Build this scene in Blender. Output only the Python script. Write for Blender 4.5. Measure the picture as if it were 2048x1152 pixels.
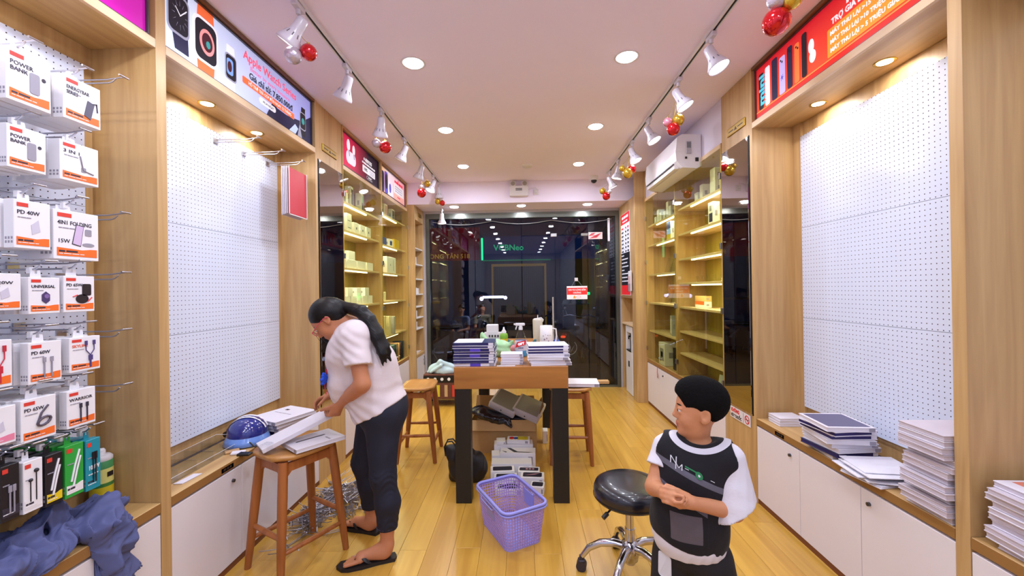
import bpy, bmesh, math, random
import numpy as np
from mathutils import Vector, Matrix
random.seed(7)
R = math.radians
for o in list(bpy.data.objects): bpy.data.objects.remove(o)
scn = bpy.context.scene
col = scn.collection

# ------------------------------------------------------------------ camera
cam_d = bpy.data.cameras.new('camera'); cam = bpy.data.objects.new('camera', cam_d); col.objects.link(cam)
cam_d.sensor_width = 36; cam_d.lens = 815/2048*36; cam_d.clip_start = .02; cam_d.clip_end = 200
yaw = math.atan(21/815); pit = math.atan(2/815); roll = .0145
fw = Vector((-math.sin(yaw)*math.cos(pit), math.cos(yaw)*math.cos(pit), math.sin(pit)))
rt0 = fw.cross(Vector((0, 0, 1))).normalized(); up0 = rt0.cross(fw)
rt = rt0*math.cos(roll)-up0*math.sin(roll); up = up0*math.cos(roll)+rt0*math.sin(roll)
M = Matrix((rt, up, -fw)).transposed().to_4x4(); M.translation = Vector((0, 0, 1.5))
cam.matrix_world = M
scn.camera = cam
# ------------------------------------------------------------------ world, exposure
w = bpy.data.worlds.new('night'); scn.world = w; w.use_nodes = True
w.node_tree.nodes['Background'].inputs[0].default_value = (.02, .03, .06, 1)
w.node_tree.nodes['Background'].inputs[1].default_value = .25
scn.view_settings.view_transform = 'Standard'; scn.view_settings.look = 'None'
scn.view_settings.gamma = 1; scn.view_settings.use_curve_mapping = False
scn.view_settings.exposure = .2

def area_light(name, loc, size, energy, color=(.80, .855, 1), rot=(0, 0, 0), shape='DISK', size_y=None, spread=180):
    d = bpy.data.lights.new(name, 'AREA'); d.shape = shape; d.size = size; d.energy = energy; d.color = color
    if size_y: d.size_y = size_y
    d.spread = R(spread)
    o = bpy.data.objects.new(name, d); o.location = loc; o.rotation_euler = rot; col.objects.link(o); return o
DL_E = 9.0
CEIL_LIGHTS = [(s*.70, 2.67+1.135*k) for k in range(-6, 3) for s in (-1, 1)]
for x, y in CEIL_LIGHTS: area_light('downlight_beam', (x, y, 2.975), .11, DL_E)
for x in (-.97, 0, .95): area_light('downlight_beam', (x, 5.87, 2.675), .09, 6)

# ------------------------------------------------------------------ helpers
def tag(o, label=None, cat=None, group=None, kind=None):
    if label: o['label'] = label
    if cat: o['category'] = cat
    if group: o['group'] = group
    if kind: o['kind'] = kind
    return o
def srgb(r, g, b):
    f = lambda c: (c/255)/12.92 if c/255 <= .04045 else ((c/255+.055)/1.055)**2.4
    return (f(r), f(g), f(b), 1)
MATS = {}
def mat(name, rgb=(200, 200, 200), rough=.5, metal=0, emit=0, noise=0, nscale=20, bump=0, coat=0, alpha=1, spec=.5, sheen=0):
    if name in MATS: return MATS[name]
    m = bpy.data.materials.new(name); m.use_nodes = True; nt = m.node_tree; b = nt.nodes['Principled BSDF']
    c = srgb(*rgb); b.inputs['Base Color'].default_value = c
    b.inputs['Roughness'].default_value = rough; b.inputs['Metallic'].default_value = metal
    b.inputs['Specular IOR Level'].default_value = spec
    b.inputs['Coat Weight'].default_value = coat; b.inputs['Sheen Weight'].default_value = sheen
    if emit:
        b.inputs['Emission Color'].default_value = c; b.inputs['Emission Strength'].default_value = emit
    if alpha < 1: b.inputs['Alpha'].default_value = alpha
    if noise or bump:
        tc = nt.nodes.new('ShaderNodeTexCoord'); n = nt.nodes.new('ShaderNodeTexNoise')
        n.inputs['Scale'].default_value = nscale; n.inputs['Detail'].default_value = 5
        nt.links.new(tc.outputs['Object'], n.inputs['Vector'])
        if noise:
            mx = nt.nodes.new('ShaderNodeMix'); mx.data_type = 'RGBA'
            mx.inputs['A'].default_value = tuple(v*(1-noise) for v in c[:3])+(1,)
            mx.inputs['B'].default_value = tuple(min(1, v*(1+noise)) for v in c[:3])+(1,)
            nt.links.new(n.outputs['Fac'], mx.inputs['Factor']); nt.links.new(mx.outputs['Result'], b.inputs['Base Color'])
            if emit: nt.links.new(mx.outputs['Result'], b.inputs['Emission Color'])
        if bump:
            bp = nt.nodes.new('ShaderNodeBump'); bp.inputs['Strength'].default_value = bump; bp.inputs['Distance'].default_value = .004
            nt.links.new(n.outputs['Fac'], bp.inputs['Height']); nt.links.new(bp.outputs['Normal'], b.inputs['Normal'])
    MATS[name] = m; return m
def wood(name, a, b_, scale=(28, 28, 1.6), rough=.42, dark=.25, coat=.1, rnd=0):
    """grain stretched along the axis with the small scale"""
    if name in MATS: return MATS[name]
    m = bpy.data.materials.new(name); m.use_nodes = True; nt = m.node_tree; b = nt.nodes['Principled BSDF']; L = nt.links.new
    tc = nt.nodes.new('ShaderNodeTexCoord'); mp = nt.nodes.new('ShaderNodeMapping'); mp.inputs['Scale'].default_value = scale
    L(tc.outputs['Object'], mp.inputs['Vector'])
    vec = mp.outputs['Vector']
    if rnd:
        oi = nt.nodes.new('ShaderNodeObjectInfo'); vm = nt.nodes.new('ShaderNodeVectorMath'); vm.operation = 'MULTIPLY_ADD'
        cb = nt.nodes.new('ShaderNodeCombineXYZ')
        for k in range(3): L(oi.outputs['Random'], cb.inputs[k])
        vm.inputs[1].default_value = (97, 53, 71); L(cb.outputs[0], vm.inputs[0]); L(vec, vm.inputs[2]); vec = vm.outputs[0]
    n1 = nt.nodes.new('ShaderNodeTexNoise'); n1.inputs['Scale'].default_value = 1; n1.inputs['Detail'].default_value = 6; n1.inputs['Distortion'].default_value = .6
    n2 = nt.nodes.new('ShaderNodeTexNoise'); n2.inputs['Scale'].default_value = .23; n2.inputs['Detail'].default_value = 3; n2.inputs['Distortion'].default_value = 1.5
    L(vec, n1.inputs['Vector']); L(vec, n2.inputs['Vector'])
    ad = nt.nodes.new('ShaderNodeMath'); ad.operation = 'ADD'; L(n1.outputs['Fac'], ad.inputs[0]); L(n2.outputs['Fac'], ad.inputs[1])
    cr = nt.nodes.new('ShaderNodeMapRange'); cr.inputs['From Min'].default_value = .7; cr.inputs['From Max'].default_value = 1.3
    L(ad.outputs[0], cr.inputs['Value'])
    mx = nt.nodes.new('ShaderNodeMix'); mx.data_type = 'RGBA'; mx.inputs['A'].default_value = srgb(*a); mx.inputs['B'].default_value = srgb(*b_)
    L(cr.outputs['Result'], mx.inputs['Factor']); out = mx.outputs['Result']
    if rnd:
        hs = nt.nodes.new('ShaderNodeHueSaturation'); mr = nt.nodes.new('ShaderNodeMapRange')
        mr.inputs['To Min'].default_value = 1-rnd; mr.inputs['To Max'].default_value = 1+rnd; L(oi.outputs['Random'], mr.inputs['Value'])
        L(mr.outputs['Result'], hs.inputs['Value']); L(out, hs.inputs['Color']); out = hs.outputs['Color']
    L(out, b.inputs['Base Color'])
    b.inputs['Roughness'].default_value = rough; b.inputs['Coat Weight'].default_value = coat; b.inputs['Coat Roughness'].default_value = .25
    MATS[name] = m; return m
def glass(name, tint=(1, 1, 1), refl=1.0, ior=1.5, rough=0):
    if name in MATS: return MATS[name]
    m = bpy.data.materials.new(name); m.use_nodes = True; nt = m.node_tree; L = nt.links.new
    nt.nodes.remove(nt.nodes['Principled BSDF']); out = nt.nodes['Material Output']
    t = nt.nodes.new('ShaderNodeBsdfTransparent'); t.inputs[0].default_value = (*tint, 1)
    g = nt.nodes.new('ShaderNodeBsdfGlossy'); g.inputs['Roughness'].default_value = rough
    f = nt.nodes.new('ShaderNodeFresnel'); f.inputs['IOR'].default_value = ior
    mu = nt.nodes.new('ShaderNodeMath'); mu.operation = 'MULTIPLY'; mu.inputs[1].default_value = refl; mu.use_clamp = True
    mx = nt.nodes.new('ShaderNodeMixShader'); geo = nt.nodes.new('ShaderNodeNewGeometry'); iv = nt.nodes.new('ShaderNodeMath'); iv.operation = 'SUBTRACT'; iv.inputs[0].default_value = 1
    m2 = nt.nodes.new('ShaderNodeMath'); m2.operation = 'MULTIPLY'; L(geo.outputs['Backfacing'], iv.inputs[1]); L(f.outputs[0], mu.inputs[0]); L(mu.outputs[0], m2.inputs[0]); L(iv.outputs[0], m2.inputs[1]); L(m2.outputs[0], mx.inputs[0]); L(t.outputs[0], mx.inputs[1]); L(g.outputs[0], mx.inputs[2])
    L(mx.outputs[0], out.inputs['Surface']); MATS[name] = m; return m

class MB:
    def __init__(s): s.v = []; s.f = []; s.m = []; s.sm = []
    def add(s, vs, fs, m=0, smooth=False):
        o = len(s.v); s.v += [tuple(v) for v in vs]
        for f in fs: s.f.append(tuple(i+o for i in f)); s.m.append(m); s.sm.append(smooth)
        return s
    def box(s, x0, y0, z0, x1, y1, z1, m=0, T=None):
        x0, x1 = min(x0, x1), max(x0, x1); y0, y1 = min(y0, y1), max(y0, y1); z0, z1 = min(z0, z1), max(z0, z1)
        vs = [(x0, y0, z0), (x1, y0, z0), (x1, y1, z0), (x0, y1, z0), (x0, y0, z1), (x1, y0, z1), (x1, y1, z1), (x0, y1, z1)]
        if T is not None: vs = [T @ Vector(v) for v in vs]
        return s.add(vs, [(0, 3, 2, 1), (4, 5, 6, 7), (0, 1, 5, 4), (1, 2, 6, 5), (2, 3, 7, 6), (3, 0, 4, 7)], m)
    def rbox(s, x0, y0, z0, x1, y1, z1, r=.003, m=0, T=None, seg=1):
        bm = bmesh.new(); bmesh.ops.create_cube(bm, size=1)
        for v in bm.verts: v.co = Vector(((x0+x1)/2+v.co.x*abs(x1-x0), (y0+y1)/2+v.co.y*abs(y1-y0), (z0+z1)/2+v.co.z*abs(z1-z0)))
        bmesh.ops.bevel(bm, geom=list(bm.edges), offset=r, segments=seg, affect='EDGES', profile=.5)
        bm.verts.ensure_lookup_table()
        vs = [v.co.copy() for v in bm.verts]
        if T is not None: vs = [T @ v for v in vs]
        s.add(vs, [[v.index for v in f.verts] for f in bm.faces], m, seg > 1); bm.free(); return s
    def cyl(s, a, b, r, r2=None, n=16, m=0, caps=True, smooth=True):
        a = Vector(a); b = Vector(b); r2 = r if r2 is None else r2
        d = (b-a).normalized(); u = d.orthogonal().normalized(); v = d.cross(u)
        vs = []
        for p, q in ((a, r), (b, r2)):
            for i in range(n):
                t = 2*math.pi*i/n; vs.append(p+u*math.cos(t)*q+v*math.sin(t)*q)
        s.add(vs, [(i, (i+1) % n, n+(i+1) % n, n+i) for i in range(n)], m, smooth)
        if caps: s.add(vs, [tuple(reversed(range(n))), tuple(range(n, 2*n))], m)
        return s
    def tube(s, pts, r, n=8, m=0, closed=False, rs=None):
        P = [Vector(p) for p in pts]; k = len(P); u = None; rings = []
        for i, p in enumerate(P):
            if closed: d = (P[(i+1) % k]-P[i-1]).normalized()
            else: d = (P[min(i+1, k-1)]-P[max(i-1, 0)]).normalized()
            u = d.orthogonal().normalized() if u is None else (u-d*u.dot(d)).normalized()
            v = d.cross(u); q = rs[i] if rs else r
            rings.append([p+u*math.cos(2*math.pi*j/n)*q+v*math.sin(2*math.pi*j/n)*q for j in range(n)])
        vs = [x for rg in rings for x in rg]; fs = []
        for i in range(k if closed else k-1):
            a = i*n; b = ((i+1) % k)*n
            fs += [(a+j, a+(j+1) % n, b+(j+1) % n, b+j) for j in range(n)]
        s.add(vs, fs, m, True)
        if not closed: s.add(vs, [tuple(reversed(range(n))), tuple(range((k-1)*n, k*n))], m)
        return s
    def lathe(s, prof, c=(0, 0, 0), n=24, m=0, T=None, smooth=True):
        c = Vector(c); vs = []
        for r, z in prof:
            for j in range(n):
                t = 2*math.pi*j/n; vs.append(c+Vector((r*math.cos(t), r*math.sin(t), z)))
        if T is not None: vs = [T @ v for v in vs]
        fs = []
        for i in range(len(prof)-1):
            fs += [(i*n+j, i*n+(j+1) % n, (i+1)*n+(j+1) % n, (i+1)*n+j) for j in range(n)]
        return s.add(vs, fs, m, smooth)
    def poly(s, pts, z0, z1, m=0, T=None):
        n = len(pts)
        A = sum(pts[i][0]*pts[(i+1) % n][1]-pts[(i+1) % n][0]*pts[i][1] for i in range(n))
        if A < 0: pts = list(reversed(pts))
        vs = [Vector((x, y, z0)) for x, y in pts]+[Vector((x, y, z1)) for x, y in pts]
        if T is not None: vs = [T @ v for v in vs]
        return s.add(vs, [tuple(reversed(range(n))), tuple(range(n, 2*n))]+[(i, (i+1) % n, n+(i+1) % n, n+i) for i in range(n)], m)
    def ball(s, c, r, n=16, m=0, sc=(1, 1, 1), T=None):
        h = n//2
        vs = []; c = Vector(c)
        for i in range(h+1):
            a = math.pi*i/h
            for j in range(n):
                t = 2*math.pi*j/n
                vs.append(c+Vector((r*sc[0]*math.sin(a)*math.cos(t), r*sc[1]*math.sin(a)*math.sin(t), -r*sc[2]*math.cos(a))))
        if T is not None: vs = [T @ v for v in vs]
        fs = [(i*n+j, i*n+(j+1) % n, (i+1)*n+(j+1) % n, (i+1)*n+j) for i in range(h) for j in range(n)]
        return s.add(vs, fs, m, True)
    def mesh(s, name, mats):
        me = bpy.data.meshes.new(name); me.from_pydata(s.v, [], s.f)
        for x in (mats if isinstance(mats, (list, tuple)) else [mats]): me.materials.append(x)
        me.polygons.foreach_set('material_index', s.m); me.polygons.foreach_set('use_smooth', s.sm); me.update(); return me
    def build(s, name, mats, parent=None, loc=None, rot=None):
        o = bpy.data.objects.new(name, s.mesh(name, mats)); col.objects.link(o)
        if parent is not None: o.parent = parent
        if loc is not None: o.location = loc
        if rot is not None: o.rotation_euler = rot
        return o
def thing(name, label, cat, loc=(0, 0, 0), rot=(0, 0, 0), group=None):
    o = bpy.data.objects.new(name, None); col.objects.link(o); o.location = loc
    o.rotation_euler = rot if isinstance(rot, (tuple, list)) else (0, 0, rot); o.empty_display_size = .1
    return tag(o, label, cat, group)
def kids(o): return [c for c in ALLK.get(o.name, [])] or list(o.children)
ALLK = {}
def dup(o, parent=None, loc=None, rot=None, label=None, group=None):
    c = o.copy(); col.objects.link(c)
    if parent is not None: c.parent = parent
    for ch in list(o.children): dup(ch, c)
    if loc is not None: c.location = loc
    if rot is not None: c.rotation_euler = rot if isinstance(rot, (tuple, list)) else (0, 0, rot)
    if label: c['label'] = label
    if group: c['group'] = group
    return c
def text(s, size, parent, m, x=0, y=0, z=.001, align='LEFT', bold=0, name='lettering', rot=None, depth=.0006, width=None, shear=0):
    cu = bpy.data.curves.new('t', 'FONT'); cu.body = s; cu.size = size; cu.align_x = align; cu.extrude = depth; cu.offset = bold; cu.shear = shear
    cu.resolution_u = 2
    o = bpy.data.objects.new('t', cu); col.objects.link(o)
    bpy.context.view_layer.update()
    dg = bpy.context.evaluated_depsgraph_get()
    me = bpy.data.meshes.new_from_object(o.evaluated_get(dg)); me.name = name
    bpy.data.objects.remove(o); bpy.data.curves.remove(cu)
    if width and len(me.vertices):
        xs = [v.co.x for v in me.vertices]; k = width/max(1e-6, max(xs)-min(xs))
        for v in me.vertices: v.co.x *= k
    me.materials.clear(); me.materials.append(m)
    r = bpy.data.objects.new(name, me); col.objects.link(r); r.parent = parent; r.location = (x, y, z)
    if rot: r.rotation_euler = rot
    return r
LEFT = (R(90), 0, R(90)); RIGHT = (R(90), 0, R(-90)); FRONT = (R(90), 0, 0)

# signed-distance modelling: smooth bodies, clothes, bags
def rot_to(d):
    return Vector((0, 0, 1)).rotation_difference(Vector(d).normalized()).to_matrix()
def sdf(prims, lo, hi, h):
    lo = np.array(lo, float); hi = np.array(hi, float); n = np.ceil((hi-lo)/h).astype(int)+1
    D = np.full(n, .06, np.float32)
    ax = [lo[i]+h*np.arange(n[i]) for i in range(3)]
    for p in prims:
        t = p[0]; op = p.get('op', '+') if isinstance(p, dict) else '+'
        k = p['k']; c0, c1 = p['bb']; pad = .06+k
        i0 = np.maximum(0, np.floor((np.array(c0)-pad-lo)/h).astype(int)); i1 = np.minimum(n, np.ceil((np.array(c1)+pad-lo)/h).astype(int)+1)
        if (i1 <= i0).any(): continue
        X, Y, Z = np.meshgrid(*[ax[i][i0[i]:i1[i]] for i in range(3)], indexing='ij', sparse=True)
        d = p['f'](X, Y, Z).astype(np.float32); sl = tuple(slice(a, b) for a, b in zip(i0, i1)); C = D[sl]
        if op == '+':
            hh = np.maximum(k-np.abs(C-d), 0)/max(k, 1e-6); D[sl] = np.minimum(C, d)-hh*hh*k*.25
        elif op == '-':
            d = -d; hh = np.maximum(k-np.abs(C-d), 0)/max(k, 1e-6); D[sl] = np.maximum(C, d)+hh*hh*k*.25
        else: D[sl] = np.maximum(C, d)
    return D, ax, lo, h
class P(dict):
    def __getitem__(s, k):
        if k == 0: return None
        return dict.__getitem__(s, k)
BIG = ((-99, -99, -99), (99, 99, 99))
def cap(a, b, ra, rb=None, k=.02, op='+', sq=(1, 1, 1)):
    a = np.array(a, float); b = np.array(b, float); rb = ra if rb is None else rb; ba = b-a; L2 = max(float(ba@ba), 1e-9); rm = max(ra, rb)
    def f(X, Y, Z):
        t = np.clip(((X-a[0])*ba[0]+(Y-a[1])*ba[1]+(Z-a[2])*ba[2])/L2, 0, 1)
        return np.sqrt((X-a[0]-t*ba[0])**2+(Y-a[1]-t*ba[1])**2+(Z-a[2]-t*ba[2])**2)-(ra+(rb-ra)*t)
    return P(f=f, bb=(np.minimum(a, b)-rm, np.maximum(a, b)+rm), k=k, op=op)
def ell(c, r, k=.02, op='+', d=None, Rm=None):
    """ellipsoid; local z axis turned to d, or by matrix Rm"""
    c = np.array(c, float); r = np.array(r, float); rm = float(r.max())
    Q = np.array(Rm if Rm is not None else (rot_to(d) if d is not None else Matrix.Identity(3)))
    def f(X, Y, Z):
        x = X-c[0]; y = Y-c[1]; z = Z-c[2]
        u = (Q[0, 0]*x+Q[1, 0]*y+Q[2, 0]*z)/r[0]; v = (Q[0, 1]*x+Q[1, 1]*y+Q[2, 1]*z)/r[1]; w_ = (Q[0, 2]*x+Q[1, 2]*y+Q[2, 2]*z)/r[2]
        k0 = np.sqrt(u*u+v*v+w_*w_)+1e-6; k1 = np.sqrt((u/r[0])**2+(v/r[1])**2+(w_/r[2])**2)+1e-6
        return k0*(k0-1)/k1
    return P(f=f, bb=(c-rm, c+rm), k=k, op=op)
def plane(c, n, k=0, op='&'):
    """keeps the side the normal points away from"""
    c = np.array(c, float); n = np.array(n, float); n /= np.linalg.norm(n)
    return P(f=lambda X, Y, Z: (X-c[0])*n[0]+(Y-c[1])*n[1]+(Z-c[2])*n[2], bb=BIG, k=k, op=op)
def nets(D, ax, lo, h):
    S = D < 0; n = D.shape
    c = S[:-1, :-1, :-1]; acc = np.zeros(c.shape, np.uint8)
    for i in (0, 1):
        for j in (0, 1):
            for k in (0, 1): acc += S[i:n[0]-1+i, j:n[1]-1+j, k:n[2]-1+k]
    cells = np.argwhere((acc > 0) & (acc < 8)); idx = -np.ones(c.shape, np.int64); idx[tuple(cells.T)] = np.arange(len(cells))
    V = np.zeros((len(cells), 3)); N = np.zeros(len(cells))
    cor = [(i, j, k) for i in (0, 1) for j in (0, 1) for k in (0, 1)]
    for a in cor:
        for ax_ in range(3):
            if a[ax_]: continue
            b = list(a); b[ax_] = 1
            da = D[tuple((cells+np.array(a)).T)]; db = D[tuple((cells+np.array(b)).T)]
            m = (da < 0) != (db < 0); t = np.where(m, da/np.where(m, da-db, 1), 0)
            p = np.array(a)+t[:, None]*(np.array(b)-np.array(a)); V += p*m[:, None]; N += m
    V = (V/N[:, None]+cells)*h+lo
    F = []
    for d in range(3):
        e, g = [(1, 2), (2, 0), (0, 1)][d]
        sl0 = [slice(None)]*3; sl1 = [slice(None)]*3; sl0[d] = slice(0, -1); sl1[d] = slice(1, None)
        for q in (e, g): sl0[q] = slice(1, -1); sl1[q] = slice(1, -1)
        A = S[tuple(sl0)]; B = S[tuple(sl1)]; off = np.zeros(3, int); off[e] = off[g] = 1
        for sgn in (True, False):
            w_ = np.argwhere((A != B) & (A == sgn))+off
            ue = np.zeros(3, int); ue[e] = 1; ug = np.zeros(3, int); ug[g] = 1
            q = [idx[tuple((w_-ue-ug).T)], idx[tuple((w_-ug).T)], idx[tuple(w_.T)], idx[tuple((w_-ue).T)]]
            if not sgn: q = q[::-1]
            F.append(np.stack(q, 1))
    return V, np.concatenate(F)
def smooth_v(V, F, it=2, lam=.5):
    e = np.concatenate([F[:, [0, 1]], F[:, [1, 2]], F[:, [2, 3]], F[:, [3, 0]]])
    for _ in range(it):
        A = np.zeros_like(V); N = np.zeros(len(V))
        for i in (0, 1):
            for c in range(3): A[:, c] += np.bincount(e[:, i], V[e[:, 1-i], c], len(V))
            N += np.bincount(e[:, i], minlength=len(V))
        V = V+lam*(A/N[:, None]-V)
    return V
def blob(name, prims, lo, hi, h, m, parent=None, it=2, disp=None, attr=None, matf=None):
    V, F = nets(*sdf(prims, lo, hi, h)); V = smooth_v(V, F, it)
    if disp is not None: V = disp(V)
    me = bpy.data.meshes.new(name); me.vertices.add(len(V)); me.vertices.foreach_set('co', V.astype(np.float32).ravel())
    me.loops.add(len(F)*4); me.loops.foreach_set('vertex_index', F.astype(np.int32).ravel())
    me.polygons.add(len(F)); me.polygons.foreach_set('loop_start', np.arange(0, len(F)*4, 4, dtype=np.int32))
    me.update(calc_edges=True); me.validate()
    me.polygons.foreach_set('use_smooth', [True]*len(me.polygons))
    for x in (m if isinstance(m, (list, tuple)) else [m]): me.materials.append(x)
    if attr:
        for an, fn in attr.items():
            a = me.attributes.new(an, 'FLOAT', 'POINT'); a.data.foreach_set('value', fn(V).astype(np.float32))
    o = bpy.data.objects.new(name, me); col.objects.link(o)
    if parent is not None: o.parent = parent
    return o
def wob(V, amp, sc, seed=0):
    rs = np.random.RandomState(seed); out = V.copy()
    for _ in range(6):
        k = rs.randn(3)*sc; ph = rs.rand()*6.28; d = rs.randn(3); d /= np.linalg.norm(d)
        out += amp*.4*np.sin(V@k+ph)[:, None]*d
    return out
def attr_mat(name, base, rules, rough=.85, bump=.3, nscale=60):
    """rules: [(attribute, threshold-centre, half-width, colour)] painted where |attr-centre|<half"""
    m = mat(name, base, rough, bump=bump, nscale=nscale, sheen=.05, spec=.3); nt = m.node_tree; b = nt.nodes['Principled BSDF']; cur = None
    for an, c0, hw, colr in rules:
        a = nt.nodes.new('ShaderNodeAttribute'); a.attribute_name = an
        cm = nt.nodes.new('ShaderNodeMath'); cm.operation = 'COMPARE'; cm.inputs[1].default_value = c0; cm.inputs[2].default_value = hw
        nt.links.new(a.outputs['Fac'], cm.inputs[0])
        mx = nt.nodes.new('ShaderNodeMix'); mx.data_type = 'RGBA'; mx.inputs['A'].default_value = srgb(*base); mx.inputs['B'].default_value = srgb(*colr)
        if cur is not None: nt.links.new(cur, mx.inputs['A'])
        nt.links.new(cm.outputs[0], mx.inputs['Factor']); cur = mx.outputs['Result']
    nt.links.new(cur, b.inputs['Base Color']); return m

# ------------------------------------------------------------------ materials
OAK = wood('oak_laminate', (176, 138, 88), (206, 170, 116))
OAK_Y = wood('oak_laminate_along', (178, 138, 86), (208, 172, 114), scale=(28, 1.6, 28))
OAK_L = wood('oak_edge', (214, 184, 146), (226, 198, 160), scale=(28, 1.6, 28))
FLOOR = wood('floor_oak', (184, 136, 50), (212, 166, 72), scale=(20, 1.3, 20), rough=.3, coat=.35, rnd=.04)
TBL = wood('table_oak', (148, 92, 36), (184, 124, 56), scale=(1.6, 24, 14))
OAK_G = wood('oak_cabinet_back', (160, 140, 58), (190, 168, 80))
STOOLW = wood('stool_wood', (140, 78, 34), (176, 106, 52), scale=(30, 30, 2), rough=.35)
SEATW = wood('stool_seat', (168, 112, 54), (196, 142, 78), scale=(24, 4, 24), rough=.3)
WHITE = mat('white_laminate', (228, 222, 226), .32, noise=.03, nscale=3)
CEIL = mat('ceiling_paint', (244, 233, 254), .8)
WALLP = mat('wall_paint', (222, 216, 220), .7)
BLACK = mat('black_paint', (18, 17, 18), .4)
CHROME = mat('chrome', (200, 200, 205), .15, 1)
STEEL = mat('brushed_steel', (170, 168, 165), .3, 1)
WIRE = mat('hook_wire', (184, 182, 190), .28, 1)
WPL = mat('white_plastic', (226, 222, 226), .35)
BRASS = mat('brass', (196, 160, 70), .28, 1)
LAMP = mat('lamp_glow', (255, 250, 252), .5, emit=14)
LAMPW = mat('soffit_lamp_glow', (255, 240, 220), .5, emit=10)
LED = mat('led_strip', (255, 246, 214), .5, emit=5)
BOXW = mat('white_card', (232, 230, 236), .45)
BOXG = mat('grey_card', (170, 168, 174), .45)
MIRROR = mat('smoked_mirror', (176, 168, 160), .02, 1)
GLASS = glass('clear_glass', (.93, .95, .76), 1.3)
SHOPGL = glass('shopfront_glass', (.72, .76, .84), 1.8)
ACRY = glass('acrylic', (.95, .96, .97), 1.6, 1.49)
def pegmat():
    m = bpy.data.materials.new('pegboard_white'); m.use_nodes = True; nt = m.node_tree; b = nt.nodes['Principled BSDF']; L = nt.links.new
    tc = nt.nodes.new('ShaderNodeTexCoord'); sp = nt.nodes.new('ShaderNodeSeparateXYZ'); L(tc.outputs['Object'], sp.inputs[0]); sq = []
    for ax_ in ('Y', 'Z'):
        d = nt.nodes.new('ShaderNodeMath'); d.operation = 'DIVIDE'; d.inputs[1].default_value = .025; L(sp.outputs[ax_], d.inputs[0])
        fr = nt.nodes.new('ShaderNodeMath'); fr.operation = 'FRACT'; L(d.outputs[0], fr.inputs[0])
        sb = nt.nodes.new('ShaderNodeMath'); sb.operation = 'SUBTRACT'; sb.inputs[1].default_value = .5; L(fr.outputs[0], sb.inputs[0])
        pw = nt.nodes.new('ShaderNodeMath'); pw.operation = 'MULTIPLY'; L(sb.outputs[0], pw.inputs[0]); L(sb.outputs[0], pw.inputs[1]); sq.append(pw)
    ad = nt.nodes.new('ShaderNodeMath'); L(sq[0].outputs[0], ad.inputs[0]); L(sq[1].outputs[0], ad.inputs[1])
    lt = nt.nodes.new('ShaderNodeMath'); lt.operation = 'LESS_THAN'; lt.inputs[1].default_value = .0115; L(ad.outputs[0], lt.inputs[0])
    mx = nt.nodes.new('ShaderNodeMix'); mx.data_type = 'RGBA'; mx.inputs['A'].default_value = srgb(218, 226, 246); mx.inputs['B'].default_value = srgb(62, 50, 60)
    L(lt.outputs[0], mx.inputs['Factor']); L(mx.outputs['Result'], b.inputs['Base Color']); b.inputs['Roughness'].default_value = .2
    return m
PEG = pegmat()

# ------------------------------------------------------------------ setting
def struct(name, mb, m, parent=None):
    o = mb.build(name, m, parent); o['kind'] = 'structure'; return o
fl = struct('floor', MB().box(-1.96, -5, -.06, 1.96, 6.24, -.012), mat('subfloor', (90, 62, 30), .8))
rows = 0; x = -1.66; i = 0
while x < 1.65:
    y = -2.4-random.random()*1.0; x1 = min(x+.155, 1.66)
    while y < 6.2:
        y1 = min(y+1.2, 6.2); ya = max(y, -2.4)
        if y1-ya > .02: MB().rbox(x+.0005, ya+.0005, -.0118, x1-.0005, y1-.0005, 0, .0008).build('plank', FLOOR, fl)
        y += 1.2
    x += .155
struct('ceiling', MB().box(-1.96, -5, 3, 1.96, 6.3, 3.06), CEIL)
bk = struct('trim_1', MB().box(-1.95, 5.66, 2.70, 1.95, 6.19, 2.999), CEIL); bk['label'] = 'dropped white ceiling beam above the glass shop front'
struct('wall_left', MB().box(-2.02, -5, 0, -1.95, 6.2, 3), WALLP)
struct('wall_right', MB().box(1.95, -5, 0, 2.02, 6.2, 3), WALLP)
struct('wall_back', MB().box(-1.95, -5.06, 0, 1.95, -5, 3), WALLP)
# unseen wall faces behind the viewer, white pegboard to bounce more, cooler light
for s, n in ((-1, 'wall_unseen_bounce_left'), (1, 'wall_unseen_bounce_right')):
    struct(n, MB().box(s*1.6, -5, 0, s*1.95, .3 if s < 0 else .1, 3), PEG)
# glass shop front (Y 6.2)
FR = mat('frame_steel', (112, 116, 108), .35, .8)
sf = struct('window_1', MB().box(-1.46, 6.17, .0, -1.41, 6.25, 2.66).box(1.41, 6.17, 0, 1.46, 6.25, 2.66).box(-1.41, 6.17, 2.58, 1.41, 6.25, 2.66)
            .box(-1.41, 6.19, 0, 1.41, 6.23, .03), FR)
for i, (a, b) in enumerate(((-1.41, -.72), (-.715, -.01), (1.0, 1.41))):
    struct('pane', MB().box(a+.002, 6.205, .03, b-.002, 6.217, 2.58), SHOPGL, sf)
struct('wall_front', MB().box(-1.95, 6.2, 0, -1.47, 6.26, 3).box(1.47, 6.2, 0, 1.95, 6.26, 3).box(-1.47, 6.2, 2.665, 1.47, 6.26, 3), WALLP)
dr = struct('door_1', MB().box(0, 6.205, .035, .50, 6.217, 2.3).box(.506, 6.205, .035, .99, 6.217, 2.3).box(0, 6.205, 2.31, .99, 6.217, 2.575), SHOPGL)
hd = MB(); 
hd.cyl((.455, 6.15, .57), (.455, 6.15, 1.37), .013); hd.cyl((.455, 6.15, .7), (.455, 6.2, .7), .007); hd.cyl((.455, 6.15, 1.24), (.455, 6.2, 1.24), .007)
h_ = struct('door_handle', hd, mat('handle_steel', (205, 200, 205), .35, .6), dr)
struct('patch_fitting', MB().rbox(.44, 6.19, 2.285, .53, 6.23, 2.335, .003).rbox(.9, 6.19, 2.29, 1.0, 6.23, 2.33, .003), STEEL, dr)
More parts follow.
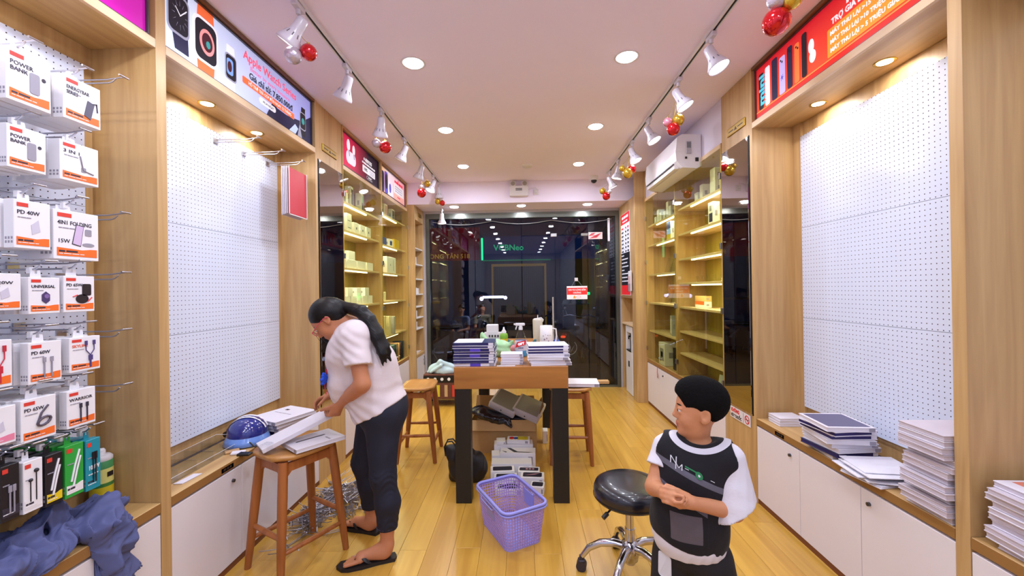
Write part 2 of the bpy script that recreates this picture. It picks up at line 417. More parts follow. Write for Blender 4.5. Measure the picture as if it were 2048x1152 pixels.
struct('closer_rail', MB().rbox(1.30, 6.18, 2.2, 1.33, 6.203, 2.55, .003), WPL, dr)

# ------------------------------------------------------------------ fixed joinery
def wpart(root, name, mb, m):
    o = mb.build(name, m, root); o.location = -Vector(root.location); return o
side = {-1: 'left', 1: 'right'}
def lock(door, s, y, z, off):
    o = MB().cyl((s*1.602, y, z), (s*1.588, y, z), .009, n=14).cyl((s*1.589, y, z), (s*1.586, y, z), .005, n=10).build('lock', mat('lock_dark', (90, 88, 92), .3, .8), door)
    return o
def base_cabinet(s, ys, lockys, label, xf=1.6, wood_=OAK_Y):
    y0, y1 = ys[0], ys[-1]
    t = thing('base_cabinet', label, 'cabinet', (s*xf, (y0+y1)/2, 0))
    wpart(t, 'carcass', MB().box(s*(xf+.02), y0, .0, s*1.948, y1, .54), WHITE)
    wpart(t, 'plinth', MB().box(s*(xf+.004), y0, 0, s*(xf+.02), y1, .032), mat('plinth_brown', (120, 66, 34), .5))
    for i in range(len(ys)-1):
        d = wpart(t, 'door', MB().rbox(s*(xf-.001), ys[i]+.0015, .036, s*(xf+.0175), ys[i+1]-.0015, .532, .0015), WHITE)
        for ly in lockys:
            if ys[i] < ly < ys[i+1]: 
                l = lock(d, s, ly, .475, 0)
    return t
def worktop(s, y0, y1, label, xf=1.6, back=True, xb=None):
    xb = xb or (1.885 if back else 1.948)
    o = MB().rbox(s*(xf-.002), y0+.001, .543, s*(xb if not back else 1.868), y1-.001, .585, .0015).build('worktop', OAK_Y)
    MB().box(s*(xf-.0035), y0+.001, .544, s*(xf-.0022), y1-.001, .583).build('shaded_edge', mat('edge_shade_brown', (150, 108, 58), .45), o)  # thin darker strip paints the shading on the worktop's front edge
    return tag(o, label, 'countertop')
def niche(s, y0, y1, py0, py1, label, lights, th=.05, front_cap=True, thf=None):
    """panelled display niche; the pegboard itself runs py0..py1"""
    t = thing('display_niche', label, 'display unit', (s*1.6, (y0+y1)/2, 0))
    wpart(t, 'side_panel', MB().rbox(s*1.597, y0-th, 0, s*1.949, y0, 2.998, .001), OAK)
    if front_cap: wpart(t, 'side_panel', MB().rbox(s*1.597, y1, 0, s*1.949, y1+.032, 2.998, .001), OAK)
    wpart(t, 'back_panel', MB().box(s*1.889, y0, .586, s*1.949, y1, 2.583), OAK)
    sf = wpart(t, 'soffit', MB().box(s*1.615, y0+.001, 2.585, s*1.949, y1-.001, 2.60), OAK_Y)
    wpart(t, 'fascia', MB().rbox(s*1.597, y0+.001, 2.583, s*1.614, y1-.001, 2.622, .001), OAK_L)
    wpart(t, 'top_rail', MB().box(s*1.597, y0+.001, 2.978, s*1.63, y1-.001, 2.998), mat('walnut_edge', (120, 82, 50), .4))
    for a, b in ((.69, 1.279), (1.281, 1.879), (1.881, 2.49)):
        wpart(t, 'pegboard_panel', MB().box(s*1.87, py0, a, s*1.888, py1, b), PEG)
    wpart(t, 'backing_strip', MB().box(s*1.871, y0+.0005 if py0-y0 > .02 else py1, .586, s*1.888, py0-.001 if py0-y0 > .02 else y1, 2.583), OAK)
    for y in lights:
        l = wpart(t, 'downlight', MB().lathe([(.034, 0), (.044, -.004), (.045, .0)], (s*1.79, y, 2.585), 20), BRASS)
        g = MB().cyl((s*1.79, y, 2.5835), (s*1.79, y, 2.5825), .032, n=20).build('lamp_disc', LAMPW, l)
        area_light('niche_beam', (s*1.79, y, 2.575), .06, 1.5, (1, .93, .88))
    return t
n0 = niche(-1, .30, 1.749, .32, 1.70, 'oak display niche crowded with hanging accessory packs', [.75, 1.2], front_cap=False)
n1 = niche(-1, 1.80, 3.13, 1.802, 3.08, 'oak display niche with bare white pegboard behind the woman', [2.285, 2.72], th=.0505)
n2 = niche(1, 1.56, 2.85, 1.562, 2.77, 'oak display niche with bare white pegboard under the red sign', [2.04, 2.49], th=.05)
n3 = niche(1, .10, 1.509, .12, 1.46, 'oak niche at the right edge holding a second carton stack', [.8], front_cap=False)
base_cabinet(-1, [.30, .78, 1.26, 1.748], [1.2], 'white base cabinet below the hanging accessory packs')
base_cabinet(-1, [1.80, 2.26, 2.70, 3.13], [2.19], 'white base cabinet behind the wooden stool with boxes')
base_cabinet(1, [1.56, 1.99, 2.42, 2.85], [2.50, 1.94], 'white base cabinet of three doors below the bare pegboard on the right')
base_cabinet(1, [.10, .57, 1.04, 1.509], [.5], 'white base cabinet cut by the lower right corner')
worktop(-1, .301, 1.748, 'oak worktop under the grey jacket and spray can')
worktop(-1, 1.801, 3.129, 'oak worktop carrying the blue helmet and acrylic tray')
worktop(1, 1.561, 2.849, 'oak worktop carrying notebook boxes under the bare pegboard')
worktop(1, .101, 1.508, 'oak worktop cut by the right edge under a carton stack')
# price sticker tags on the worktop edges
for s, y, l in ((-1, 2.15, 'small grey label stuck to the worktop edge near the helmet'), (1, 2.60, 'small grey label stuck to the worktop edge near the notebook pile')):
    o = MB().box(s*1.5975, y-.045, .548, s*1.5965, y+.045, .572, 0).box(s*1.5965, y-.03, .554, s*1.5962, y-.012, .566, 1).box(s*1.5965, y-.005, .554, s*1.5962, y+.01, .566, 1).box(s*1.5965, y+.016, .554, s*1.5962, y+.03, .566, 1).build('edge_label', [mat('label_grey', (150, 140, 135), .5), mat('label_dark', (50, 40, 40), .5)])
    tag(o, l, 'label')

# wood faces around mirrors (left Y 3.163-3.605, right 2.883-3.285)
def mirror_bay(s, y0, y1, lm, lw, tagy, tlabel, top=2.998):
    t = thing('mirror_panel', lw, 'wall panel', (s*1.6, (y0+y1)/2, 0))
    wpart(t, 'wood_panel', MB().box(s*1.602, y0, 0, s*1.949, y1, top), OAK)
    m = MB().rbox(s*1.589, y0+.012, .62 if s < 0 else .60, s*1.601, y1-.012, 2.545, .002).build('smoked_mirror', MIRROR); tag(m, lm, 'mirror')
    mf = MB().box(s*1.6012, y0+.004, .59, s*1.594, y0+.011, 2.55).box(s*1.6012, y1-.011, .59, s*1.594, y1-.004, 2.55).build('mirror_frame', BLACK, m)
    p = thing('name_plate', tlabel, 'plate', (s*1.599, tagy, 2.67), LEFT if s < 0 else RIGHT)
    MB().rbox(-.125, -.03, 0, .125, .03, .004, .003).build('plate', BRASS, p)
    MB().box(-.115, -.022, .0041, .115, .022, .0046).build('border', mat('plate_face', (176, 146, 84), .4, .6), p)
    dkp = mat('plate_ink', (60, 40, 20), .5)
    MB().box(-.1, -.004, .0047, -.03, .004, .0053).poly([(-.02, -.012), (.0, .014), (.02, -.012)], .0047, .0053).box(.03, -.004, .0047, .1, .004, .0053).build('engraving', dkp, p)
mirror_bay(-1, 3.163, 3.605, 'tall smoked mirror behind the woman', 'oak wall panel carrying the mirror behind the woman', 3.37, 'small brass plate above the mirror behind the woman')
mirror_bay(1, 2.883, 3.285, 'tall smoked mirror beside the right pegboard', 'oak wall panel carrying the mirror beside the right pegboard', 3.06, 'small brass plate above the mirror beside the right pegboard', 2.998)

# glazed wall cabinets
HINGE = STEEL
def glazed(s, y0, y1, shelves, leds, label, ztop=2.60, hinge=None):
    t = thing('glass_cabinet', label, 'cabinet', (s*1.6, (y0+y1)/2, 0))
    wpart(t, 'side_panel', MB().rbox(s*1.597, y0, .586, s*1.949, y0+.018, 2.64, .001), OAK)
    wpart(t, 'side_panel', MB().rbox(s*1.597, y1-.018, .586, s*1.949, y1, 2.64, .001), OAK)
    wpart(t, 'back_panel', MB().box(s*1.90, y0+.018, .586, s*1.949, y1-.018, 2.60), OAK_G)
    wpart(t, 'header', MB().rbox(s*1.597, y0+.018, 2.602, s*1.949, y1-.018, 2.64, .001), OAK_L)
    for z in shelves:
        sh = wpart(t, 'shelf', MB().rbox(s*1.625, y0+.0185, z-.02, s*1.899, y1-.0185, z, .001), OAK_L)
        if leds == 'all' or z in leds:
            a, b = (y0+.03, y1-.35*(y1-y0)) if s < 0 else (y0+.03, y1-.3*(y1-y0))
            MB().box(s*1.637, a, z-.032, s*1.652, b, z-.0205).build('led_strip', LED, sh)
            area_light('shelf_beam', (s*1.645, (a+b)/2, z-.036), .012, 2.6, (1, .96, .78), shape='RECTANGLE', size_y=b-a)
    ym = (y0+y1)/2
    for a, b in ((y0+.002, ym-.002), (ym+.002, y1-.002)):
        d = wpart(t, 'glass_door', MB().box(s*1.594, a, .60, s*1.589, b, ztop), GLASS)
        ye = a if a < ym-.1 else b; sg = 1 if a < ym-.1 else -1
        for z in (.72, 1.3, 1.82, 2.38):
            MB().rbox(s*1.586, ye, z-.025, s*1.603, ye+sg*.022, z+.025, .002).build('hinge', HINGE, d)
        lk = ym-.04 if a < ym-.1 else ym+.04
        MB().cyl((s*1.595, lk, .66), (s*1.58, lk, .66), .012, n=12).build('door_lock', CHROME, d)
    return t
SA = [2.33, 2.07, 1.72, 1.365, .97]; SB = [2.41, 2.05, 1.72, 1.375, .96]
glazed(-1, 3.61, 4.62, SA, [2.33, 2.07, 1.72, 1.365], 'glass fronted oak cabinet of phone boxes directly behind the mirror on the left')
glazed(-1, 4.622, 5.66, SB, 'all', 'glass fronted oak cabinet with a row of cases on its floor')
SC = [2.30, 2.04, 1.785, 1.54, 1.295, 1.045, .82]; SD = [2.28, 2.03, 1.66, 1.305, .95]
glazed(1, 3.29, 4.29, SC, [2.30, 2.04, 1.785, 1.54], 'mostly empty glass fronted oak cabinet beside the right mirror')
glazed(1, 4.292, 5.30, SD, [2.28, 2.03, 1.66], 'glass fronted oak cabinet under the air conditioner')
base_cabinet(-1, [3.61, 4.115, 4.62], [4.5], 'white base cabinet hidden behind the woman')
base_cabinet(-1, [4.622, 5.14, 5.66], [5.05], 'white base cabinet under the row of cases')
base_cabinet(1, [3.29, 3.79, 4.29], [4.2], 'white base cabinet behind the boy')
base_cabinet(1, [4.292, 4.8, 5.30], [4.72], 'white base cabinet with a red key tag beside the tall oak pier')
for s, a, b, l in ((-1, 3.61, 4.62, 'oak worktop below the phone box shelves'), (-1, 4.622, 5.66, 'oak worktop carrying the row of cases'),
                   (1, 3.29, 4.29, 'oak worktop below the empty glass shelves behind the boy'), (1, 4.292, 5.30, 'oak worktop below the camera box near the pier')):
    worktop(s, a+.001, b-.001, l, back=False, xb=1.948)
# wood strip above left cabinets (sign surround) and white panel above the right ones
def surround(s, y0, y1, label):
    o = MB().box(s*1.635, y0, 2.641, s*1.949, y1, 2.998).box(s*1.597, y0, 2.975, s*1.635, y1, 2.998).box(s*1.597, y0, 2.641, s*1.635, y0+.02, 2.975).box(s*1.597, y1-.02, 2.641, s*1.635, y1, 2.975).build('sign_surround', OAK_Y)
    tag(o, label, 'wall panel')
surround(-1, 3.61, 4.62, 'oak surround of the red and black lit sign'); surround(-1, 4.622, 5.66, 'oak surround of the pale phone sign')
o = MB().box(1.61, 3.287, 2.641, 1.949, 5.30, 2.998).build('wall_panel', mat('white_panel', (214, 206, 222), .4)); tag(o, 'white panel above the right glass cabinets behind the air conditioner', 'wall panel')
# left pier and narrow open shelf
o = MB().rbox(-1.949, 5.662, 0, -1.50, 5.70, 2.698, .001).box(-1.949, 5.662-.001, 0, -1.60, 5.661, .1).build('oak_pier', OAK); tag(o, 'narrow oak pier between the left cabinets and open shelves', 'pier')
t = thing('narrow_shelf_unit', 'narrow open oak shelf unit beside the glass shop front', 'shelf', (-1.5, 5.93, 0))
wpart(t, 'back_panel', MB().box(-1.78, 5.701, 0.585, -1.80, 6.165, 2.70), OAK)
wpart(t, 'side_panel', MB().box(-1.78, 6.145, 0, -1.50, 6.168, 2.70), OAK)
wpart(t, 'header', MB().box(-1.78, 5.701, 2.50, -1.50, 6.144, 2.698), OAK)
NS = [2.11, 1.88, 1.67, 1.45, 1.27, 1.11, .95]
for z in NS: wpart(t, 'shelf', MB().rbox(-1.78, 5.702, z-.018, -1.51, 6.144, z, .001), mat('shelf_white', (230, 226, 222), .4))
wpart(t, 'counter', MB().rbox(-1.78, 5.702, .545, -1.498, 6.144, .585, .001), OAK_Y)
d = wpart(t, 'door', MB().rbox(-1.515, 5.704, .036, -1.50, 6.142, .542, .001), WHITE)
MB().cyl((-1.5, 6.05, .47), (-1.488, 6.05, .47), .009).build('lock', CHROME, d)
kk = MB().tube([(-1.488, 6.08, .52), (-1.485, 6.085, .48), (-1.487, 6.09, .42)], .004).rbox(-1.49, 6.078, .38, -1.484, 6.10, .42, .002).build('key', BLACK); tag(kk, 'black keys hanging from the narrow cabinet by the shop front', 'keys')
gp = MB().rbox(-1.499, 5.88, 2.57, -1.494, 6.05, 2.62, .002).build('name_plate', BRASS); tag(gp, 'small brass plate above the narrow open shelves', 'plate')
# right pier with niche and dispenser
t = thing('oak_pier', 'wide oak pier holding the price board and water dispenser', 'pier', (1.6, 5.35, 0))
wpart(t, 'front_panel', MB().rbox(1.47, 5.332, 0, 1.949, 5.352, 2.998, .001), OAK)
wpart(t, 'filler_panel', MB().box(1.597, 5.302, 0, 1.949, 5.3315, 2.998), OAK)
wpart(t, 'side_panel', MB().box(1.47, 5.353, 1.37, 1.49, 6.168, 2.698).box(1.47, 5.353, 0, 1.49, 5.50, 1.37), OAK)
wpart(t, 'niche_back', MB().box(1.75, 5.5, 0, 1.77, 6.168, 1.37).box(1.49, 6.15, 0, 1.75, 6.168, 1.37), OAK)
wpart(t, 'niche_shelf', MB().box(1.475, 5.5, .965, 1.75, 6.149, .985).box(1.49, 5.5, 1.35, 1.75, 6.149, 1.369), OAK_L)

# ------------------------------------------------------------------ lit signs
def lit(name, rgb, e=.5): return mat('print_'+name, rgb, .35, emit=e, spec=.3)
def rect(x0, y0, x1, y1): return [(x0, y0), (x1, y0), (x1, y1), (x0, y1)]
def rrect(x0, y0, x1, y1, r, n=4):
    p = []
    for cx, cy, a in ((x1-r, y1-r, 0), (x0+r, y1-r, 90), (x0+r, y0+r, 180), (x1-r, y0+r, 270)):
        for k in range(n+1): t = R(a+90*k/n); p.append((cx+r*math.cos(t), cy+r*math.sin(t)))
    return p
def ell2(cx, cy, rx, ry, n=24, a0=0): return [(cx+rx*math.cos(2*math.pi*k/n+a0), cy+ry*math.sin(2*math.pi*k/n+a0)) for k in range(n)]
def flat(parent, name, pts, m, z=.001, d=.0008):
    return MB().poly(pts, z, z+d).build(name, m, parent)
def lightbox(s, y0, y1, z0, z1, face, label):
    t = thing('light_box', label, 'sign', (s*1.625, (y0+y1)/2, (z0+z1)/2), LEFT if s < 0 else RIGHT)
    W, H = (y1-y0)/2, (z1-z0)/2
    MB().rbox(-W, -H, -.02, W, H, 0, .002).build('sign_face', face, t)
    MB().box(-W, -H, .0, -W+.006, H, .012).box(W-.006, -H, 0, W, H, .012).box(-W, H-.006, 0, W, H, .012).box(-W, -H, 0, W, -H+.006, .012).build('frame', mat('sign_frame', (90, 86, 92), .3, .5), t)
    return t, W, H
def wlit(name, a, b, axis, lo, hi, e=.55, mid=None):
    """printed colour ramp along one local axis of the panel"""
    if 'print_'+name in MATS: return MATS['print_'+name]
    m = mat('print_'+name, a, .35, emit=e, spec=.3); nt = m.node_tree; b_ = nt.nodes['Principled BSDF']
    tc = nt.nodes.new('ShaderNodeTexCoord'); sp = nt.nodes.new('ShaderNodeSeparateXYZ'); mr = nt.nodes.new('ShaderNodeMapRange'); cr = nt.nodes.new('ShaderNodeValToRGB')
    nt.links.new(tc.outputs['Object'], sp.inputs[0]); nt.links.new(sp.outputs[axis], mr.inputs['Value']); mr.inputs['From Min'].default_value = lo; mr.inputs['From Max'].default_value = hi
    nt.links.new(mr.outputs[0], cr.inputs[0]); cr.color_ramp.elements[0].color = srgb(*a); cr.color_ramp.elements[1].color = srgb(*b)
    if mid: e_ = cr.color_ramp.elements.new(mid[0]); e_.color = srgb(*mid[1])
    nt.links.new(cr.outputs[0], b_.inputs['Base Color']); nt.links.new(cr.outputs[0], b_.inputs['Emission Color']); return m
def bars(parent, m, x, y, w_, h_, n, z=.002, seed=1, name='printed_text'):
    """a line of print too small to read in the photograph"""
    rr = random.Random(seed); mb = MB(); tot = [rr.uniform(.6, 1.6) for _ in range(n)]; g = .18; sc_ = w_/(sum(tot)+g*(n-1)); cx = x
    for k in tot:
        mb.box(cx, y, z, cx+k*sc_, y+h_, z+.0006); cx += (k+g)*sc_
    return mb.build(name, m, parent)
# 1 magenta sign, upper left corner
t, W, H = lightbox(-1, .32, 1.735, 2.63, 2.975, lit('magenta', (196, 30, 166), .25), 'magenta lit sign cut by the upper left corner')
flat(t, 'printed_shape', ell2(.52, -.03, .10, .045), lit('cream', (226, 214, 150)), .001)
flat(t, 'printed_shape', ell2(.33, .05, .09, .05), lit('pale_pink', (226, 190, 226)), .001)
# 2 watch sign (u along +Y)
t, W, H = lightbox(-1, 1.81, 3.12, 2.63, 2.975, wlit('watch_bg', (206, 218, 246), (148, 150, 216), 0, -.5, .62), 'long lit sign of smart watches above the pegboard')
dk = lit('navy', (34, 34, 66)); ink = lit('black', (26, 24, 34)); org = lit('orange', (238, 110, 62)); wh = lit('white', (238, 238, 248)); gr = lit('grey', (150, 150, 170))
def watch(t, cx, cy, w_, h_, case, band, face, bx=0):
    p = MB().poly([(cx-w_*.62+bx, cy+h_*1.6), (cx+w_*.62+bx, cy+h_*1.6), (cx+w_*.8, cy), (cx+w_*.62+bx, cy-h_*1.7), (cx-w_*.62+bx, cy-h_*1.7), (cx-w_*.8, cy)], .001, .002).build('watch_strap', band, t)
    flat(p, 'watch_case', rrect(cx-w_, cy-h_, cx+w_, cy+h_, w_*.5), case, .002)
    flat(p, 'watch_face', rrect(cx-w_*.86, cy-h_*.88, cx+w_*.86, cy+h_*.88, w_*.42), face, .003)
    return p
p = watch(t, -.565, .03, .064, .10, gr, dk, ink, .02); flat(p, 'dial_hand', [(-.56, .028), (-.52, .075), (-.517, .072), (-.556, .026)], wh, .004); flat(p, 'dial_hand', [(-.56, .03), (-.585, .06), (-.583, .062), (-.557, .034)], wh, .004)
for k in range(12):
    a = k*math.pi/6; MB().poly([(-.557+.03*math.cos(a), .03+.045*math.sin(a)), (-.557+.03*math.cos(a+.05), .03+.045*math.sin(a+.05)), (-.557+.048*math.cos(a+.04), .03+.07*math.sin(a+.04))], .004, .0045).build('dial_tick', gr, p)
p = watch(t, -.395, .0, .082, .115, wh, org, ink); flat(p, 'dial_ring', ell2(-.39, 0, .05, .066), lit('ring_pink', (236, 150, 150)), .004); flat(p, 'dial_centre', ell2(-.39, 0, .035, .048), lit('dark_red', (70, 24, 34)), .005); flat(p, 'dial_detail', ell2(-.385, -.01, .015, .02, 8), lit('teal', (60, 150, 150)), .006)
p = watch(t, -.215, -.035, .045, .075, gr, wh, ink); flat(p, 'dial_picture', rrect(-.25, -.08, -.2, .01, .015), lit('sky', (120, 160, 226)), .004); flat(p, 'dial_figure', ell2(-.228, -.035, .016, .03), lit('dark_red', (70, 24, 34)), .005)
# forearm photo at the right of the sign
flat(t, 'printed_forearm', [(.10, -.168), (.17, -.05), (.22, -.07), (.33, -.07), (.52, -.035), (.65, .05), (.65, -.168)], dk, .001)
p = watch(t, .535, -.03, .04, .065, gr, ink, ink, .01); flat(p, 'dial_detail', ell2(.535, -.03, .02, .024), lit('teal', (60, 150, 150)), .004)
flat(t, 'printed_strip', [(.35, -.165), (.43, -.09), (.47, -.11), (.43, -.165)], lit('pale_blue', (180, 196, 236)), .0025)
flat(t, 'printed_strip', [(.46, -.165), (.49, -.07), (.52, -.16), (.55, -.165)], gr, .0025)
text('Apple Watch Series', .072, t, lit('salmon', (240, 92, 120)), -.11, .085, .002, bold=.001, width=.56)
text('Better by every measure.', .038, t, lit('salmon_pale', (226, 120, 160)), -.05, .04, .002, width=.42)
text('Giá chỉ từ: 7.850.000đ', .055, t, ink, -.06, -.012, .002, bold=.0008, width=.46)
flat(t, 'orange_band', rrect(-.12, -.065, .42, -.025, .008), org, .002); text('HỖ TRỢ TRẢ GÓP ĐẾN NGAY 12 THÁNG', .028, t, wh, -.07, -.055, .003, width=.45)
flat(t, 'pill_button', rrect(.03, -.115, .20, -.078, .018), wh, .0027); text('MUA NGAY', .022, t, ink, .065, -.104, .0036)
# 3 red / black sign with earphones
t, W, H = lightbox(-1, 3.635, 4.59, 2.655, 2.968, wlit('pods_bg', (196, 30, 74), (30, 16, 40), 0, -.3, .2), 'red and black lit sign of white earphones')
flat(t, 'earphone_case', rrect(-.36, -.10, -.14, .02, .055, 6), lit('white_soft', (226, 214, 230)), .001)
flat(t, 'earphone_bud', ell2(-.31, .07, .035, .055), wh, .002); flat(t, 'earphone_bud', ell2(-.19, .055, .03, .05), wh, .002)
flat(t, 'earphone_stem', [(-.315, .03), (-.295, .03), (-.28, -.03), (-.3, -.03)], gr, .003); flat(t, 'earphone_stem', [(-.2, .02), (-.18, .02), (-.17, -.03), (-.19, -.03)], gr, .003)
apple = ell2(0, 0, .013, .015, 16)
flat(t, 'fruit_mark', [(x+.075, y+.062) for x, y in apple], wh, .001)
text('AIRPODS', .05, t, wh, .10, .045, .001, bold=.0015, width=.19); bars(t, wh, .02, .012, .36, .018, 6, .001)
flat(t, 'white_panel', rrect(.03, -.075, .38, -.005, .008), wh, .001); text('100%', .045, t, ink, .06, -.055, .002, bold=.001); [bars(t, gr, .22, -.03-.016*k, .13, .008, 3, .002, k) for k in range(3)]
flat(t, 'pill_button', rrect(.14, -.125, .30, -.092, .014), wh, .001); flat(t, 'pill_button', rrect(.143, -.122, .297, -.095, .012), ink, .002); bars(t, wh, .175, -.112, .09, .01, 2, .003)
# 4 pale phone sign
t, W, H = lightbox(-1, 4.65, 5.63, 2.665, 2.968, wlit('phone_bg', (240, 180, 110), (240, 160, 170), 0, -.45, .45, mid=(.35, (238, 226, 240))), 'pale lit sign of purple phones')
vi = lit('violet', (92, 84, 190)); 
for cx, w_, h_, m_ in ((-.40, .055, .12, dk), (-.27, .06, .13, vi), (-.13, .055, .085, wh)):
    p = MB().poly(rrect(cx-w_, -.14, cx+w_, -.14+2*h_, .03), .001, .002).build('printed_phone', m_, t)
    flat(p, 'camera_island', ell2(cx, -.14+h_*1.1, w_*.7, h_*.7), ink if m_ != wh else vi, .003)
flat(t, 'pink_panel', [(.0, -.14), (.47, -.14), (.47, .0), (.0, .05)], lit('peach', (240, 176, 166)), .0008); flat(t, 'white_panel', rrect(.02, -.06, .43, .06, .01), wh, .002)
bars(t, lit('crimson', (220, 30, 70)), .05, .075, .34, .03, 4); flat(t, 'fruit_mark', [(x+.20, y+.122) for x, y in ell2(0, 0, .015, .016)], lit('crimson', (220, 30, 70)), .002)
[bars(t, gr, .06, .025-.03*k, .3, .013, 5, .003, k) for k in range(3)]; bars(t, lit('crimson', (220, 30, 70)), .16, -.1, .12, .014, 2)
# 5 red trade-in sign, right (u along -Y: u=+W is the near end)
t, W, H = lightbox(1, 1.57, 2.84, 2.63, 2.975, wlit('red_bg', (206, 26, 44), (234, 78, 40), 1, .17, -.17), 'red lit trade-in sign of phones above the right pegboard')
flat(t, 'lower_band', rect(-W+.006, -.165, W-.006, -.13), lit('deep_red', (226, 44, 36)), .001); flat(t, 'gold_line', rect(-W+.006, -.131, W-.006, -.124), lit('gold', (240, 150, 70)), .001)
px = -.60
for k, (w_, h_, m_) in enumerate(((.05, .24, ink), (.05, .25, wh), (.055, .26, dk), (.055, .23, lit('lilac', (190, 176, 236))), (.045, .25, dk), (.04, .23, lit('phone_orange', (236, 120, 60))), (.04, .25, ink))):
    p = MB().poly(rrect(px, -.12, px+w_, -.12+h_, .012), .001+.0004*k, .002+.0004*k).build('printed_phone', m_, t)
    if k in (3, 5, 4): 
        for j in (0, 1): flat(p, 'printed_lens', ell2(px+.015+.014*j, -.12+h_-.022-.012*j, .006, .007, 10), ink, .0022+.0004*k)
    if k == 3: 
        for j in range(3):
            a = j*math.pi/3; q = [(px+.028+.02*math.cos(a), -.02+.022*math.sin(a)), (px+.028+.003*math.cos(a+1.57), -.02+.003*math.sin(a+1.57)), (px+.028-.02*math.cos(a), -.02-.022*math.sin(a)), (px+.028-.003*math.cos(a+1.57), -.02-.003*math.sin(a+1.57))]
            flat(p, 'printed_star', q, vi, .0026+.0004*k)
    px += w_+.022
text('mini', .085, t, lit('aqua', (80, 200, 226)), -.535, -.10, .0045, bold=.003, rot=(0, 0, R(90)), width=.2)
flat(t, 'gift_figure', ell2(-.095, .02, .022, .04), wh, .0045); flat(t, 'gift_figure', ell2(-.085, -.04, .025, .035), wh, .0045)
flat(t, 'orange_panel', rrect(.02, -.115, .615, .03, .008), lit('amber', (238, 150, 50)), .001)
text('THU CŨ ĐỔI MỚI', .085, t, wh, .13, .09, .002, bold=.0025); text('TRỢ GIÁ LÊN ĐỜI IPHONE MỚI', .042, t, wh, .05, .045, .002, bold=.0012, width=.55)
for k, s_ in enumerate(('MÁY THU LẠI >15 TRIỆU GIẢM 1 TRIỆU', 'MÁY THU LẠI >10 TRIỆU GIẢM MÁY 500K', 'MÁY THU LẠI > 5 TRIỆU GIẢM MÁY 300K')):
    text(s_, .030, t, wh, .04, -.008-.044*k, .002, bold=.0009, width=.55)
# price board on the pier (normal -X)
t = thing('price_board', 'tall price list board in red, white and black on the oak pier', 'board', (1.462, 5.80, 1.97), RIGHT)
pb = lambda n, c: mat('board_'+n, c, .35, emit=.25)
MB().rbox(-.24, -.58, -.005, .24, .58, 0, .002).build('board', pb('white', (226, 226, 240)), t)
flat(t, 'header_band', rect(-.235, .43, .235, .575), pb('red', (222, 36, 44)), .0005); bars(t, pb('white', (226, 226, 240)), -.17, .505, .34, .035, 3, .0015, 3); bars(t, pb('white', (226, 226, 240)), -.13, .455, .26, .02, 3, .0015, 4)
flat(t, 'black_band', rect(-.235, -.44, .235, .02), pb('black', (22, 20, 28)), .0005); flat(t, 'footer_band', rect(-.235, -.575, .235, -.44), pb('red', (222, 36, 44)), .0005)
for k in range(7):
    y = .36-.055*k; mk = pb('red', (222, 36, 44)) if k == 0 else pb('black', (22, 20, 28))
    bars(t, mk, -.20, y, .11, .022, 2, .0012, k); bars(t, mk, .0, y, .07, .022, 1, .0012); bars(t, mk, .12, y, .08, .022, 1, .0012)
    flat(t, 'rule_line', rect(-.22, y-.014, .22, y-.012), pb('black', (22, 20, 28)), .0008, .0003)
for k in range(8): bars(t, pb('white', (226, 226, 240)), -.21, -.025-.052*k, (.34, .3, .36, .14)[(k+3) % 4], .016, (5, 4, 5, 2)[(k+3) % 4], .0012, k)
o = thing('leaflet_holder', 'white leaflets in a wall holder below the price board', 'leaflets', (1.458, 5.52, 1.60), RIGHT)
MB().rbox(-.06, -.15, 0, .06, .12, .02, .003).build('leaflet', BOXW, o)
o2 = MB().box(-.055, -.155, .021, .055, .05, .023).build('leaflet', mat('leaflet_pink', (222, 190, 196), .5), o)
MB().box(-.065, -.16, .0, .065, -.05, .028).build('holder', ACRY, o)

# no smoking sign
t = thing('no_smoking_sign', 'small white no smoking sign on the oak panel behind the boy', 'sign', (1.5995, 3.065, .535), RIGHT)
MB().rbox(-.14, -.042, 0, .14, .042, .002, .0008).build('sign_plate', WPL, t)
rd = mat('sign_red', (214, 30, 40), .4); bkk = mat('sign_black', (20, 18, 20), .4)
text('KHÔNG', .036, t, rd, -.125, .006, .0022, bold=.002, width=.115); text('HÚT THUỐC', .03, t, bkk, -.13, -.032, .0022, bold=.0015, width=.15)
MB().lathe([(.031, .0022), (.031, .003), (.024, .003), (.024, .0022)], (.095, .0, 0), 28).box(-.003, -.026, .0031, .003, .026, .0036, T=Matrix.Translation((.095, 0, 0)) @ Matrix.Rotation(R(45), 4, 'Z')).build('prohibition_ring', rd, t)
MB().box(.075, -.003, .0022, .115, .003, .0028).build('cigarette', bkk, t)
flat(t, 'divider', rect(.045, -.036, .047, .036), bkk, .0022)

# door bell sign on the glass
t = thing('door_sign', 'red and white hanging sign on the glass door', 'sign', (.825, 6.196, 1.43), FRONT)
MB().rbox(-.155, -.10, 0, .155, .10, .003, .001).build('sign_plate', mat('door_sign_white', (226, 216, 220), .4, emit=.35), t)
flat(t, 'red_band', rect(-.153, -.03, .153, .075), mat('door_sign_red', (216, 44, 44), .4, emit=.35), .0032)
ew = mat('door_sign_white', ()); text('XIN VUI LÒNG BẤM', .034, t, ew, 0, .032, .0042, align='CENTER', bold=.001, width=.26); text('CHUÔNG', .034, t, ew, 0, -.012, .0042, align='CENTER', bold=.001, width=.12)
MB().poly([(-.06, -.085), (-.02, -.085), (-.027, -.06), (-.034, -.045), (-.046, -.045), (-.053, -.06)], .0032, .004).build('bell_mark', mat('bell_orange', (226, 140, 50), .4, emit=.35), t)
MB().tube([(.02+.035*math.cos(a/8*6.28), -.065+.017*math.sin(a/8*6.28), .0038) for a in range(8)], .0018, 5, closed=True).build('swirl_mark', rd, t)
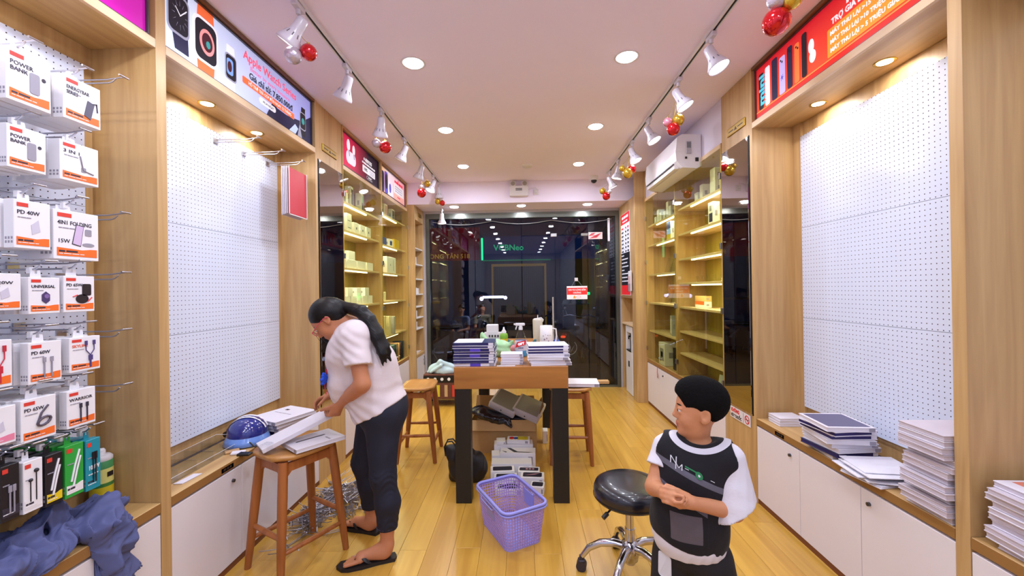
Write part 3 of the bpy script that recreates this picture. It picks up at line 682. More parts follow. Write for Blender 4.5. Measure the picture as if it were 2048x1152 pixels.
MB().tube([(-.08, .10, .002), (-.02, .2, .004)], .0015, 5).tube([(.08, .10, .002), (.0, .2, .004)], .0015, 5).build('string', mat('cord_white', (190, 190, 200), .6), t)
MB().cyl((-.01, .2, .006), (-.01, .2, -.001), .02).rbox(-.035, .175, .0, .015, .225, .005, .002).build('suction_hook', WPL, t)
t = thing('glass_sticker', 'small red and cream sticker high on the glass', 'sticker', (1.115, 6.199, 2.29), FRONT)
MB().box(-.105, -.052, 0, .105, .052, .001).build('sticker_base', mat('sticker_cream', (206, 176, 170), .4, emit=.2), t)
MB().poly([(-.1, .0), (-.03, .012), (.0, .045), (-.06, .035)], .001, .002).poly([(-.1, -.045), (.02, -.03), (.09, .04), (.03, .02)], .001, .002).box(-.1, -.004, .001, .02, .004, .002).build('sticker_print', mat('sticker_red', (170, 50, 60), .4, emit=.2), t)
# faint emblem etched on the door
t = thing('etched_emblem', 'faint round leaf emblem etched low on the glass', 'emblem', (.70, 6.2035, .60), FRONT)
em = mat('etch_grey', (96, 92, 92), .6)
MB().tube([(.11*math.cos(a), .11*math.sin(a), 0) for a in [R(150+k*16) for k in range(17)]], .006, 5).build('emblem_arc', em, t)
MB().poly([(-.01, -.09), (-.075, .05), (-.02, -.02)], 0, .001).poly([(0, -.09), (-.02, .09), (.02, 0)], 0, .001).poly([(.01, -.09), (.08, .04), (.03, -.03)], 0, .001).build('emblem_leaf', em, t)

# ------------------------------------------------------------------ ceiling fittings
dlp = None
for x, y in CEIL_LIGHTS+[(-.97, 5.87), (0, 5.87), (.95, 5.87)]:
    z = 2.7 if y > 5.7 else 3.0
    lab = (('round recessed ceiling downlight between the two tracks, %s row' % ('left' if x < 0 else 'right')) if y > 1.6 else 'round recessed ceiling downlight in the part of the shop behind the viewer', 'ceiling downlights between the tracks') if z == 3 else ('small round downlight under the beam above the glass front', 'downlights under the beam')
    if dlp is None:
        dlp = thing('ceiling_downlight', lab[0], 'light', (x, y, z), 0, lab[1])
        MB().lathe([(.062, 0), (.078, -.004), (.08, -.001), (.08, 0)], n=28).build('trim_ring', WPL, dlp)
        MB().lathe([(.0615, -.003), (.055, -.010), (.03, -.015), (0, -.016)], n=28).build('diffuser', LAMP, dlp)
    else: dup(dlp, loc=(x, y, z), label=lab[0], group=lab[1])
def track(s, y0, y1, label):
    t = thing('light_track', label, 'track', (s*1.13, (y0+y1)/2, 3.0)); L_ = (y1-y0)/2
    MB().box(-.018, -L_, -.02, -.008, L_, 0).box(.008, -L_, -.02, .018, L_, 0).box(-.008, -L_, -.006, .008, L_, 0).box(-.02, -L_-.012, -.022, .02, -L_, 0).box(-.02, L_, -.022, .02, L_+.012, 0).build('rail', WPL, t)
    MB().box(-.008, -L_, -.013, .008, L_, -.0065).build('conductor_slot', BLACK, t)
track(-1, .4, 5.62, 'white ceiling light track above the left cabinets'); track(1, .3, 5.32, 'white ceiling light track above the right cabinets')
SHADE = mat('lamp_white', (206, 200, 210), .3)
def spot(loc, aim, label, on=True, e=1.0):
    """aim: unit-ish direction of the beam"""
    t = thing('track_spotlight', label, 'light', loc)
    MB().rbox(-.016, -.045, -.05, .016, .045, -.0235, .004).cyl((0, 0, -.05), (0, 0, -.075), .011).build('adapter', SHADE, t)
    a = Vector(aim).normalized(); pv = Vector((0, 0, -.14)); T = Matrix.Translation(pv) @ a.to_track_quat('-Z', 'Y').to_matrix().to_4x4()
    MB().tube([(0, 0, -.07), (.0, .034, -.08), (0, .036, -.12), (0, .034, -.14)], .006, 8).build('arm', SHADE, t)
    sh = MB().lathe([(.0, .05), (.022, .05), (.028, .04), (.03, .0), (.033, -.03), (.06, -.085), (.0625, -.1), (.06, -.102), (.056, -.09), (.03, -.03), (.0, -.03)], n=28, T=T).build('lamp_shade', SHADE, t)
    v = MB()
    for k in range(10):
        q = 2*math.pi*k/10; c, s_ = math.cos(q), math.sin(q)
        v.add([T @ Vector((r_*math.cos(q+dq), r_*math.sin(q+dq), z)) for r_, z, dq in ((.0365, -.036, -.06), (.0365, -.036, .06), (.0465, -.056, .06), (.0465, -.056, -.06))], [(0, 1, 2, 3)])
    v.build('cooling_slot', mat('slot_grey', (90, 86, 92), .6), sh)
    MB().lathe([(0, -.088), (.04, -.087), (.0565, -.084)], n=28, T=T).build('lamp_lens', LAMP if on else mat('lens_off', (210, 210, 216), .2), sh)
    if on:
        d = bpy.data.lights.new('spot_beam', 'SPOT'); d.energy = e*5; d.spot_size = R(95); d.spot_blend = .6; d.shadow_soft_size = .04; d.color = (.86, .9, 1)
        o = bpy.data.objects.new('spot_beam', d); col.objects.link(o); p = Vector(loc)+pv+a*.115; o.location = p; o.rotation_euler = a.to_track_quat('-Z', 'Y').to_euler()
ORD = ['nearest', 'second', 'third', 'fourth', 'fifth', 'sixth', 'seventh']
for k, (y, ax_, ay) in enumerate(((2.06, -.75, .05), (2.64, -.55, .35), (3.28, -.25, .45), (3.93, -.5, .1), (4.58, -.4, .15), (5.2, -.35, -.3), (5.55, 0.02, .15))):
    spot((-1.13, y, 3.0), (ax_, ay, -1), 'white track spotlight, %s from the front on the left track' % ORD[k], on=k != 6)
for k, (y, ax_, ay) in enumerate(((2.42, .35, -.25), (2.93, .5, -.2), (3.6, .45, -.25), (4.15, .35, -.2), (4.75, -.2, .1), (5.2, .45, 0))):
    spot((1.13, y, 3.0), (ax_, ay, -1), 'white track spotlight, %s from the front on the right track' % ORD[k])
for y in (.9, 1.45): spot((-1.13, y, 3.0), (-.75, .1, -1), 'white track spotlight above the hanging accessory packs, %s one' % ('nearer' if y < 1 else 'farther'), e=1.8)
for y in (.9, 1.7): spot((1.13, y, 3.0), (.7, .05, -1), 'white track spotlight above the near right niche, %s one' % ('nearer' if y < 1 else 'farther'), e=.35)
spot((-1.155, 5.88, 2.70+.0), (0, 0, -1), 'white spotlight under the beam near the glass front', e=1)
BR = mat('bauble_red', (206, 20, 32), .12, .6, coat=.6); BG = mat('bauble_gold', (206, 170, 60), .2, .7); BS = mat('bauble_silver', (196, 184, 196), .3, .6, bump=.6, nscale=90); BP = mat('bauble_pink', (226, 150, 170), .2, .5)
def baubles(top, items, label):
    t = thing('bauble_cluster', label, 'decoration', top)
    tp = Vector(top)
    for (p, r, m, n) in items:
        q = Vector(p)-tp
        b = MB().ball(q, r, 20).build(n, m, t)
        MB().cyl(q+Vector((0, 0, r*.95)), q+Vector((0, 0, r*1.15)), r*.2, n=10).build('bauble_cap', BG, b)
        MB().tube([q+Vector((0, 0, r*1.1)), (q+Vector((0, 0, r*1.1)))*.4+Vector((0, 0, -.01)), (0, 0, 0)], .0014, 5).build('string', BG, b)
baubles((-1.13, 2.06, 2.84), [((-1.16, 2.06, 2.715), .042, BS, 'silver_bauble'), ((-1.10, 2.10, 2.752), .042, BR, 'red_bauble')], 'silver and red baubles on the nearest left spotlight')
baubles((-1.15, 3.28, 2.83), [((-1.17, 3.28, 2.70), .036, BS, 'silver_bauble'), ((-1.115, 3.33, 2.685), .05, BR, 'red_bauble')], 'silver and large red baubles on the third left spotlight')
baubles((-1.15, 4.7, 2.86), [((-1.16, 4.75, 2.71), .045, BS, 'silver_bauble'), ((-1.15, 4.68, 2.625), .053, BR, 'red_bauble'), ((-1.09, 4.72, 2.74), .038, BG, 'gold_bauble')], 'red, silver and gold baubles on the fifth left spotlight')
baubles((-1.13, 5.55, 2.86), [((-1.14, 5.54, 2.71), .04, BG, 'gold_bauble'), ((-1.08, 5.55, 2.69), .038, BR, 'red_bauble')], 'gold and red baubles at the far end of the left track')
baubles((1.13, 1.75, 2.86), [((1.115, 1.79, 2.64), .056, BR, 'red_bauble'), ((1.15, 1.74, 2.70), .04, BG, 'gold_bauble'), ((1.10, 1.76, 2.715), .04, BS, 'silver_bauble')], 'large red bauble with gold and silver ones at the top edge')
baubles((1.12, 2.93, 2.85), [((1.095, 2.94, 2.625), .045, BR, 'red_bauble'), ((1.13, 2.94, 2.69), .042, BG, 'gold_bauble'), ((1.06, 2.95, 2.68), .033, BP, 'pink_bauble')], 'red, gold and pink baubles beside the air conditioner')
baubles((1.10, 4.15, 2.83), [((1.08, 4.15, 2.655), .05, BG, 'gold_bauble'), ((1.13, 4.17, 2.70), .042, BR, 'red_bauble'), ((1.03, 4.17, 2.71), .03, BG, 'gold_bauble')], 'two gold and one red bauble on the fourth right spotlight')
baubles((1.12, 5.2, 2.84), [((1.08, 5.2, 2.66), .05, BR, 'red_bauble'), ((1.04, 5.22, 2.73), .04, BG, 'gold_bauble'), ((1.12, 5.22, 2.72), .03, BS, 'silver_bauble')], 'red bauble with small gold ones at the far end of the right track')
o = MB().lathe([(0, -.028), (.05, -.026), (.065, -.012), (.068, 0)], (.08, 4.95, 3.0), 28).build('smoke_detector', WPL); tag(o, 'flat round smoke detector in the middle of the ceiling', 'smoke detector')
t = thing('security_camera', 'small white dome security camera on the far ceiling', 'camera', (.98, 5.5, 3.0))
MB().lathe([(0, -.06), (.052, -.055), (.056, -.02), (.056, 0)], n=28).build('housing', WPL, t); MB().ball((0, 0, -.055), .04, 20).build('dome', BLACK, t)
t = thing('emergency_light', 'white twin head emergency light on the beam', 'light', (-.03, 5.658, 2.86), FRONT)
MB().rbox(-.13, -.08, 0, .13, .06, .06, .006).build('body', WPL, t)
MB().box(-.045, .015, .0605, .045, .025, .0615).box(-.045, -.005, .0605, .045, .005, .0615).build('vent', BLACK, t)
for sx in (-1, 1): 
    h = MB().cyl((sx*.08, .09, .01), (sx*.08, .09, .06), .035, .04, 20).build('lamp_head', WPL, t); MB().cyl((sx*.08, .09, .0605), (sx*.08, .09, .062), .03, n=20).build('lamp_lens', STEEL, h)
o = MB().rbox(.17, 5.645, 2.80, .24, 5.659, 2.88, .004).rbox(.19, 5.62, 2.82, .22, 5.645, 2.86, .003).build('wall_socket', WPL); sock = o; tag(o, 'white socket with plug on the beam beside the emergency light', 'socket')
o = MB().tube([(.23, 5.63, 2.86), (.2, 5.64, 2.9), (.13, 5.65, 2.89), (.1, 5.655, 2.87)], .004, 6).build('power_cord', WPL, sock)
# decorative cable sagging along the glass
o = MB().tube([(-1.35+.1*k, 6.15, 2.53-.05*abs(math.sin(k*math.pi/9))) for k in range(28)], .005, 6).build('sagging_cable', mat('cable_grey', (120, 120, 118), .5)); tag(o, 'thin grey cable sagging along the top of the glass', 'cable')
# air conditioner
t = thing('air_conditioner', 'white wall air conditioner above the right glass cabinets', 'air conditioner', (1.6, 4.11, 2.70))
prof = [(0, .15), (-.17, .155), (-.21, .13), (-.225, .0), (-.22, -.08), (-.17, -.14), (-.04, -.15), (0, -.13)]
ac = MB(); T = Matrix(((1, 0, 0, .005), (0, 0, 1, 0), (0, 1, 0, 0), (0, 0, 0, 1))); ac.poly(prof, -.45, .45, T=T); ac.build('body', mat('ac_white', (226, 222, 228), .35), t)
MB().box(-.218, -.40, -.10, -.2262, .40, -.092).build('air_slot', BLACK, t)
MB().rbox(-.221, -.452, .02, -.15, -.4505, .0, .0003).build('end_trim', WPL, t)
MB().box(-.215, -.40, -.085, -.178, .40, -.138, T=None).build('louvre', WPL, t)
rm = MB().rbox(-.13, -.462, -.02, -.085, -.451, .09, .003).build('remote_control', mat('remote_grey', (176, 172, 180), .4), t); MB().rbox(-.125, -.464, .03, -.09, -.4625, .08, .001).build('screen', mat('lcd', (120, 124, 130), .3), rm)
MB().rbox(-.05, -.456, -.09, -.02, -.4505, -.055, .002).rbox(-.14, -.455, -.065, -.12, -.4505, -.045, .002).build('end_label', BLACK, t)
o = MB().tube([(1.57, 4.62, 2.60), (1.55, 4.68, 2.585), (1.55, 4.74, 2.60), (1.58, 4.77, 2.64), (1.605, 4.77, 2.66)], .014, 10).build('drain_pipe', mat('pipe_tan', (170, 140, 110), .6)); tag(o, 'short tan pipe curling under the air conditioner', 'pipe')
# water dispenser
t = thing('water_dispenser', 'slim white water dispenser with black tap bay in the pier niche', 'water dispenser', (1.49, 5.80, 0))
MB().rbox(.0, -.17, 0, .24, .17, .60, .008).rbox(.0, -.17, .60, .24, -.12, .95, .004).rbox(0, .12, .6, .24, .17, .95, .004).rbox(0, -.12, .86, .24, .12, .95, .004).build('body', WPL, t)
MB().box(.05, -.12, .60, .1, .12, .86).box(-.004, -.12, .6, .05, .12, .615).build('tap_bay', BLACK, t)
for y in (-.06, .06): MB().cyl((.05, y, .80), (.01, y, .80), .012).cyl((.015, y, .80), (.015, y, .76), .009).build('tap', CHROME if y < 0 else BLACK, t)
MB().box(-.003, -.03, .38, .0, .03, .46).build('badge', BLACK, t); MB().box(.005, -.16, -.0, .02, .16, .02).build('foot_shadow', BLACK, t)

# ------------------------------------------------------------------ hooks and hanging packs
hk = MB(); X0 = 0
hk.box(0, -.018, -.012, .006, .018, .02)
hk.tube([(.006, .006, .012), (.20, .006, .012), (.27, .006, .02)], .003, 6).tube([(.27, -.014, .021), (.27, .026, .021)], .004, 6)
hk.tube([(.006, -.006, -.008), (.22, -.006, -.008), (.235, -.006, -.004), (.25, -.006, .008)], .003, 6)
HOOKME = hk.mesh('display_hook', [WIRE])
tipme = MB().rbox(.205, -.014, -.022, .222, .002, -.0, .002).mesh('price_clip', [WPL])
def hook(x, y, z, label, group, clip=True, s=-1):
    o = bpy.data.objects.new('display_hook', HOOKME); col.objects.link(o); o.location = (x, y, z)
    if s > 0: o.rotation_euler = (0, 0, math.pi)
    tag(o, label, 'hook', group)
    if clip: c = bpy.data.objects.new('price_clip', tipme); col.objects.link(c); c.parent = o
    return o
for k, (y, z) in enumerate(((2.447, 2.43), (2.702, 2.437), (2.955, 2.444))):
    hook(-1.87, y, z, ['empty chrome double hook highest on the bare left pegboard, nearest the hanging packs', 'empty chrome double hook in the middle of three on the bare pegboard', 'chrome double hook carrying the red folders'][k], None, False)
PACK_OR = mat('pack_orange', (238, 110, 40), .4); PACK_RED = mat('pack_red', (214, 60, 50), .4); PK_INK = mat('pack_ink', (50, 46, 62), .4); PK_G = mat('pack_grey', (150, 146, 160), .4)
packproto = {}
def pack(y0, y1, zt, zb, title, label, pic, n=3, xf=-1.615, d=.03, base=None, band=None, lean=0, titlec=None, tw=.7, step=.045):
    w_, h_ = (y1-y0), (zt-zb); base = base or BOXW; band = PACK_OR if band is None else band
    t = thing('accessory_pack', label, 'package', (xf, (y0+y1)/2, zb), (R(90), R(lean) if False else 0, R(90)))
    W = w_/2
    MB().rbox(-W, 0, -d, W, h_, 0, .0015).build('carton', base, t)
    MB().poly([(-W*.35, h_-.002), (W*.35, h_-.002), (W*.3, h_+.025), (W*.1, h_+.025), (W*.1, h_+.014), (-W*.1, h_+.014), (-W*.1, h_+.025), (-W*.3, h_+.025)], -d+.001, -d+.003).build('hang_tab', base, t)
    if band: flat(t, 'orange_band', [(-W*.88, h_*.07), (W*.9, h_*.07), (W*.9, h_*.24), (W*.6, h_*.235), (W*.2, h_*.21), (-W*.88, h_*.24)], band, .0003, .0006); bars(t, PK_INK, -W*.8, h_*.15, w_*.4, h_*.035, 2, .001); bars(t, BOXW, -W*.8, h_*.11, w_*.55, h_*.015, 4, .001)
    flat(t, 'brand_tag', rect(-W*.85, h_*.86, -W*.25, h_*.94), PACK_RED, .0003, .0006)
    if title: text(title, h_*.115, t, titlec or PK_INK, -W*.85, h_*.71, .0006, bold=.0001, width=w_*tw)
    bars(t, PK_G, -W*.8, h_*.63, w_*.35, h_*.02, 3, .0005)
    pic(t, W, h_)
    sd = MB()
    for a in range(3):
        for b in range(2): sd.box(-W-.0006, h_*.1+b*h_*.08, -d*.85+a*d*.28, -W, h_*.1+b*h_*.08+h_*.05, -d*.85+a*d*.28+d*.16)
    sd.build('side_icon', PK_G, t)
    for k in range(1, n+1):
        o = MB().rbox(-W, 0, -d, W, h_, 0, .0015).build('accessory_pack', base) if k == 1 else dup(o)
        o.rotation_euler = t.rotation_euler; o.location = (xf-k*(step if k < 4 else step), (y0+y1)/2+random.uniform(-.004, .004), zb+random.uniform(-.003, .003))
        if o.location.x-d < -1.868: bpy.data.objects.remove(o); break
        tag(o, 'plain carton behind ' + label, 'package', 'cartons behind ' + label)
    hook(-1.87, (y0+y1)/2, zt+.035, 'chrome hook holding ' + label, None)
    return t
def pic_bank(t, W, H): MB().poly(rrect(W*.0, H*.27, W*.45, H*.68, W*.1), .0004, .002).build('printed_device', PK_G, t); flat(t, 'printed_dot', ell2(W*.65, H*.62, W*.1, H*.04), PK_INK, .0004)
def pic_bar(t, W, H): MB().poly([(W*.05, H*.22), (W*.4, H*.16), (W*.62, H*.56), (W*.25, H*.6)], .0008, .003).build('printed_device', mat('slate', (84, 80, 100), .3), t); MB().tube([(W*.5, H*.56, .002), (W*.75, H*.6, .002), (W*.8, H*.4, .002)], .002, 6).build('printed_cable', PK_INK, t)
def pic_3in1(t, W, H): MB().tube([(W*.0, H*.7, .001), (W*.15, H*.35, .001), (W*.7, H*.3, .001)], .0025, 6).build('printed_cable', PK_G, t); flat(t, 'printed_plug', rrect(W*.05, H*.3, W*.3, H*.42, .003), PK_G, .0006)
def pic_fold(t, W, H):
    flat(t, 'printed_phone', [(-W*.25, H*.32), (W*.15, H*.28), (W*.3, H*.72), (-W*.05, H*.74)], PK_INK, .0005, .0005); flat(t, 'printed_screen', [(-W*.21, H*.335), (W*.13, H*.30), (W*.27, H*.705), (-W*.035, H*.722)], mat('screen_lilac', (206, 184, 220), .3), .001, .0005)
    flat(t, 'printed_stand', rrect(W*.35, H*.52, W*.65, H*.66, .004), PK_G, .0005); flat(t, 'printed_stand', ell2(W*.5, H*.33, W*.28, H*.04), PK_G, .0005); text('15W', H*.11, t, PK_INK, -W*.85, H*.34, .0006)
def pic_cube(t, W, H):
    flat(t, 'printed_device', [(W*.3*math.cos(a)+W*.05, H*.17*math.sin(a)+H*.44) for a in [R(30+60*k) for k in range(6)]], mat('plum', (74, 56, 104), .4), .0005, .001)
    flat(t, 'printed_device', ell2(W*.1, H*.48, W*.16, H*.06), mat('plum_light', (124, 100, 160), .4), .0016, .0005)
def pic_case(t, W, H):
    m = mat('case_black', (34, 24, 34), .4)
    flat(t, 'printed_device', ell2(W*.15, H*.36, W*.42, H*.13), m, .0005, .001); flat(t, 'printed_device', rrect(W*.15, H*.45, W*.75, H*.78, .006), m, .0005, .001); MB().tube([(-W*.45, H*.42, .001), (-W*.15, H*.47, .001)], .002, 5).tube([(W*.5, H*.28, .001), (W*.8, H*.4, .001)], .002, 5).build('printed_cable', PACK_RED, t)
def pic_charger(t, W, H): flat(t, 'printed_device', [(W*-.05, H*.3), (W*.4, H*.38), (W*.3, H*.62), (-W*.1, H*.5)], mat('pale_lilac', (200, 196, 214), .4), .0005)
def pic_lines(m1, m2):
    def f(t, W, H):
        for dx in (-.1, .35): MB().tube([(W*dx, H*.12, .002), (W*dx, H*.5, .002)], .0022, 6).box(W*dx-.004, H*.5, .001, W*dx+.004, H*.62, .004).build('printed_cable', m1 if dx < 0 else m2, t)
    return f
def pic_y(m1):
    def f(t, W, H):
        MB().tube([(W*.3, H*.1, .002), (W*.3, H*.38, .002)], .003, 6).box(W*.3-.006, H*.3, .001, W*.3+.006, H*.45, .005).tube([(W*.3, H*.45, .002), (W*.02, H*.6, .002), (W*.0, H*.78, .002)], .0015, 5).tube([(W*.3, H*.45, .002), (W*.55, H*.6, .002), (W*.55, H*.78, .002)], .0015, 5).box(-.003, H*.75, .001, .005, H*.88, .004).box(W*.55-.004, H*.75, .001, W*.55+.004, H*.88, .004).build('printed_cable', m1, t)
    return f
def pic_coil(t, W, H):
    MB().tube([(W*.25+W*.38*math.cos(a), H*.42+H*.09*math.sin(a)+W*.1*math.cos(a), .002+.0008*(k//12)) for k, a in enumerate([R(30*k) for k in range(36)])], .0035, 6).tube([(-W*.1, H*.42, .002), (W*.1, H*.62, .002), (W*.5, H*.78, .002)], .003, 6).build('printed_cable', mat('coil_grey', (84, 74, 88), .5), t)
PKG = pack
SKY = mat('title_orange', (226, 96, 60), .4); REDC = mat('cable_red', (190, 40, 60), .4); PURC = mat('cable_purple', (76, 62, 120), .4)
pack(1.24, 1.362, 2.292, 2.125, 'POWER\nBANK', 'white power bank pack in the top hanging row', pic_bank, 3, d=.04, tw=.5)
pack(1.40, 1.527, 2.288, 2.132, 'ENERGYBAR\nSERIES', 'white pack showing a slate power bar, end of top row', pic_bar, 3, d=.045, tw=.6)
pack(1.08, 1.205, 2.27, 2.12, '', 'white pack cut by the left edge in the top row', pic_bank, 2, d=.04)
pack(1.24, 1.345, 2.048, 1.91, 'POWER\nBANK', 'smaller white power bank pack in the second row', pic_bank, 4, d=.03, tw=.5)
pack(1.387, 1.517, 2.052, 1.91, '3 IN 1', 'white three in one cable pack in the second row', pic_3in1, 3, d=.045, tw=.4, band=None)
pack(1.255, 1.356, 1.812, 1.655, 'PD 40W', 'white charger pack beside the folding stand pack', pic_charger, 4, d=.035, tw=.6)
pack(1.365, 1.514, 1.802, 1.628, '4IN1 FOLDING', 'wide white pack showing a phone on a folding stand', pic_fold, 2, d=.055, tw=.75)
pack(1.175, 1.272, 1.572, 1.456, 'PD 20W', 'white charger pack at the left edge of the fourth row', pic_charger, 3, d=.035, tw=.7)
pack(1.292, 1.382, 1.562, 1.44, 'UNIVERSAL', 'white pack showing a purple cube adapter', pic_cube, 3, d=.035, tw=.75)
pack(1.394, 1.497, 1.570, 1.44, 'PD 65W', 'white pack showing a black cable case', pic_case, 3, d=.035, tw=.5)
pack(1.155, 1.247, 1.365, 1.218, '', 'white pack with a red forked cable at the left edge', pic_y(REDC), 3, tw=.4)
pack(1.289, 1.385, 1.345, 1.208, 'PD 60W', 'white pack showing two pale cables', pic_lines(PK_G, PK_G), 4, tw=.55)
pack(1.410, 1.515, 1.347, 1.222, 'SKYLINE', 'white pack with orange title and dark forked cable', pic_y(PURC), 3, titlec=SKY, tw=.5)
pack(1.16, 1.255, 1.157, 1.04, '', 'pale pink edged pack at the left edge of the sixth row', pic_charger, 2, band=mat('pack_pink', (226, 130, 160), .4))
pack(1.268, 1.366, 1.162, 1.022, 'PD 65W', 'white pack showing a coiled grey cable', pic_coil, 3, tw=.55)
pack(1.400, 1.496, 1.158, 1.025, 'WARRIOR', 'white pack showing two black cables', pic_lines(PK_INK, PK_INK), 3, tw=.8)
BK = mat('pack_black', (28, 24, 30), .35); YL = mat('pack_yellow', (226, 196, 30), .4); GN = mat('pack_green', (44, 160, 60), .4); TL = mat('pack_teal', (30, 140, 160), .4)
def pic_ear(t, W, H): MB().tube([(-W*.3, H*.2, .001), (-W*.3, H*.6, .001)], .0015, 5).tube([(W*.3, H*.2, .001), (W*.3, H*.75, .001)], .0015, 5).ball((-W*.3, H*.62, .001), .006, 10).ball((W*.3, H*.78, .001), .007, 10).build('printed_earphones', BK, t)
def pic_white(t, W, H): MB().tube([(-W*.4, H*.3, .002), (W*.0, H*.6, .002), (W*.5, H*.88, .002)], .003, 6).tube([(-W*.2, H*.2, .002), (W*.2, H*.5, .002), (W*.6, H*.75, .002)], .003, 6).build('printed_cable', BOXW, t)
def pic_100(t, W, H): text('100W', H*.12, t, BOXW, -W*.7, H*.4, .0006, bold=.0004, width=W*1.4); pic_lines(BK, BK)(t, W*.8, H*1.2); bars(t, BOXW, -W*.7, H*.3, W*1.3, H*.02, 3, .0006)
pack(1.15, 1.205, .975, .81, '', 'narrow white pack lowest at the left edge', pic_ear, 2, band=PACK_RED)
pack(1.215, 1.262, .972, .80, '', 'narrow black pack low in the hanging row', pic_lines(PK_G, PK_G), 4, base=BK, band=PK_INK)
pack(1.272, 1.325, .962, .795, '', 'white pack printed with black earphones', pic_ear, 3, band=mat('band_white', (230, 228, 232), .4))
pack(1.333, 1.384, .958, .785, '', 'black pack with yellow base showing a white adapter', pic_white, 4, base=BK, band=YL)
pack(1.392, 1.452, .966, .782, '', 'green pack printed with white cables', pic_white, 4, base=GN, band=mat('band_white', ()))
pack(1.460, 1.512, .962, .775, '', 'teal pack printed 100W beside the spray can', pic_100, 4, base=TL, band=TL)
for z in (2.42, 1.87, 1.63, 1.40, 1.18): hook(-1.87, 1.60, z-.06, 'empty chrome double hook at the end of the crowded pegboard', 'empty hooks at the end of the crowded pegboard', False)
# red folders on bare pegboard
t = thing('folder_pack', 'red backed folders hanging from the last hook of the bare pegboard', 'folder', (-1.64, 2.955, 2.06), (R(90), 0, R(90)))
MB().rbox(-.115, 0, -.006, .115, .33, 0, .002).build('cover', mat('folder_red', (196, 40, 56), .4), t)
for k in range(4): MB().rbox(-.117, -.004*k, -.02-.012*k, .115, .335, -.012-.012*k, .002).build('sleeve', mat('sleeve_pale', (206, 200, 214), .4), t)
MB().box(-.12, -.006, .0, -.115, .335, .004).box(.115, -.006, 0, .12, .335, .004).box(-.12, -.008, 0, .12, -.002, .004).build('clear_edge', WPL, t)

# ------------------------------------------------------------------ cartons, books, stacks
def carton(x, y, z, lx, ly, lz, rot, label, mats, cat='box', name='carton', group=None, mark='print', r=.003):
    """lid and base with a seam between, a print on the lid and a sticker on the end"""
    t = thing(name, label, cat, (x, y, z), R(rot), group)
    MB().rbox(-lx/2, -ly/2, 0, lx/2, ly/2, lz, min(r, lz*.3)).build('case', mats[0], t)
    if len(mats) > 1: MB().box(-lx*.46, -ly*.46, lz, lx*.46, ly*.46, lz+.0006).build('lid_print', mats[1], t)
    if lz > .012: MB().box(lx*.3, -ly/2-.0006, lz*.2, lx*.42, -ly/2+.0002, lz*.75).build('end_sticker', mats[2] if len(mats) > 2 else PK_G, t)
    return t
NAVY = mat('notebook_navy', (38, 34, 96), .35); NAVYT = mat('notebook_top', (30, 40, 92), .3); PAGE = mat('page_white', (222, 218, 228), .5); DUST = mat('dusty_white', (200, 190, 200), .6, noise=.12, nscale=12)
def notebook(x, y, z, lx, ly, lz, rot, label, cover, topm, group=None, strap=None):
    t = thing('notebook_box', label, 'box', (x, y, z), R(rot), group)
    MB().rbox(-lx/2, -ly/2, 0, lx/2, ly/2, lz*.18, .0008).rbox(-lx/2, -ly/2, lz*.82, lx/2, ly/2, lz, .0008).build('cover', topm, t)
    MB().box(-lx/2+.002, -ly/2+.002, lz*.18, lx/2-.002, ly/2-.002, lz*.82).build('body', cover, t)
    MB().box(lx*.36, -ly/2-.0006, lz*.1, lx*.48, -ly/2+.001, lz*.9).build('end_sticker', PAGE if cover == NAVY else PK_G, t)
    if strap: MB().box(-lx*.1, -ly/2-.001, 0, lx*.15, -ly/2+.001, lz).build('strap', strap, t)
    return t
BAND = mat('violet_band', (86, 66, 190), .4)
z = .956
for k in range(8):
    navy = k > 0; lz = .0205
    notebook(-.352+random.uniform(-.006, .006), 3.0+random.uniform(-.005, .005), z, .295, .24, lz, random.uniform(-1.5, 1.5), ('bottom white notebook box of the navy pile on the table' if k == 0 else 'top navy notebook box with white sleeve on the left table pile' if k == 7 else 'navy notebook box inside the left table pile'), NAVY if navy else PAGE, PAGE if k % 2 == 0 and k < 7 else NAVYT, 'navy notebook boxes in the left table pile' if 0 < k < 7 else None, BAND if k in (0, 3, 5) else None); z += lz+.0004
MB().box(-.14, -.11, .0206, .06, .115, .0216).poly([(-.06, -.04), (.06, .02), (.02, .06), (-.09, .0)], .0217, .0222).build('white_sleeve', PAGE, bpy.data.objects[[o.name for o in bpy.data.objects if o.name.startswith('notebook_box')][-1]])
z = .956
for k in range(7):
    navy = k > 3; lz = .0195
    notebook(.168+(.012 if not navy else 0)+random.uniform(-.008, .008), 3.0+random.uniform(-.006, .01), z, .29, .22 if navy else .25, lz, random.uniform(-3, 5), 'navy notebook box on top of the right table pile' if navy else 'white notebook box at the bottom of the right table pile', NAVY if navy else PAGE, PAGE, 'navy boxes of the right table pile' if navy else 'white boxes of the right table pile'); z += lz+.0004
z = .956
for k in range(4): notebook(-.085+random.uniform(-.004, .004), 2.99, z, .16, .13, .019, random.uniform(-1, 1), 'small white notebook box between the two big table piles', PAGE, PAGE, 'small white boxes between the table piles'); z += .0194
o = MB().box(-.19, 2.87, .956, -.06, 2.90, .9575).build('paper_slip', PAGE); tag(o, 'flat white paper slip at the front edge of the table', 'paper')
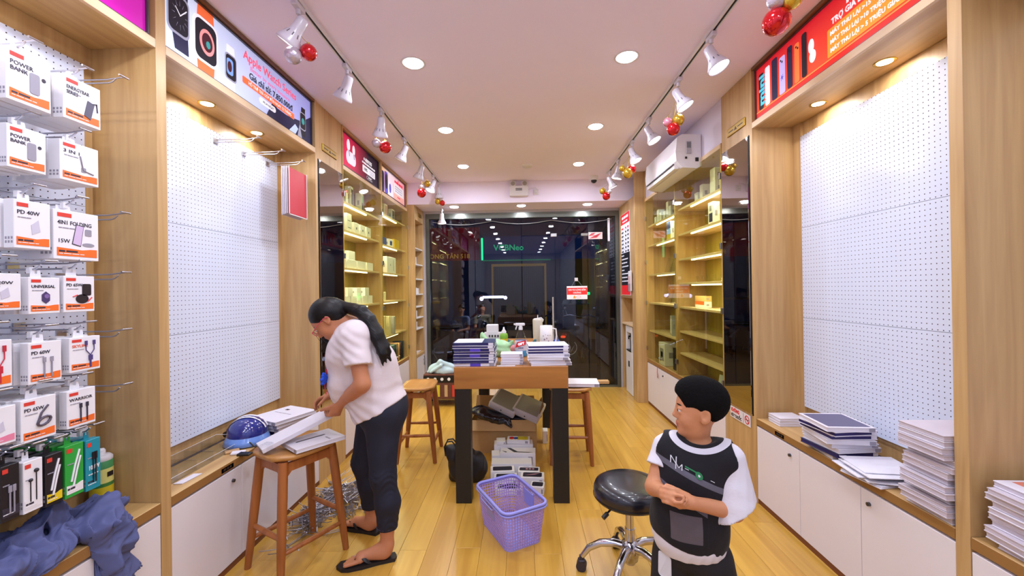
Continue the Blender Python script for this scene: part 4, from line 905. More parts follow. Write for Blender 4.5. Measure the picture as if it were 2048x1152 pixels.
# pile B on the right worktop
z = .586
for k in range(8):
    navy = k in (1, 5, 6); f = k/7
    notebook(1.715-.07*f+random.uniform(-.012, .012), 2.27-.05*f+random.uniform(-.01, .01), z, .23, .24, .0235, random.uniform(-8, 8), ('blue grey topped notebook box, top of the mixed worktop pile' if k == 7 else 'navy and white notebook box in the mixed pile under the right pegboard'), NAVY if navy else PAGE, NAVYT if k == 1 else PAGE, None if k == 7 else 'boxes of the mixed worktop pile'); z += .024
MB().box(-.1, -.105, .0236, .1, .105, .0242).build('lid_print', mat('print_slate', (92, 88, 120), .4), bpy.data.objects[[o.name for o in bpy.data.objects if o.name.startswith('notebook_box')][-1]])
for k in range(3): notebook(1.73, 2.74, .586+.0175*k, .16, .13, .017, random.uniform(-3, 3), 'small white box in low pile at far end of right worktop', PAGE, PAGE, 'low pile of small white boxes on the right worktop')
for k in range(9):
    o = MB().poly([(-.13, -.09), (.11, -.11), (.13, .09), (-.11, .1)], 0, .003).poly([(-.13, -.09), (-.09, -.095), (-.075, .1), (-.11, .1)], .003, .004).build('paper_bag', mat('bag_white', (226, 224, 234), .6, bump=.4, nscale=14)); o.location = (1.70+random.uniform(-.04, .02), 1.98+random.uniform(-.04, .04), .586+.0055*k); o.rotation_euler = (R(random.uniform(-.3, .3)), 0, R(random.uniform(-20, 20)))
    tag(o, 'flat white paper bag fanned out on the right worktop', 'bag', 'fanned white paper bags on the worktop')
z = .586
for k in range(14):
    lz = random.choice((.021, .024, .026)); f = k/13
    notebook(1.715+random.uniform(-.012, .02)-.01*(k % 3), 1.665+random.uniform(-.012, .012), z, .26, .19, lz, random.uniform(-2.5, 2.5), 'topmost dusty white box of the tall pile beside the oak upright' if k == 13 else 'dusty white box in the tall pile beside the right oak upright', DUST, DUST if k % 3 else PAGE, None if k == 13 else 'dusty boxes of the tall pile'); z += lz+.001
z = .586
for k in range(10):
    lz = .022
    notebook(1.735+random.uniform(-.01, .012)-.006*(k % 3), 1.34+random.uniform(-.01, .01), z, .25, .23, lz, random.uniform(-4, 2), 'topmost white box with a red print at the right edge of the photo' if k == 9 else 'dusty white box in the pile cut by the right edge', DUST, PAGE if k % 2 else DUST, None if k == 9 else 'dusty boxes of the pile at the right edge'); z += lz+.001
MB().box(-.08, -.09, .0222, .11, .1, .0228).build('lid_print', mat('print_coral', (216, 130, 110), .4), bpy.data.objects[[o.name for o in bpy.data.objects if o.name.startswith('notebook_box')][-1]])
# pile on the left worktop by the stool and boxes on the stool
for k in range(4):
    lz = .024
    notebook(-1.66+.012*k, 2.74-.01*k, .586+.0245*k, .27 if k else .25, .30, lz, -12-4*k, ('white notebook box on top of the worktop pile next to the helmet' if k == 3 else 'dark box at the bottom of the worktop pile next to the helmet' if k == 0 else 'white notebook box in the worktop pile next to the helmet'), NAVY if k == 0 else PAGE, PAGE if k else BK, 'white boxes next to the helmet' if k in (1, 2) else None)
nb = [o for o in bpy.data.objects if o.name.startswith('notebook_box')][-1]
bars(nb, PK_G, -.09, .0, .16, .006, 4, .0242, 5); bars(nb, BK, -.07, .06, .03, .02, 2, .0242, 3)
b1 = notebook(-1.19, 2.27, .652, .20, .27, .022, -38, 'white notebook box lying on the near wooden stool', PAGE, PAGE)
MB().box(-.02, -.09, .0222, -.008, .07, .0228).build('title_print', PK_INK, b1); bars(b1, PK_G, .03, .05, .05, .01, 2, .0222, 4)
b2 = thing('notebook_box', 'white notebook box held tilted by the woman above the stool', 'box', (-1.335, 2.16, .675), (0, R(0), 0))
d_ = (Vector((-1.15, 2.375, .765))-Vector((-1.40, 2.13, .655))); L_ = d_.length; Tm = d_.to_track_quat('Y', 'Z').to_matrix().to_4x4()
b2.location = Vector((-1.40, 2.13, .655)); b2.rotation_euler = Tm.to_euler()
MB().rbox(-.075, 0, .006, .06, L_, .03, .002).build('case', PAGE, b2); MB().box(-.072, -.0006, .008, .057, .0, .028).build('end_print', PK_G, b2)
o = MB().poly([(-.03, -.02), (.03, -.025), (.035, .02), (-.02, .03)], 0, .05).build('clear_wrapper', ACRY); o.location = (-1.36, 2.12, .652); tag(o, 'crumpled clear wrapper on the near edge of the wooden stool', 'wrapper')
# acrylic tray and scraps on the left worktop
t = thing('acrylic_tray', 'clear acrylic divider tray on the left worktop beside the helmet', 'tray', (-1.78, 2.13, .586))
MB().box(-.085, -.29, 0, .085, .29, .003).build('base', ACRY, t)
MB().box(-.085, -.29, .003, -.082, .29, .06).box(.082, -.29, .003, .085, .29, .03).box(-.082, -.29, .003, .082, -.287, .06).box(-.082, .287, .003, .082, .29, .06).build('wall', ACRY, t)
for k in range(4): MB().box(-.082, -.18+.115*k, .003, .082, -.177+.115*k, .055).build('divider', ACRY, t)
rim = MB().tube([(.085, -.29, .03), (.085, .29, .03), (.085, .29, .06), (-.085, .29, .06), (-.085, -.29, .06), (.085, -.29, .06)], .0012, 4).build('polished_edge', mat('edge_white', (236, 238, 244), .3), t)
o = MB().poly([(-.02, -.06), (.02, -.05), (.015, .06), (-.025, .05)], 0, .003).build('card_scrap', PAGE); o.location = (-1.66, 1.97, .586); o.rotation_euler = (0, 0, R(-8)); tag(o, 'small white card lying at the near end of the left worktop', 'card')
o = MB().poly([(-.01, -.02), (.015, -.02), (.01, .02)], 0, .002).build('card_scrap', PAGE); o.location = (-1.74, 1.85, .586); tag(o, 'tiny white paper scrap beside the left oak upright', 'paper')
# helmet
t = thing('helmet', 'blue half shell helmet with two white stripes on the left worktop', 'helmet', (-1.70, 2.46, .586), R(20))
HB = mat('helmet_blue', (30, 44, 130), .15, coat=1)
MB().lathe([(.0, .158), (.03, .155), (.06, .143), (.085, .122), (.103, .09), (.108, .055), (.107, .04), (.103, .04), (.1, .08)], n=36).build('shell', HB, t)
st = MB()
for dy in (-.022, .022):
    pts = []
    for k in range(15):
        a = R(20+10*k); r_, zz = .111*math.cos(a), .048+.1105*math.sin(a)
        pts.append((r_, zz))
    for k in range(14):
        (x0, z0), (x1, z1) = pts[k], pts[k+1]
        st.add([(x0, dy-.011, z0), (x0, dy+.011, z0), (x1, dy+.011, z1), (x1, dy-.011, z1)], [(0, 1, 2, 3)], 0, True)
st.build('stripe', BOXW, t)
vz = MB()
vz.lathe([(.106, .055), (.118, .03), (.128, .006), (.124, .004), (.114, .028), (.103, .05)], n=36).build('visor', mat('visor_blue', (110, 150, 226), .15, coat=.6), t)
MB().tube([(.04, -.11, .03), (.07, -.13, .006), (.13, -.1, .004), (.15, -.02, .004)], .004, 6).build('chin_strap', BLACK, t)
MB().cyl((-.1, .03, .06), (-.13, .04, .045), .018).build('buckle', BLACK, t)
for k in range(3): o = MB().rbox(-.035, -.02, 0, .035, .02, .012, .003).build('small_box', [BLACK, PAGE, mat('box_gold', (190, 150, 100), .4)][k]); o.location = (-1.60-.05*k+.02, 2.26+.02*k, .586); o.rotation_euler = (0, 0, R(20*k)); tag(o, ['small black gadget in front of the helmet', 'small white box in front of the helmet', 'small tan packet in front of the helmet'][k], 'box')
# spray can
t = thing('spray_can', 'yellow and green spray can at the end of the left worktop', 'spray can', (-1.815, 1.702, .586))
MB().lathe([(.0, 0), (.036, 0), (.038, .006), (.038, .045)], n=28).build('base', mat('can_green', (40, 90, 50), .3, .3), t)
MB().lathe([(.0385, .045), (.0385, .10)], n=28).build('lower_label', mat('can_yellow', (214, 196, 40), .4), t)
MB().lathe([(.0385, .10), (.0385, .115)], n=28).build('green_stripe', mat('can_green_band', (60, 130, 60), .4), t)
MB().lathe([(.0385, .115), (.0385, .175)], n=28).build('label', mat('can_label', (226, 222, 130), .4), t)
MB().lathe([(.0385, .175), (.0385, .205), (.03, .215)], n=28).build('top_label', mat('can_top', (70, 150, 90), .4), t)
MB().lathe([(.033, .2), (.037, .208), (.037, .22), (.028, .23), (.014, .232), (.014, .248), (.009, .256), (0, .257)], n=28).build('cap', WPL, t)
MB().box(-.012, -.0395, .14, .012, -.0385, .16).box(.0385, -.012, .14, .0395, .012, .16).build('emblem', BK, t)
# slate jacket thrown over the near left worktop
JK = mat('jacket_slate', (82, 88, 132), .8, noise=.12, nscale=10, bump=.5)
pr = []
rj = random.Random(3)
for (c, r_, d) in [((-1.72, 1.50, .64), (.12, .10, .055), None), ((-1.70, 1.40, .66), (.09, .12, .06), (1, .3, 0)), ((-1.76, 1.30, .64), (.10, .14, .06), None), ((-1.66, 1.54, .67), (.07, .06, .05), None), ((-1.66, 1.22, .635), (.09, .16, .055), None), ((-1.72, 1.05, .63), (.12, .2, .05), None), ((-1.62, 1.30, .63), (.06, .12, .05), None), ((-1.60, 1.52, .63), (.05, .075, .045), None), ((-1.60, 1.08, .625), (.06, .15, .04), None)]:
    pr.append(ell(c, r_, .03, d=d))
pr += [cap((-1.585, 1.535, .62), (-1.575, 1.54, .40), .035, .03, .04), cap((-1.58, 1.49, .62), (-1.572, 1.50, .44), .032, .026, .03), cap((-1.58, 1.575, .61), (-1.574, 1.585, .36), .026, .02, .03)]
for k in range(26):
    a = Vector((rj.uniform(-1.80, -1.60), rj.uniform(1.0, 1.56), rj.uniform(.64, .70))); b = a+Vector((rj.uniform(-.1, .1), rj.uniform(-.16, .16), rj.uniform(-.03, .0)))
    pr.append(cap(a, b, rj.uniform(.012, .022), rj.uniform(.008, .016), .018))
for k in range(9):
    a = Vector((rj.uniform(-1.78, -1.62), rj.uniform(1.1, 1.55), .705)); pr.append(cap(a, a+Vector((rj.uniform(-.09, .09), rj.uniform(-.12, .12), -.01)), .012, .008, .02, '-'))
pr += [P(f=lambda X, Y, Z: np.where(X < -1.597, .588-Z, -1.0)+0*X*Y, bb=BIG, k=0, op='&'), P(f=lambda X, Y, Z: (np.minimum(-1.593-X, .60-Z))+0*Y, bb=BIG, k=0, op='&')]
def crumple(V):
    rs = np.random.RandomState(4); out = V.copy(); q = V+.03*np.sin(V[:, [1, 2, 0]]*21+1.3)+.012*np.sin(V[:, [2, 0, 1]]*57)
    d = V-np.array((-1.68, 1.28, .56)); d[:, 1] *= .25; d /= np.linalg.norm(d, axis=1)[:, None]+1e-6; h = 0
    for fr, am in ((26, .016), (44, .010), (80, .006), (130, .003)):
        k = rs.randn(3); k /= np.linalg.norm(k); h = h+am*(1-2*np.abs(np.sin(q@k*fr+rs.rand()*6)))
        k = rs.randn(3); k /= np.linalg.norm(k); h = h+am*.8*(.5-np.abs(np.sin(q@k*fr*.8+rs.rand()*6)))
    out += d*h[:, None]; lo_ = (out[:, 0] < -1.6) & (out[:, 2] < .587); out[lo_, 2] = .587; return out
o = blob('jacket', pr, (-1.88, .85, .33), (-1.50, 1.64, .76), .005, JK, it=2, disp=crumple); tag(o, 'slate blue jacket crumpled over the near left worktop', 'jacket')

# ------------------------------------------------------------------ table and stools
t = thing('high_table', 'high oak display table with thick black legs in the middle of the shop', 'table', (-.09, 3.67, 0))
MB().rbox(-.40, -.82, .802, .40, .82, .955, .002).build('table_top', TBL, t)
lg = MB().rbox(-.055, -.05, 0, .055, .05, .801, .002).mesh('leg', [BLACK])
for sx in (-1, 1):
    for sy in (-1, 1):
        o = bpy.data.objects.new('leg', lg); col.objects.link(o); o.parent = t; o.location = (sx*.343, sy*.768, 0)
def wstool(loc, rot, label, W=.155, L=.19, fw_=.16, fl_=.19, H=.65):
    t = thing('wooden_stool', label, 'stool', loc, R(rot))
    m = MB(); nx, ny = 10, 10; vs = []
    for lay in (0, 1):
        for j in range(ny+1):
            for i in range(nx+1):
                u = -1+2*i/nx; v = -1+2*j/ny
                q = max(abs(u), abs(v)); rr_ = (u*u+v*v)**.5; k = 1 if rr_ == 0 else min(1, (q/rr_)*(1.16))
                x = u*W*(k if q > .5 else 1); y = v*L*(k if q > .5 else 1)
                z = H-.006*(1-u*u)*0+.012*(u*u)*0.3+.010*(abs(v)**2)-.012
                vs.append((x, y, z if lay else z-.022))
    n_ = (nx+1)*(ny+1); fs = []
    for j in range(ny):
        for i in range(nx):
            a = j*(nx+1)+i; fs.append((n_+a, n_+a+1, n_+a+nx+2, n_+a+nx+1)); fs.append((a, a+nx+1, a+nx+2, a+1))
    ring = [i for i in range(nx)]+[j*(nx+1)+nx for j in range(ny)]+[ny*(nx+1)+i for i in range(nx, 0, -1)]+[j*(nx+1) for j in range(ny, 0, -1)]
    for a, b in zip(ring, ring[1:]+ring[:1]): fs.append((a, b, n_+b, n_+a))
    m.add(vs, fs, 0, True); m.build('seat', SEATW, t)
    P_ = {}
    for sx in (-1, 1):
        for sy in (-1, 1):
            a = Vector((sx*(W-.045), sy*(L-.05), H-.035)); b = Vector((sx*fw_, sy*fl_, 0)); P_[sx, sy] = (a, b)
            MB().tube([a, a*.7+b*.3, a*.3+b*.7, b], .02, 10, rs=[.024, .025, .022, .017]).build('leg', STOOLW, t)
    at_ = lambda k, f: P_[k][0]*(1-f)+P_[k][1]*f
    for (k1, k2, f) in (((-1, -1), (1, -1), .62), ((-1, 1), (1, 1), .62), ((-1, -1), (-1, 1), .74), ((1, -1), (1, 1), .74)):
        a, b = at_(k1, f), at_(k2, f); MB().tube([a, (a+b)/2, b], .013, 8, rs=[.011, .015, .011]).build('stretcher', STOOLW, t)
    for (k1, k2) in (((-1, -1), (1, -1)), ((-1, 1), (1, 1)), ((-1, -1), (-1, 1)), ((1, -1), (1, 1))):
        a, b = at_(k1, .02), at_(k2, .02); d = (b-a); L_ = d.length; T = Matrix.Translation((a+b)/2) @ Matrix.Rotation(math.atan2(d.y, d.x), 4, 'Z')
        MB().poly([(-L_/2, .0), (L_/2, .0), (L_/2, -.085), (L_/2-.04, -.045), (-L_/2+.04, -.045), (-L_/2, -.085)], -.010, .010, T=T @ Matrix(((1, 0, 0, 0), (0, 0, 1, 0), (0, 1, 0, 0), (0, 0, 0, 1)))).build('apron', STOOLW, t)
    return t
wstool((-1.285, 2.27, 0), -30, 'wooden stool at the left holding the boxes the woman handles')
wstool((-.955, 3.70, 0), 3, 'empty wooden stool standing left of the high table', .15, .20, .165, .19)
wstool((.405, 3.62, 0), -3, 'wooden stool right of the high table with a white box on it', .18, .18, .17, .16)
notebook(.50, 3.60, .655, .30, .22, .028, -4, 'white notebook box with violet dot on the stool right of the table', PAGE, PAGE)
o = MB().rbox(.655, 3.60, .655, .75, 3.66, .68, .002).build('tan_box', mat('box_gold', ())); tag(o, 'small tan box at the edge of the stool right of the table', 'box')
# round stool
t = thing('round_stool', 'black padded swivel stool on chrome castor base in front of the boy', 'stool', (.535, 2.12, 0))
MB().lathe([(0, .502), (.10, .502), (.15, .498), (.172, .485), (.18, .465), (.18, .435), (.172, .415), (.16, .41), (0, .41)], n=48).build('seat', mat('black_vinyl', (22, 22, 32), .28, coat=.4), t)
MB().lathe([(.181, .434), (.1835, .43), (.181, .426)], n=48).build('piping', BLACK, t)
MB().cyl((0, 0, .41), (0, 0, .39), .07, n=24).build('seat_plate', BLACK, t)
MB().cyl((0, 0, .39), (0, 0, .22), .021, n=20).cyl((0, 0, .26), (0, 0, .08), .026, n=20).lathe([(.026, .20), (.04, .19), (.05, .15), (.04, .10), (.026, .09)], n=24).build('column', CHROME, t)
MB().tube([(-.03, -.03, .40), (-.11, -.07, .392), (-.14, -.09, .375)], .005, 8).cyl((-.13, -.085, .38), (-.155, -.1, .365), .011).build('lever', BLACK, t)
for k in range(5):
    a = R(8+72*k+14); c, s_ = math.cos(a), math.sin(a)
    MB().tube([(c*r_, s_*r_, z) for r_, z in ((.03, .165), (.08, .172), (.15, .16), (.21, .125), (.245, .075))], .02, 10, rs=[.022, .021, .019, .017, .013]).build('leg', CHROME, t)
    cs = MB().cyl((c*.25-s_*.02, s_*.25+c*.02, .027), (c*.25+s_*.02, s_*.25-c*.02, .027), .027, n=18).cyl((c*.25, s_*.25, .055), (c*.25, s_*.25, .078), .012).rbox(c*.25-.018, s_*.25-.018, .03, c*.25+.018, s_*.25+.018, .06, .005).build('castor', mat('castor_dark', (44, 36, 46), .5), t)
# basket
def basket():
    t = thing('laundry_basket', 'empty lavender perforated plastic basket on the floor before the table', 'basket', (-.095, 2.53, 0), R(29))
    LV = mat('basket_lavender', (150, 150, 226), .4)
    LVS = mat('basket_wall', (176, 150, 214), .45)
    a, b = .145, .215; A_, B_ = .118, .185; H = .235; r0 = .05
    def ring(hx, hy, r_, z, n=7):
        return [(x, y, z) for x, y in rrect(-hx, -hy, hx, hy, r_, n)]
    MB().tube(ring(a, b, r0, H), .009, 8, closed=True).tube(ring(a+.004, b+.004, r0, H-.016), .006, 8, closed=True).build('rim', LV, t)
    MB().poly([(p[0], p[1]) for p in ring(A_, B_, .04, 0)], 0, .005).build('base', LV, t)
    # lattice walls: strips along both directions, sampled round the outline
    def outline(f, n):
        hx, hy, r_ = A_+(a-A_)*f, B_+(b-B_)*f, .04+(r0-.04)*f
        pts = rrect(-hx, -hy, hx, hy, r_, 7); pts.append(pts[0]); L_ = [0]
        for p, q in zip(pts, pts[1:]): L_.append(L_[-1]+math.dist(p, q))
        out = []
        for k in range(n):
            s_ = L_[-1]*k/n; j = max(i for i in range(len(L_)) if L_[i] <= s_+1e-9); j = min(j, len(pts)-2); u = (s_-L_[j])/max(1e-9, L_[j+1]-L_[j])
            out.append((pts[j][0]*(1-u)+pts[j+1][0]*u, pts[j][1]*(1-u)+pts[j+1][1]*u))
        return out
    n = 76; bot, top = outline(0, n), outline(1, n); w_ = MB(); th = .0032
    for k in range(n):
        p0, p1 = Vector((*bot[k], .004)), Vector((*top[k], H-.012)); q0 = Vector((*bot[(k+1) % n], .004)); q1 = Vector((*top[(k+1) % n], H-.012))
        p0b, p1b = p0*.68+q0*.32, p1*.68+q1*.32; nrm = (q0-p0).cross(p1-p0).normalized()*th
        w_.add([p0, p0b, p1b, p1, p0-nrm, p0b-nrm, p1b-nrm, p1-nrm], [(0, 1, 2, 3), (7, 6, 5, 4), (0, 3, 7, 4), (1, 5, 6, 2)])
    for j in range(13):
        f0 = j/12*.985; f1 = f0+.022
        for k in range(n):
            P0 = [Vector((*bot[i % n], .004)).lerp(Vector((*top[i % n], H-.012)), f) for i, f in ((k, f0), (k+1, f0), (k+1, f1), (k, f1))]
            nrm = (P0[1]-P0[0]).cross(P0[3]-P0[0]).normalized()*th*.8
            w_.add(P0+[q-nrm for q in P0], [(0, 1, 2, 3), (7, 6, 5, 4), (3, 2, 6, 7), (0, 4, 5, 1)])
    o = w_.build('lattice_wall', LVS, t); o['kind'] = 'stuff'
    for sx in (-1, 1):
        MB().box(sx*(a-.016), -.055, .125, sx*(a-.008), .055, .212).build('grip_panel', LV, t)
    for sx in (-1, 1): MB().tube([(sx*(a+.008), -.09, H-.02), (sx*(a+.016), -.08, H-.03), (sx*(a+.016), .08, H-.03), (sx*(a+.008), .09, H-.02)], .004, 6).build('handle', LV, t)
    return t
basket()
# things on the table behind the piles
t = thing('power_strip_box', 'white stepped plastic box with slots on the far part of the table', 'box', (-.265, 3.62, .956))
MB().rbox(-.09, -.07, 0, .09, .07, .11, .006).poly([(-.10, .11), (.10, .11), (.08, .16), (-.08, .16)], -.05, .05, T=Matrix(((1, 0, 0, 0), (0, 0, 1, 0), (0, 1, 0, 0), (0, 0, 0, 1)))).rbox(-.058, -.04, .16, .045, .04, .232, .005).build('body', WPL, t)
for k in range(4): MB().box(-.035+.025*k, -.0715, .125, -.025+.025*k, -.049, .145).build('slot', BLACK, t)
t = thing('glue_bottle', 'yellow and green bottle with white cone cap on the table', 'bottle', (-.165, 3.48, .956)); t.scale = (1.12, 1.12, 1.22)
MB().lathe([(0, 0), (.028, .0), (.03, .006), (.03, .10)], n=24).build('lower_body', mat('bottle_yellow', (222, 180, 20), .35), t)
MB().lathe([(.03, .10), (.031, .12), (.026, .135), (.014, .14)], n=24).build('shoulder', mat('bottle_green', (120, 170, 50), .35), t)
MB().lathe([(.018, .138), (.019, .15), (.008, .165), (.005, .18), (0, .181)], n=24).build('cap', WPL, t)
t = thing('spray_bottle', 'window cleaner spray bottle with blue liquid and red label', 'bottle', (-.02, 3.30, .956))
cl = mat('bottle_blue', (70, 160, 222), .15)
MB().lathe([(0, 0), (.046, 0), (.05, .01), (.05, .055)], n=28).build('liquid', cl, t)
MB().lathe([(.05, .055), (.05, .10), (.044, .14), (.026, .19), (.02, .205), (.018, .215)], n=28).build('bottle', glass('clear_plastic', (.86, .9, .95), 1.5), t)
MB().lathe([(.0505, .05), (.0505, .115), (.046, .13)], n=28).build('label', mat('label_pale', (206, 206, 226), .4), t)
MB().poly([(-.045, .075), (.04, .10), (.042, .135), (-.03, .12)], 0, .0012, T=Matrix.Translation((0, -.0515, 0)) @ Matrix.Rotation(R(90), 4, 'X')).build('red_mark', rd, t)
text('GIFT', .026, t, wh, -.022, -.053, .092, bold=.0012, rot=(R(90), R(-12), 0))
bars(t, dk, -.02, 0, .04, .006, 3, 0).matrix_basis = Matrix.Translation((0, -.052, .07)) @ Matrix.Rotation(R(90), 4, 'X')
MB().cyl((0, 0, .213), (0, 0, .235), .017).rbox(-.045, -.011, .245, .035, .011, .268, .006).rbox(-.012, -.01, .228, .014, .01, .25, .003).tube([(-.03, 0, .25), (-.034, 0, .235), (-.04, 0, .215)], .005, 6).cyl((-.045, 0, .258), (-.055, 0, .258), .007).build('trigger_head', WPL, t)
t = thing('tumbler', 'tall cream tumbler with straw and handle on the table', 'tumbler', (.135, 3.78, .956))
MB().lathe([(0, 0), (.036, 0), (.038, .01), (.044, .13), (.046, .25), (.043, .262), (0, .264)], n=28).build('body', mat('tumbler_cream', (206, 198, 180), .35), t)
MB().tube([(.0, 0, .26), (.002, 0, .30)], .004, 8).build('straw', WPL, t); MB().tube([(-.035, 0, .262), (.035, 0, .272), (.052, 0, .255), (.044, 0, .235)], .006, 8).build('handle', WPL, t)
t = thing('pitcher', 'white water pitcher with green base and side handle on the table', 'pitcher', (.205, 3.62, .956))
MB().lathe([(.060, .022), (.058, .10), (.055, .215), (.052, .215), (.05, .03), (0, .03)], n=32).build('body', WPL, t)
MB().lathe([(0, 0), (.06, 0), (.063, .006), (.0605, .024)], n=32).build('base_ring', mat('pitcher_green', (120, 190, 50), .4), t)
MB().tube([(.055, 0, .19), (.085, 0, .185), (.09, 0, .12), (.08, 0, .06), (.058, 0, .05)], .007, 8).build('handle', WPL, t)
fm = MB()
for (x, z, r_) in ((-.03, .13, .004), (-.01, .14, .003), (.01, .135, .004), (-.02, .10, .007), (.0, .11, .006), (.015, .085, .007), (.03, .135, .003)): fm.ball((x, -.0575+abs(x)*.2, z), r_, 10)
fm.build('flower_print', [mat('flower_mix', (150, 130, 150), .5)], t)
PB = mat('bag_green', (176, 226, 170), .3, bump=.8, nscale=26, alpha=.86)
pr = [ell((-.19, 3.30, 1.02), (.085, .07, .07), .03), ell((-.24, 3.36, 1.035), (.07, .05, .06), .03), cap((-.12, 3.28, 1.05), (-.085, 3.26, 1.08), .02, .01), cap((-.30, 3.38, 1.06), (-.34, 3.4, 1.125), .022, .018), cap((-.34, 3.4, 1.10), (-.33, 3.4, 1.03), .018, .02), cap((-.14, 3.27, 1.0), (-.09, 3.25, .98), .03, .012), plane((0, 0, .957), (0, 0, -1))]
o = blob('plastic_bag', pr, (-.42, 3.15, .95), (-.02, 3.5, 1.16), .005, PB, it=1, disp=lambda V: wob(V, .004, 60, 5)*1.0); tag(o, 'crumpled pale green plastic bag between the table piles', 'bag')
o = blob('cloth', [ell((.02, 3.52, .985), (.10, .07, .045), .03), cap((-.09, 3.5, 1.0), (-.13, 3.5, 1.05), .03, .02), cap((.08, 3.52, 1.0), (.1, 3.48, 1.06), .025, .012), plane((0, 0, .957), (0, 0, -1))], (-.2, 3.4, .95), (.16, 3.62, 1.1), .005, mat('cloth_teal', (60, 120, 134), .8, noise=.3, nscale=20), disp=lambda V: wob(V, .003, 60, 8)); tag(o, 'crumpled teal cloth behind the spray bottle', 'cloth')
o = blob('cloth', [ell((-.06, 3.42, .99), (.06, .05, .045), .03), cap((-.03, 3.40, 1.0), (.04, 3.38, 1.04), .022, .012), plane((0, 0, .957), (0, 0, -1))], (-.15, 3.34, .95), (.08, 3.5, 1.08), .005, mat('cloth_pink', (214, 130, 140), .8, noise=.3, nscale=20), disp=lambda V: wob(V, .003, 60, 9)); tag(o, 'crumpled pink wrapper beside the spray bottle', 'cloth')
o = MB().lathe([(0, 0), (.03, 0), (.032, .07), (.012, .09), (.012, .11), (0, .11)], (.30, 3.70, .956), 20).build('blue_bottle', mat('bottle_deepblue', (30, 80, 190), .3)); tag(o, 'small blue bottle right of the pitcher', 'bottle')
o = MB().rbox(-.05, -.02, 0, .0, -.012, .15, .003, T=Matrix.Translation((.25, 3.78, .956)) @ Matrix.Rotation(R(12), 4, 'Y')).build('upright_card', mat('card_grey', (150, 150, 160), .3)); tag(o, 'grey card standing behind the pitcher', 'card')

# carton and electronics below the table
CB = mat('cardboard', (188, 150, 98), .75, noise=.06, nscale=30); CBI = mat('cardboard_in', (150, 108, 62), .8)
t = thing('cardboard_box', 'open brown cardboard carton below the table', 'box', (-.19, 3.92, 0))
MB().box(-.30, -.19, 0, .30, -.184, .30).box(-.30, .184, 0, .30, .19, .30).box(-.30, -.184, 0, -.294, .184, .30).box(.294, -.184, 0, .30, .184, .30).box(-.294, -.184, 0, .294, .184, .006).build('carton', CB, t)
MB().poly([(-.30, 0), (.30, 0), (.29, -.10), (-.31, -.09)], -.002, .002, T=Matrix.Translation((0, -.193, .302)) @ Matrix.Rotation(R(68), 4, 'X')).build('front_flap', CB, t)
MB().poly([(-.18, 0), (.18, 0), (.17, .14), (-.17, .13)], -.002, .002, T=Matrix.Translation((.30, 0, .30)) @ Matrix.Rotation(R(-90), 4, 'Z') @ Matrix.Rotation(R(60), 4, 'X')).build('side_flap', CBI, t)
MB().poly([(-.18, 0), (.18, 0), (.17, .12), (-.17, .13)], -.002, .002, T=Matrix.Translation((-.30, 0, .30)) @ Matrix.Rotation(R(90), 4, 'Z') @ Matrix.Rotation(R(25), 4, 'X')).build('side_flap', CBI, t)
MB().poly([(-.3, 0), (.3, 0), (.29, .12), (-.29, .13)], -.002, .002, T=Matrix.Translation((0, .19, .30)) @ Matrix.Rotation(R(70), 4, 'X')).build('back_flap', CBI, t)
GB = mat('console_white', (196, 190, 200), .4); GBT = mat('console_top', (140, 140, 132), .35)
for k, (x, y, z, rz, ry) in enumerate(((-.17, 3.86, .425, -14, 22), (.045, 3.84, .375, -14, 20))):
    t = thing('white_console', ['grey topped white console lying tilted, left one on the open carton', 'grey topped white console lying tilted, right one on the open carton'][k], 'electronics', (x, y, z), (R(18), R(ry), R(rz)))
    MB().rbox(-.13, -.13, -.035, .13, .13, .035, .012, seg=2).build('case', GB, t)
    MB().rbox(-.11, -.115, .035, .11, .12, .0375, .001).build('top_panel', GBT, t)
    MB().cyl((0, -.1305, 0), (0, -.132, 0), .006).build('logo_dot', BLACK, t)
DB = mat('black_plastic_bag', (24, 24, 34), .18, bump=.9, nscale=30, coat=.5)
o = blob('black_bag', [ell((-.35, 3.80, .335), (.14, .10, .055), .04, d=(.3, 0, 1)), ell((-.22, 3.78, .30), (.12, .09, .05), .04), ell((-.42, 3.84, .36), (.08, .07, .04), .03), cap((-.45, 3.78, .37), (-.5, 3.76, .36), .02, .012), cap((-.15, 3.72, .28), (-.12, 3.70, .25), .03, .015), ell((-.03, 3.9, .29), (.2, .12, .05), .04)], (-.56, 3.62, .2), (.2, 4.06, .46), .006, DB, it=1, disp=lambda V: wob(V, .006, 50, 4)); tag(o, 'crumpled shiny black plastic bag spilling over the carton', 'bag')
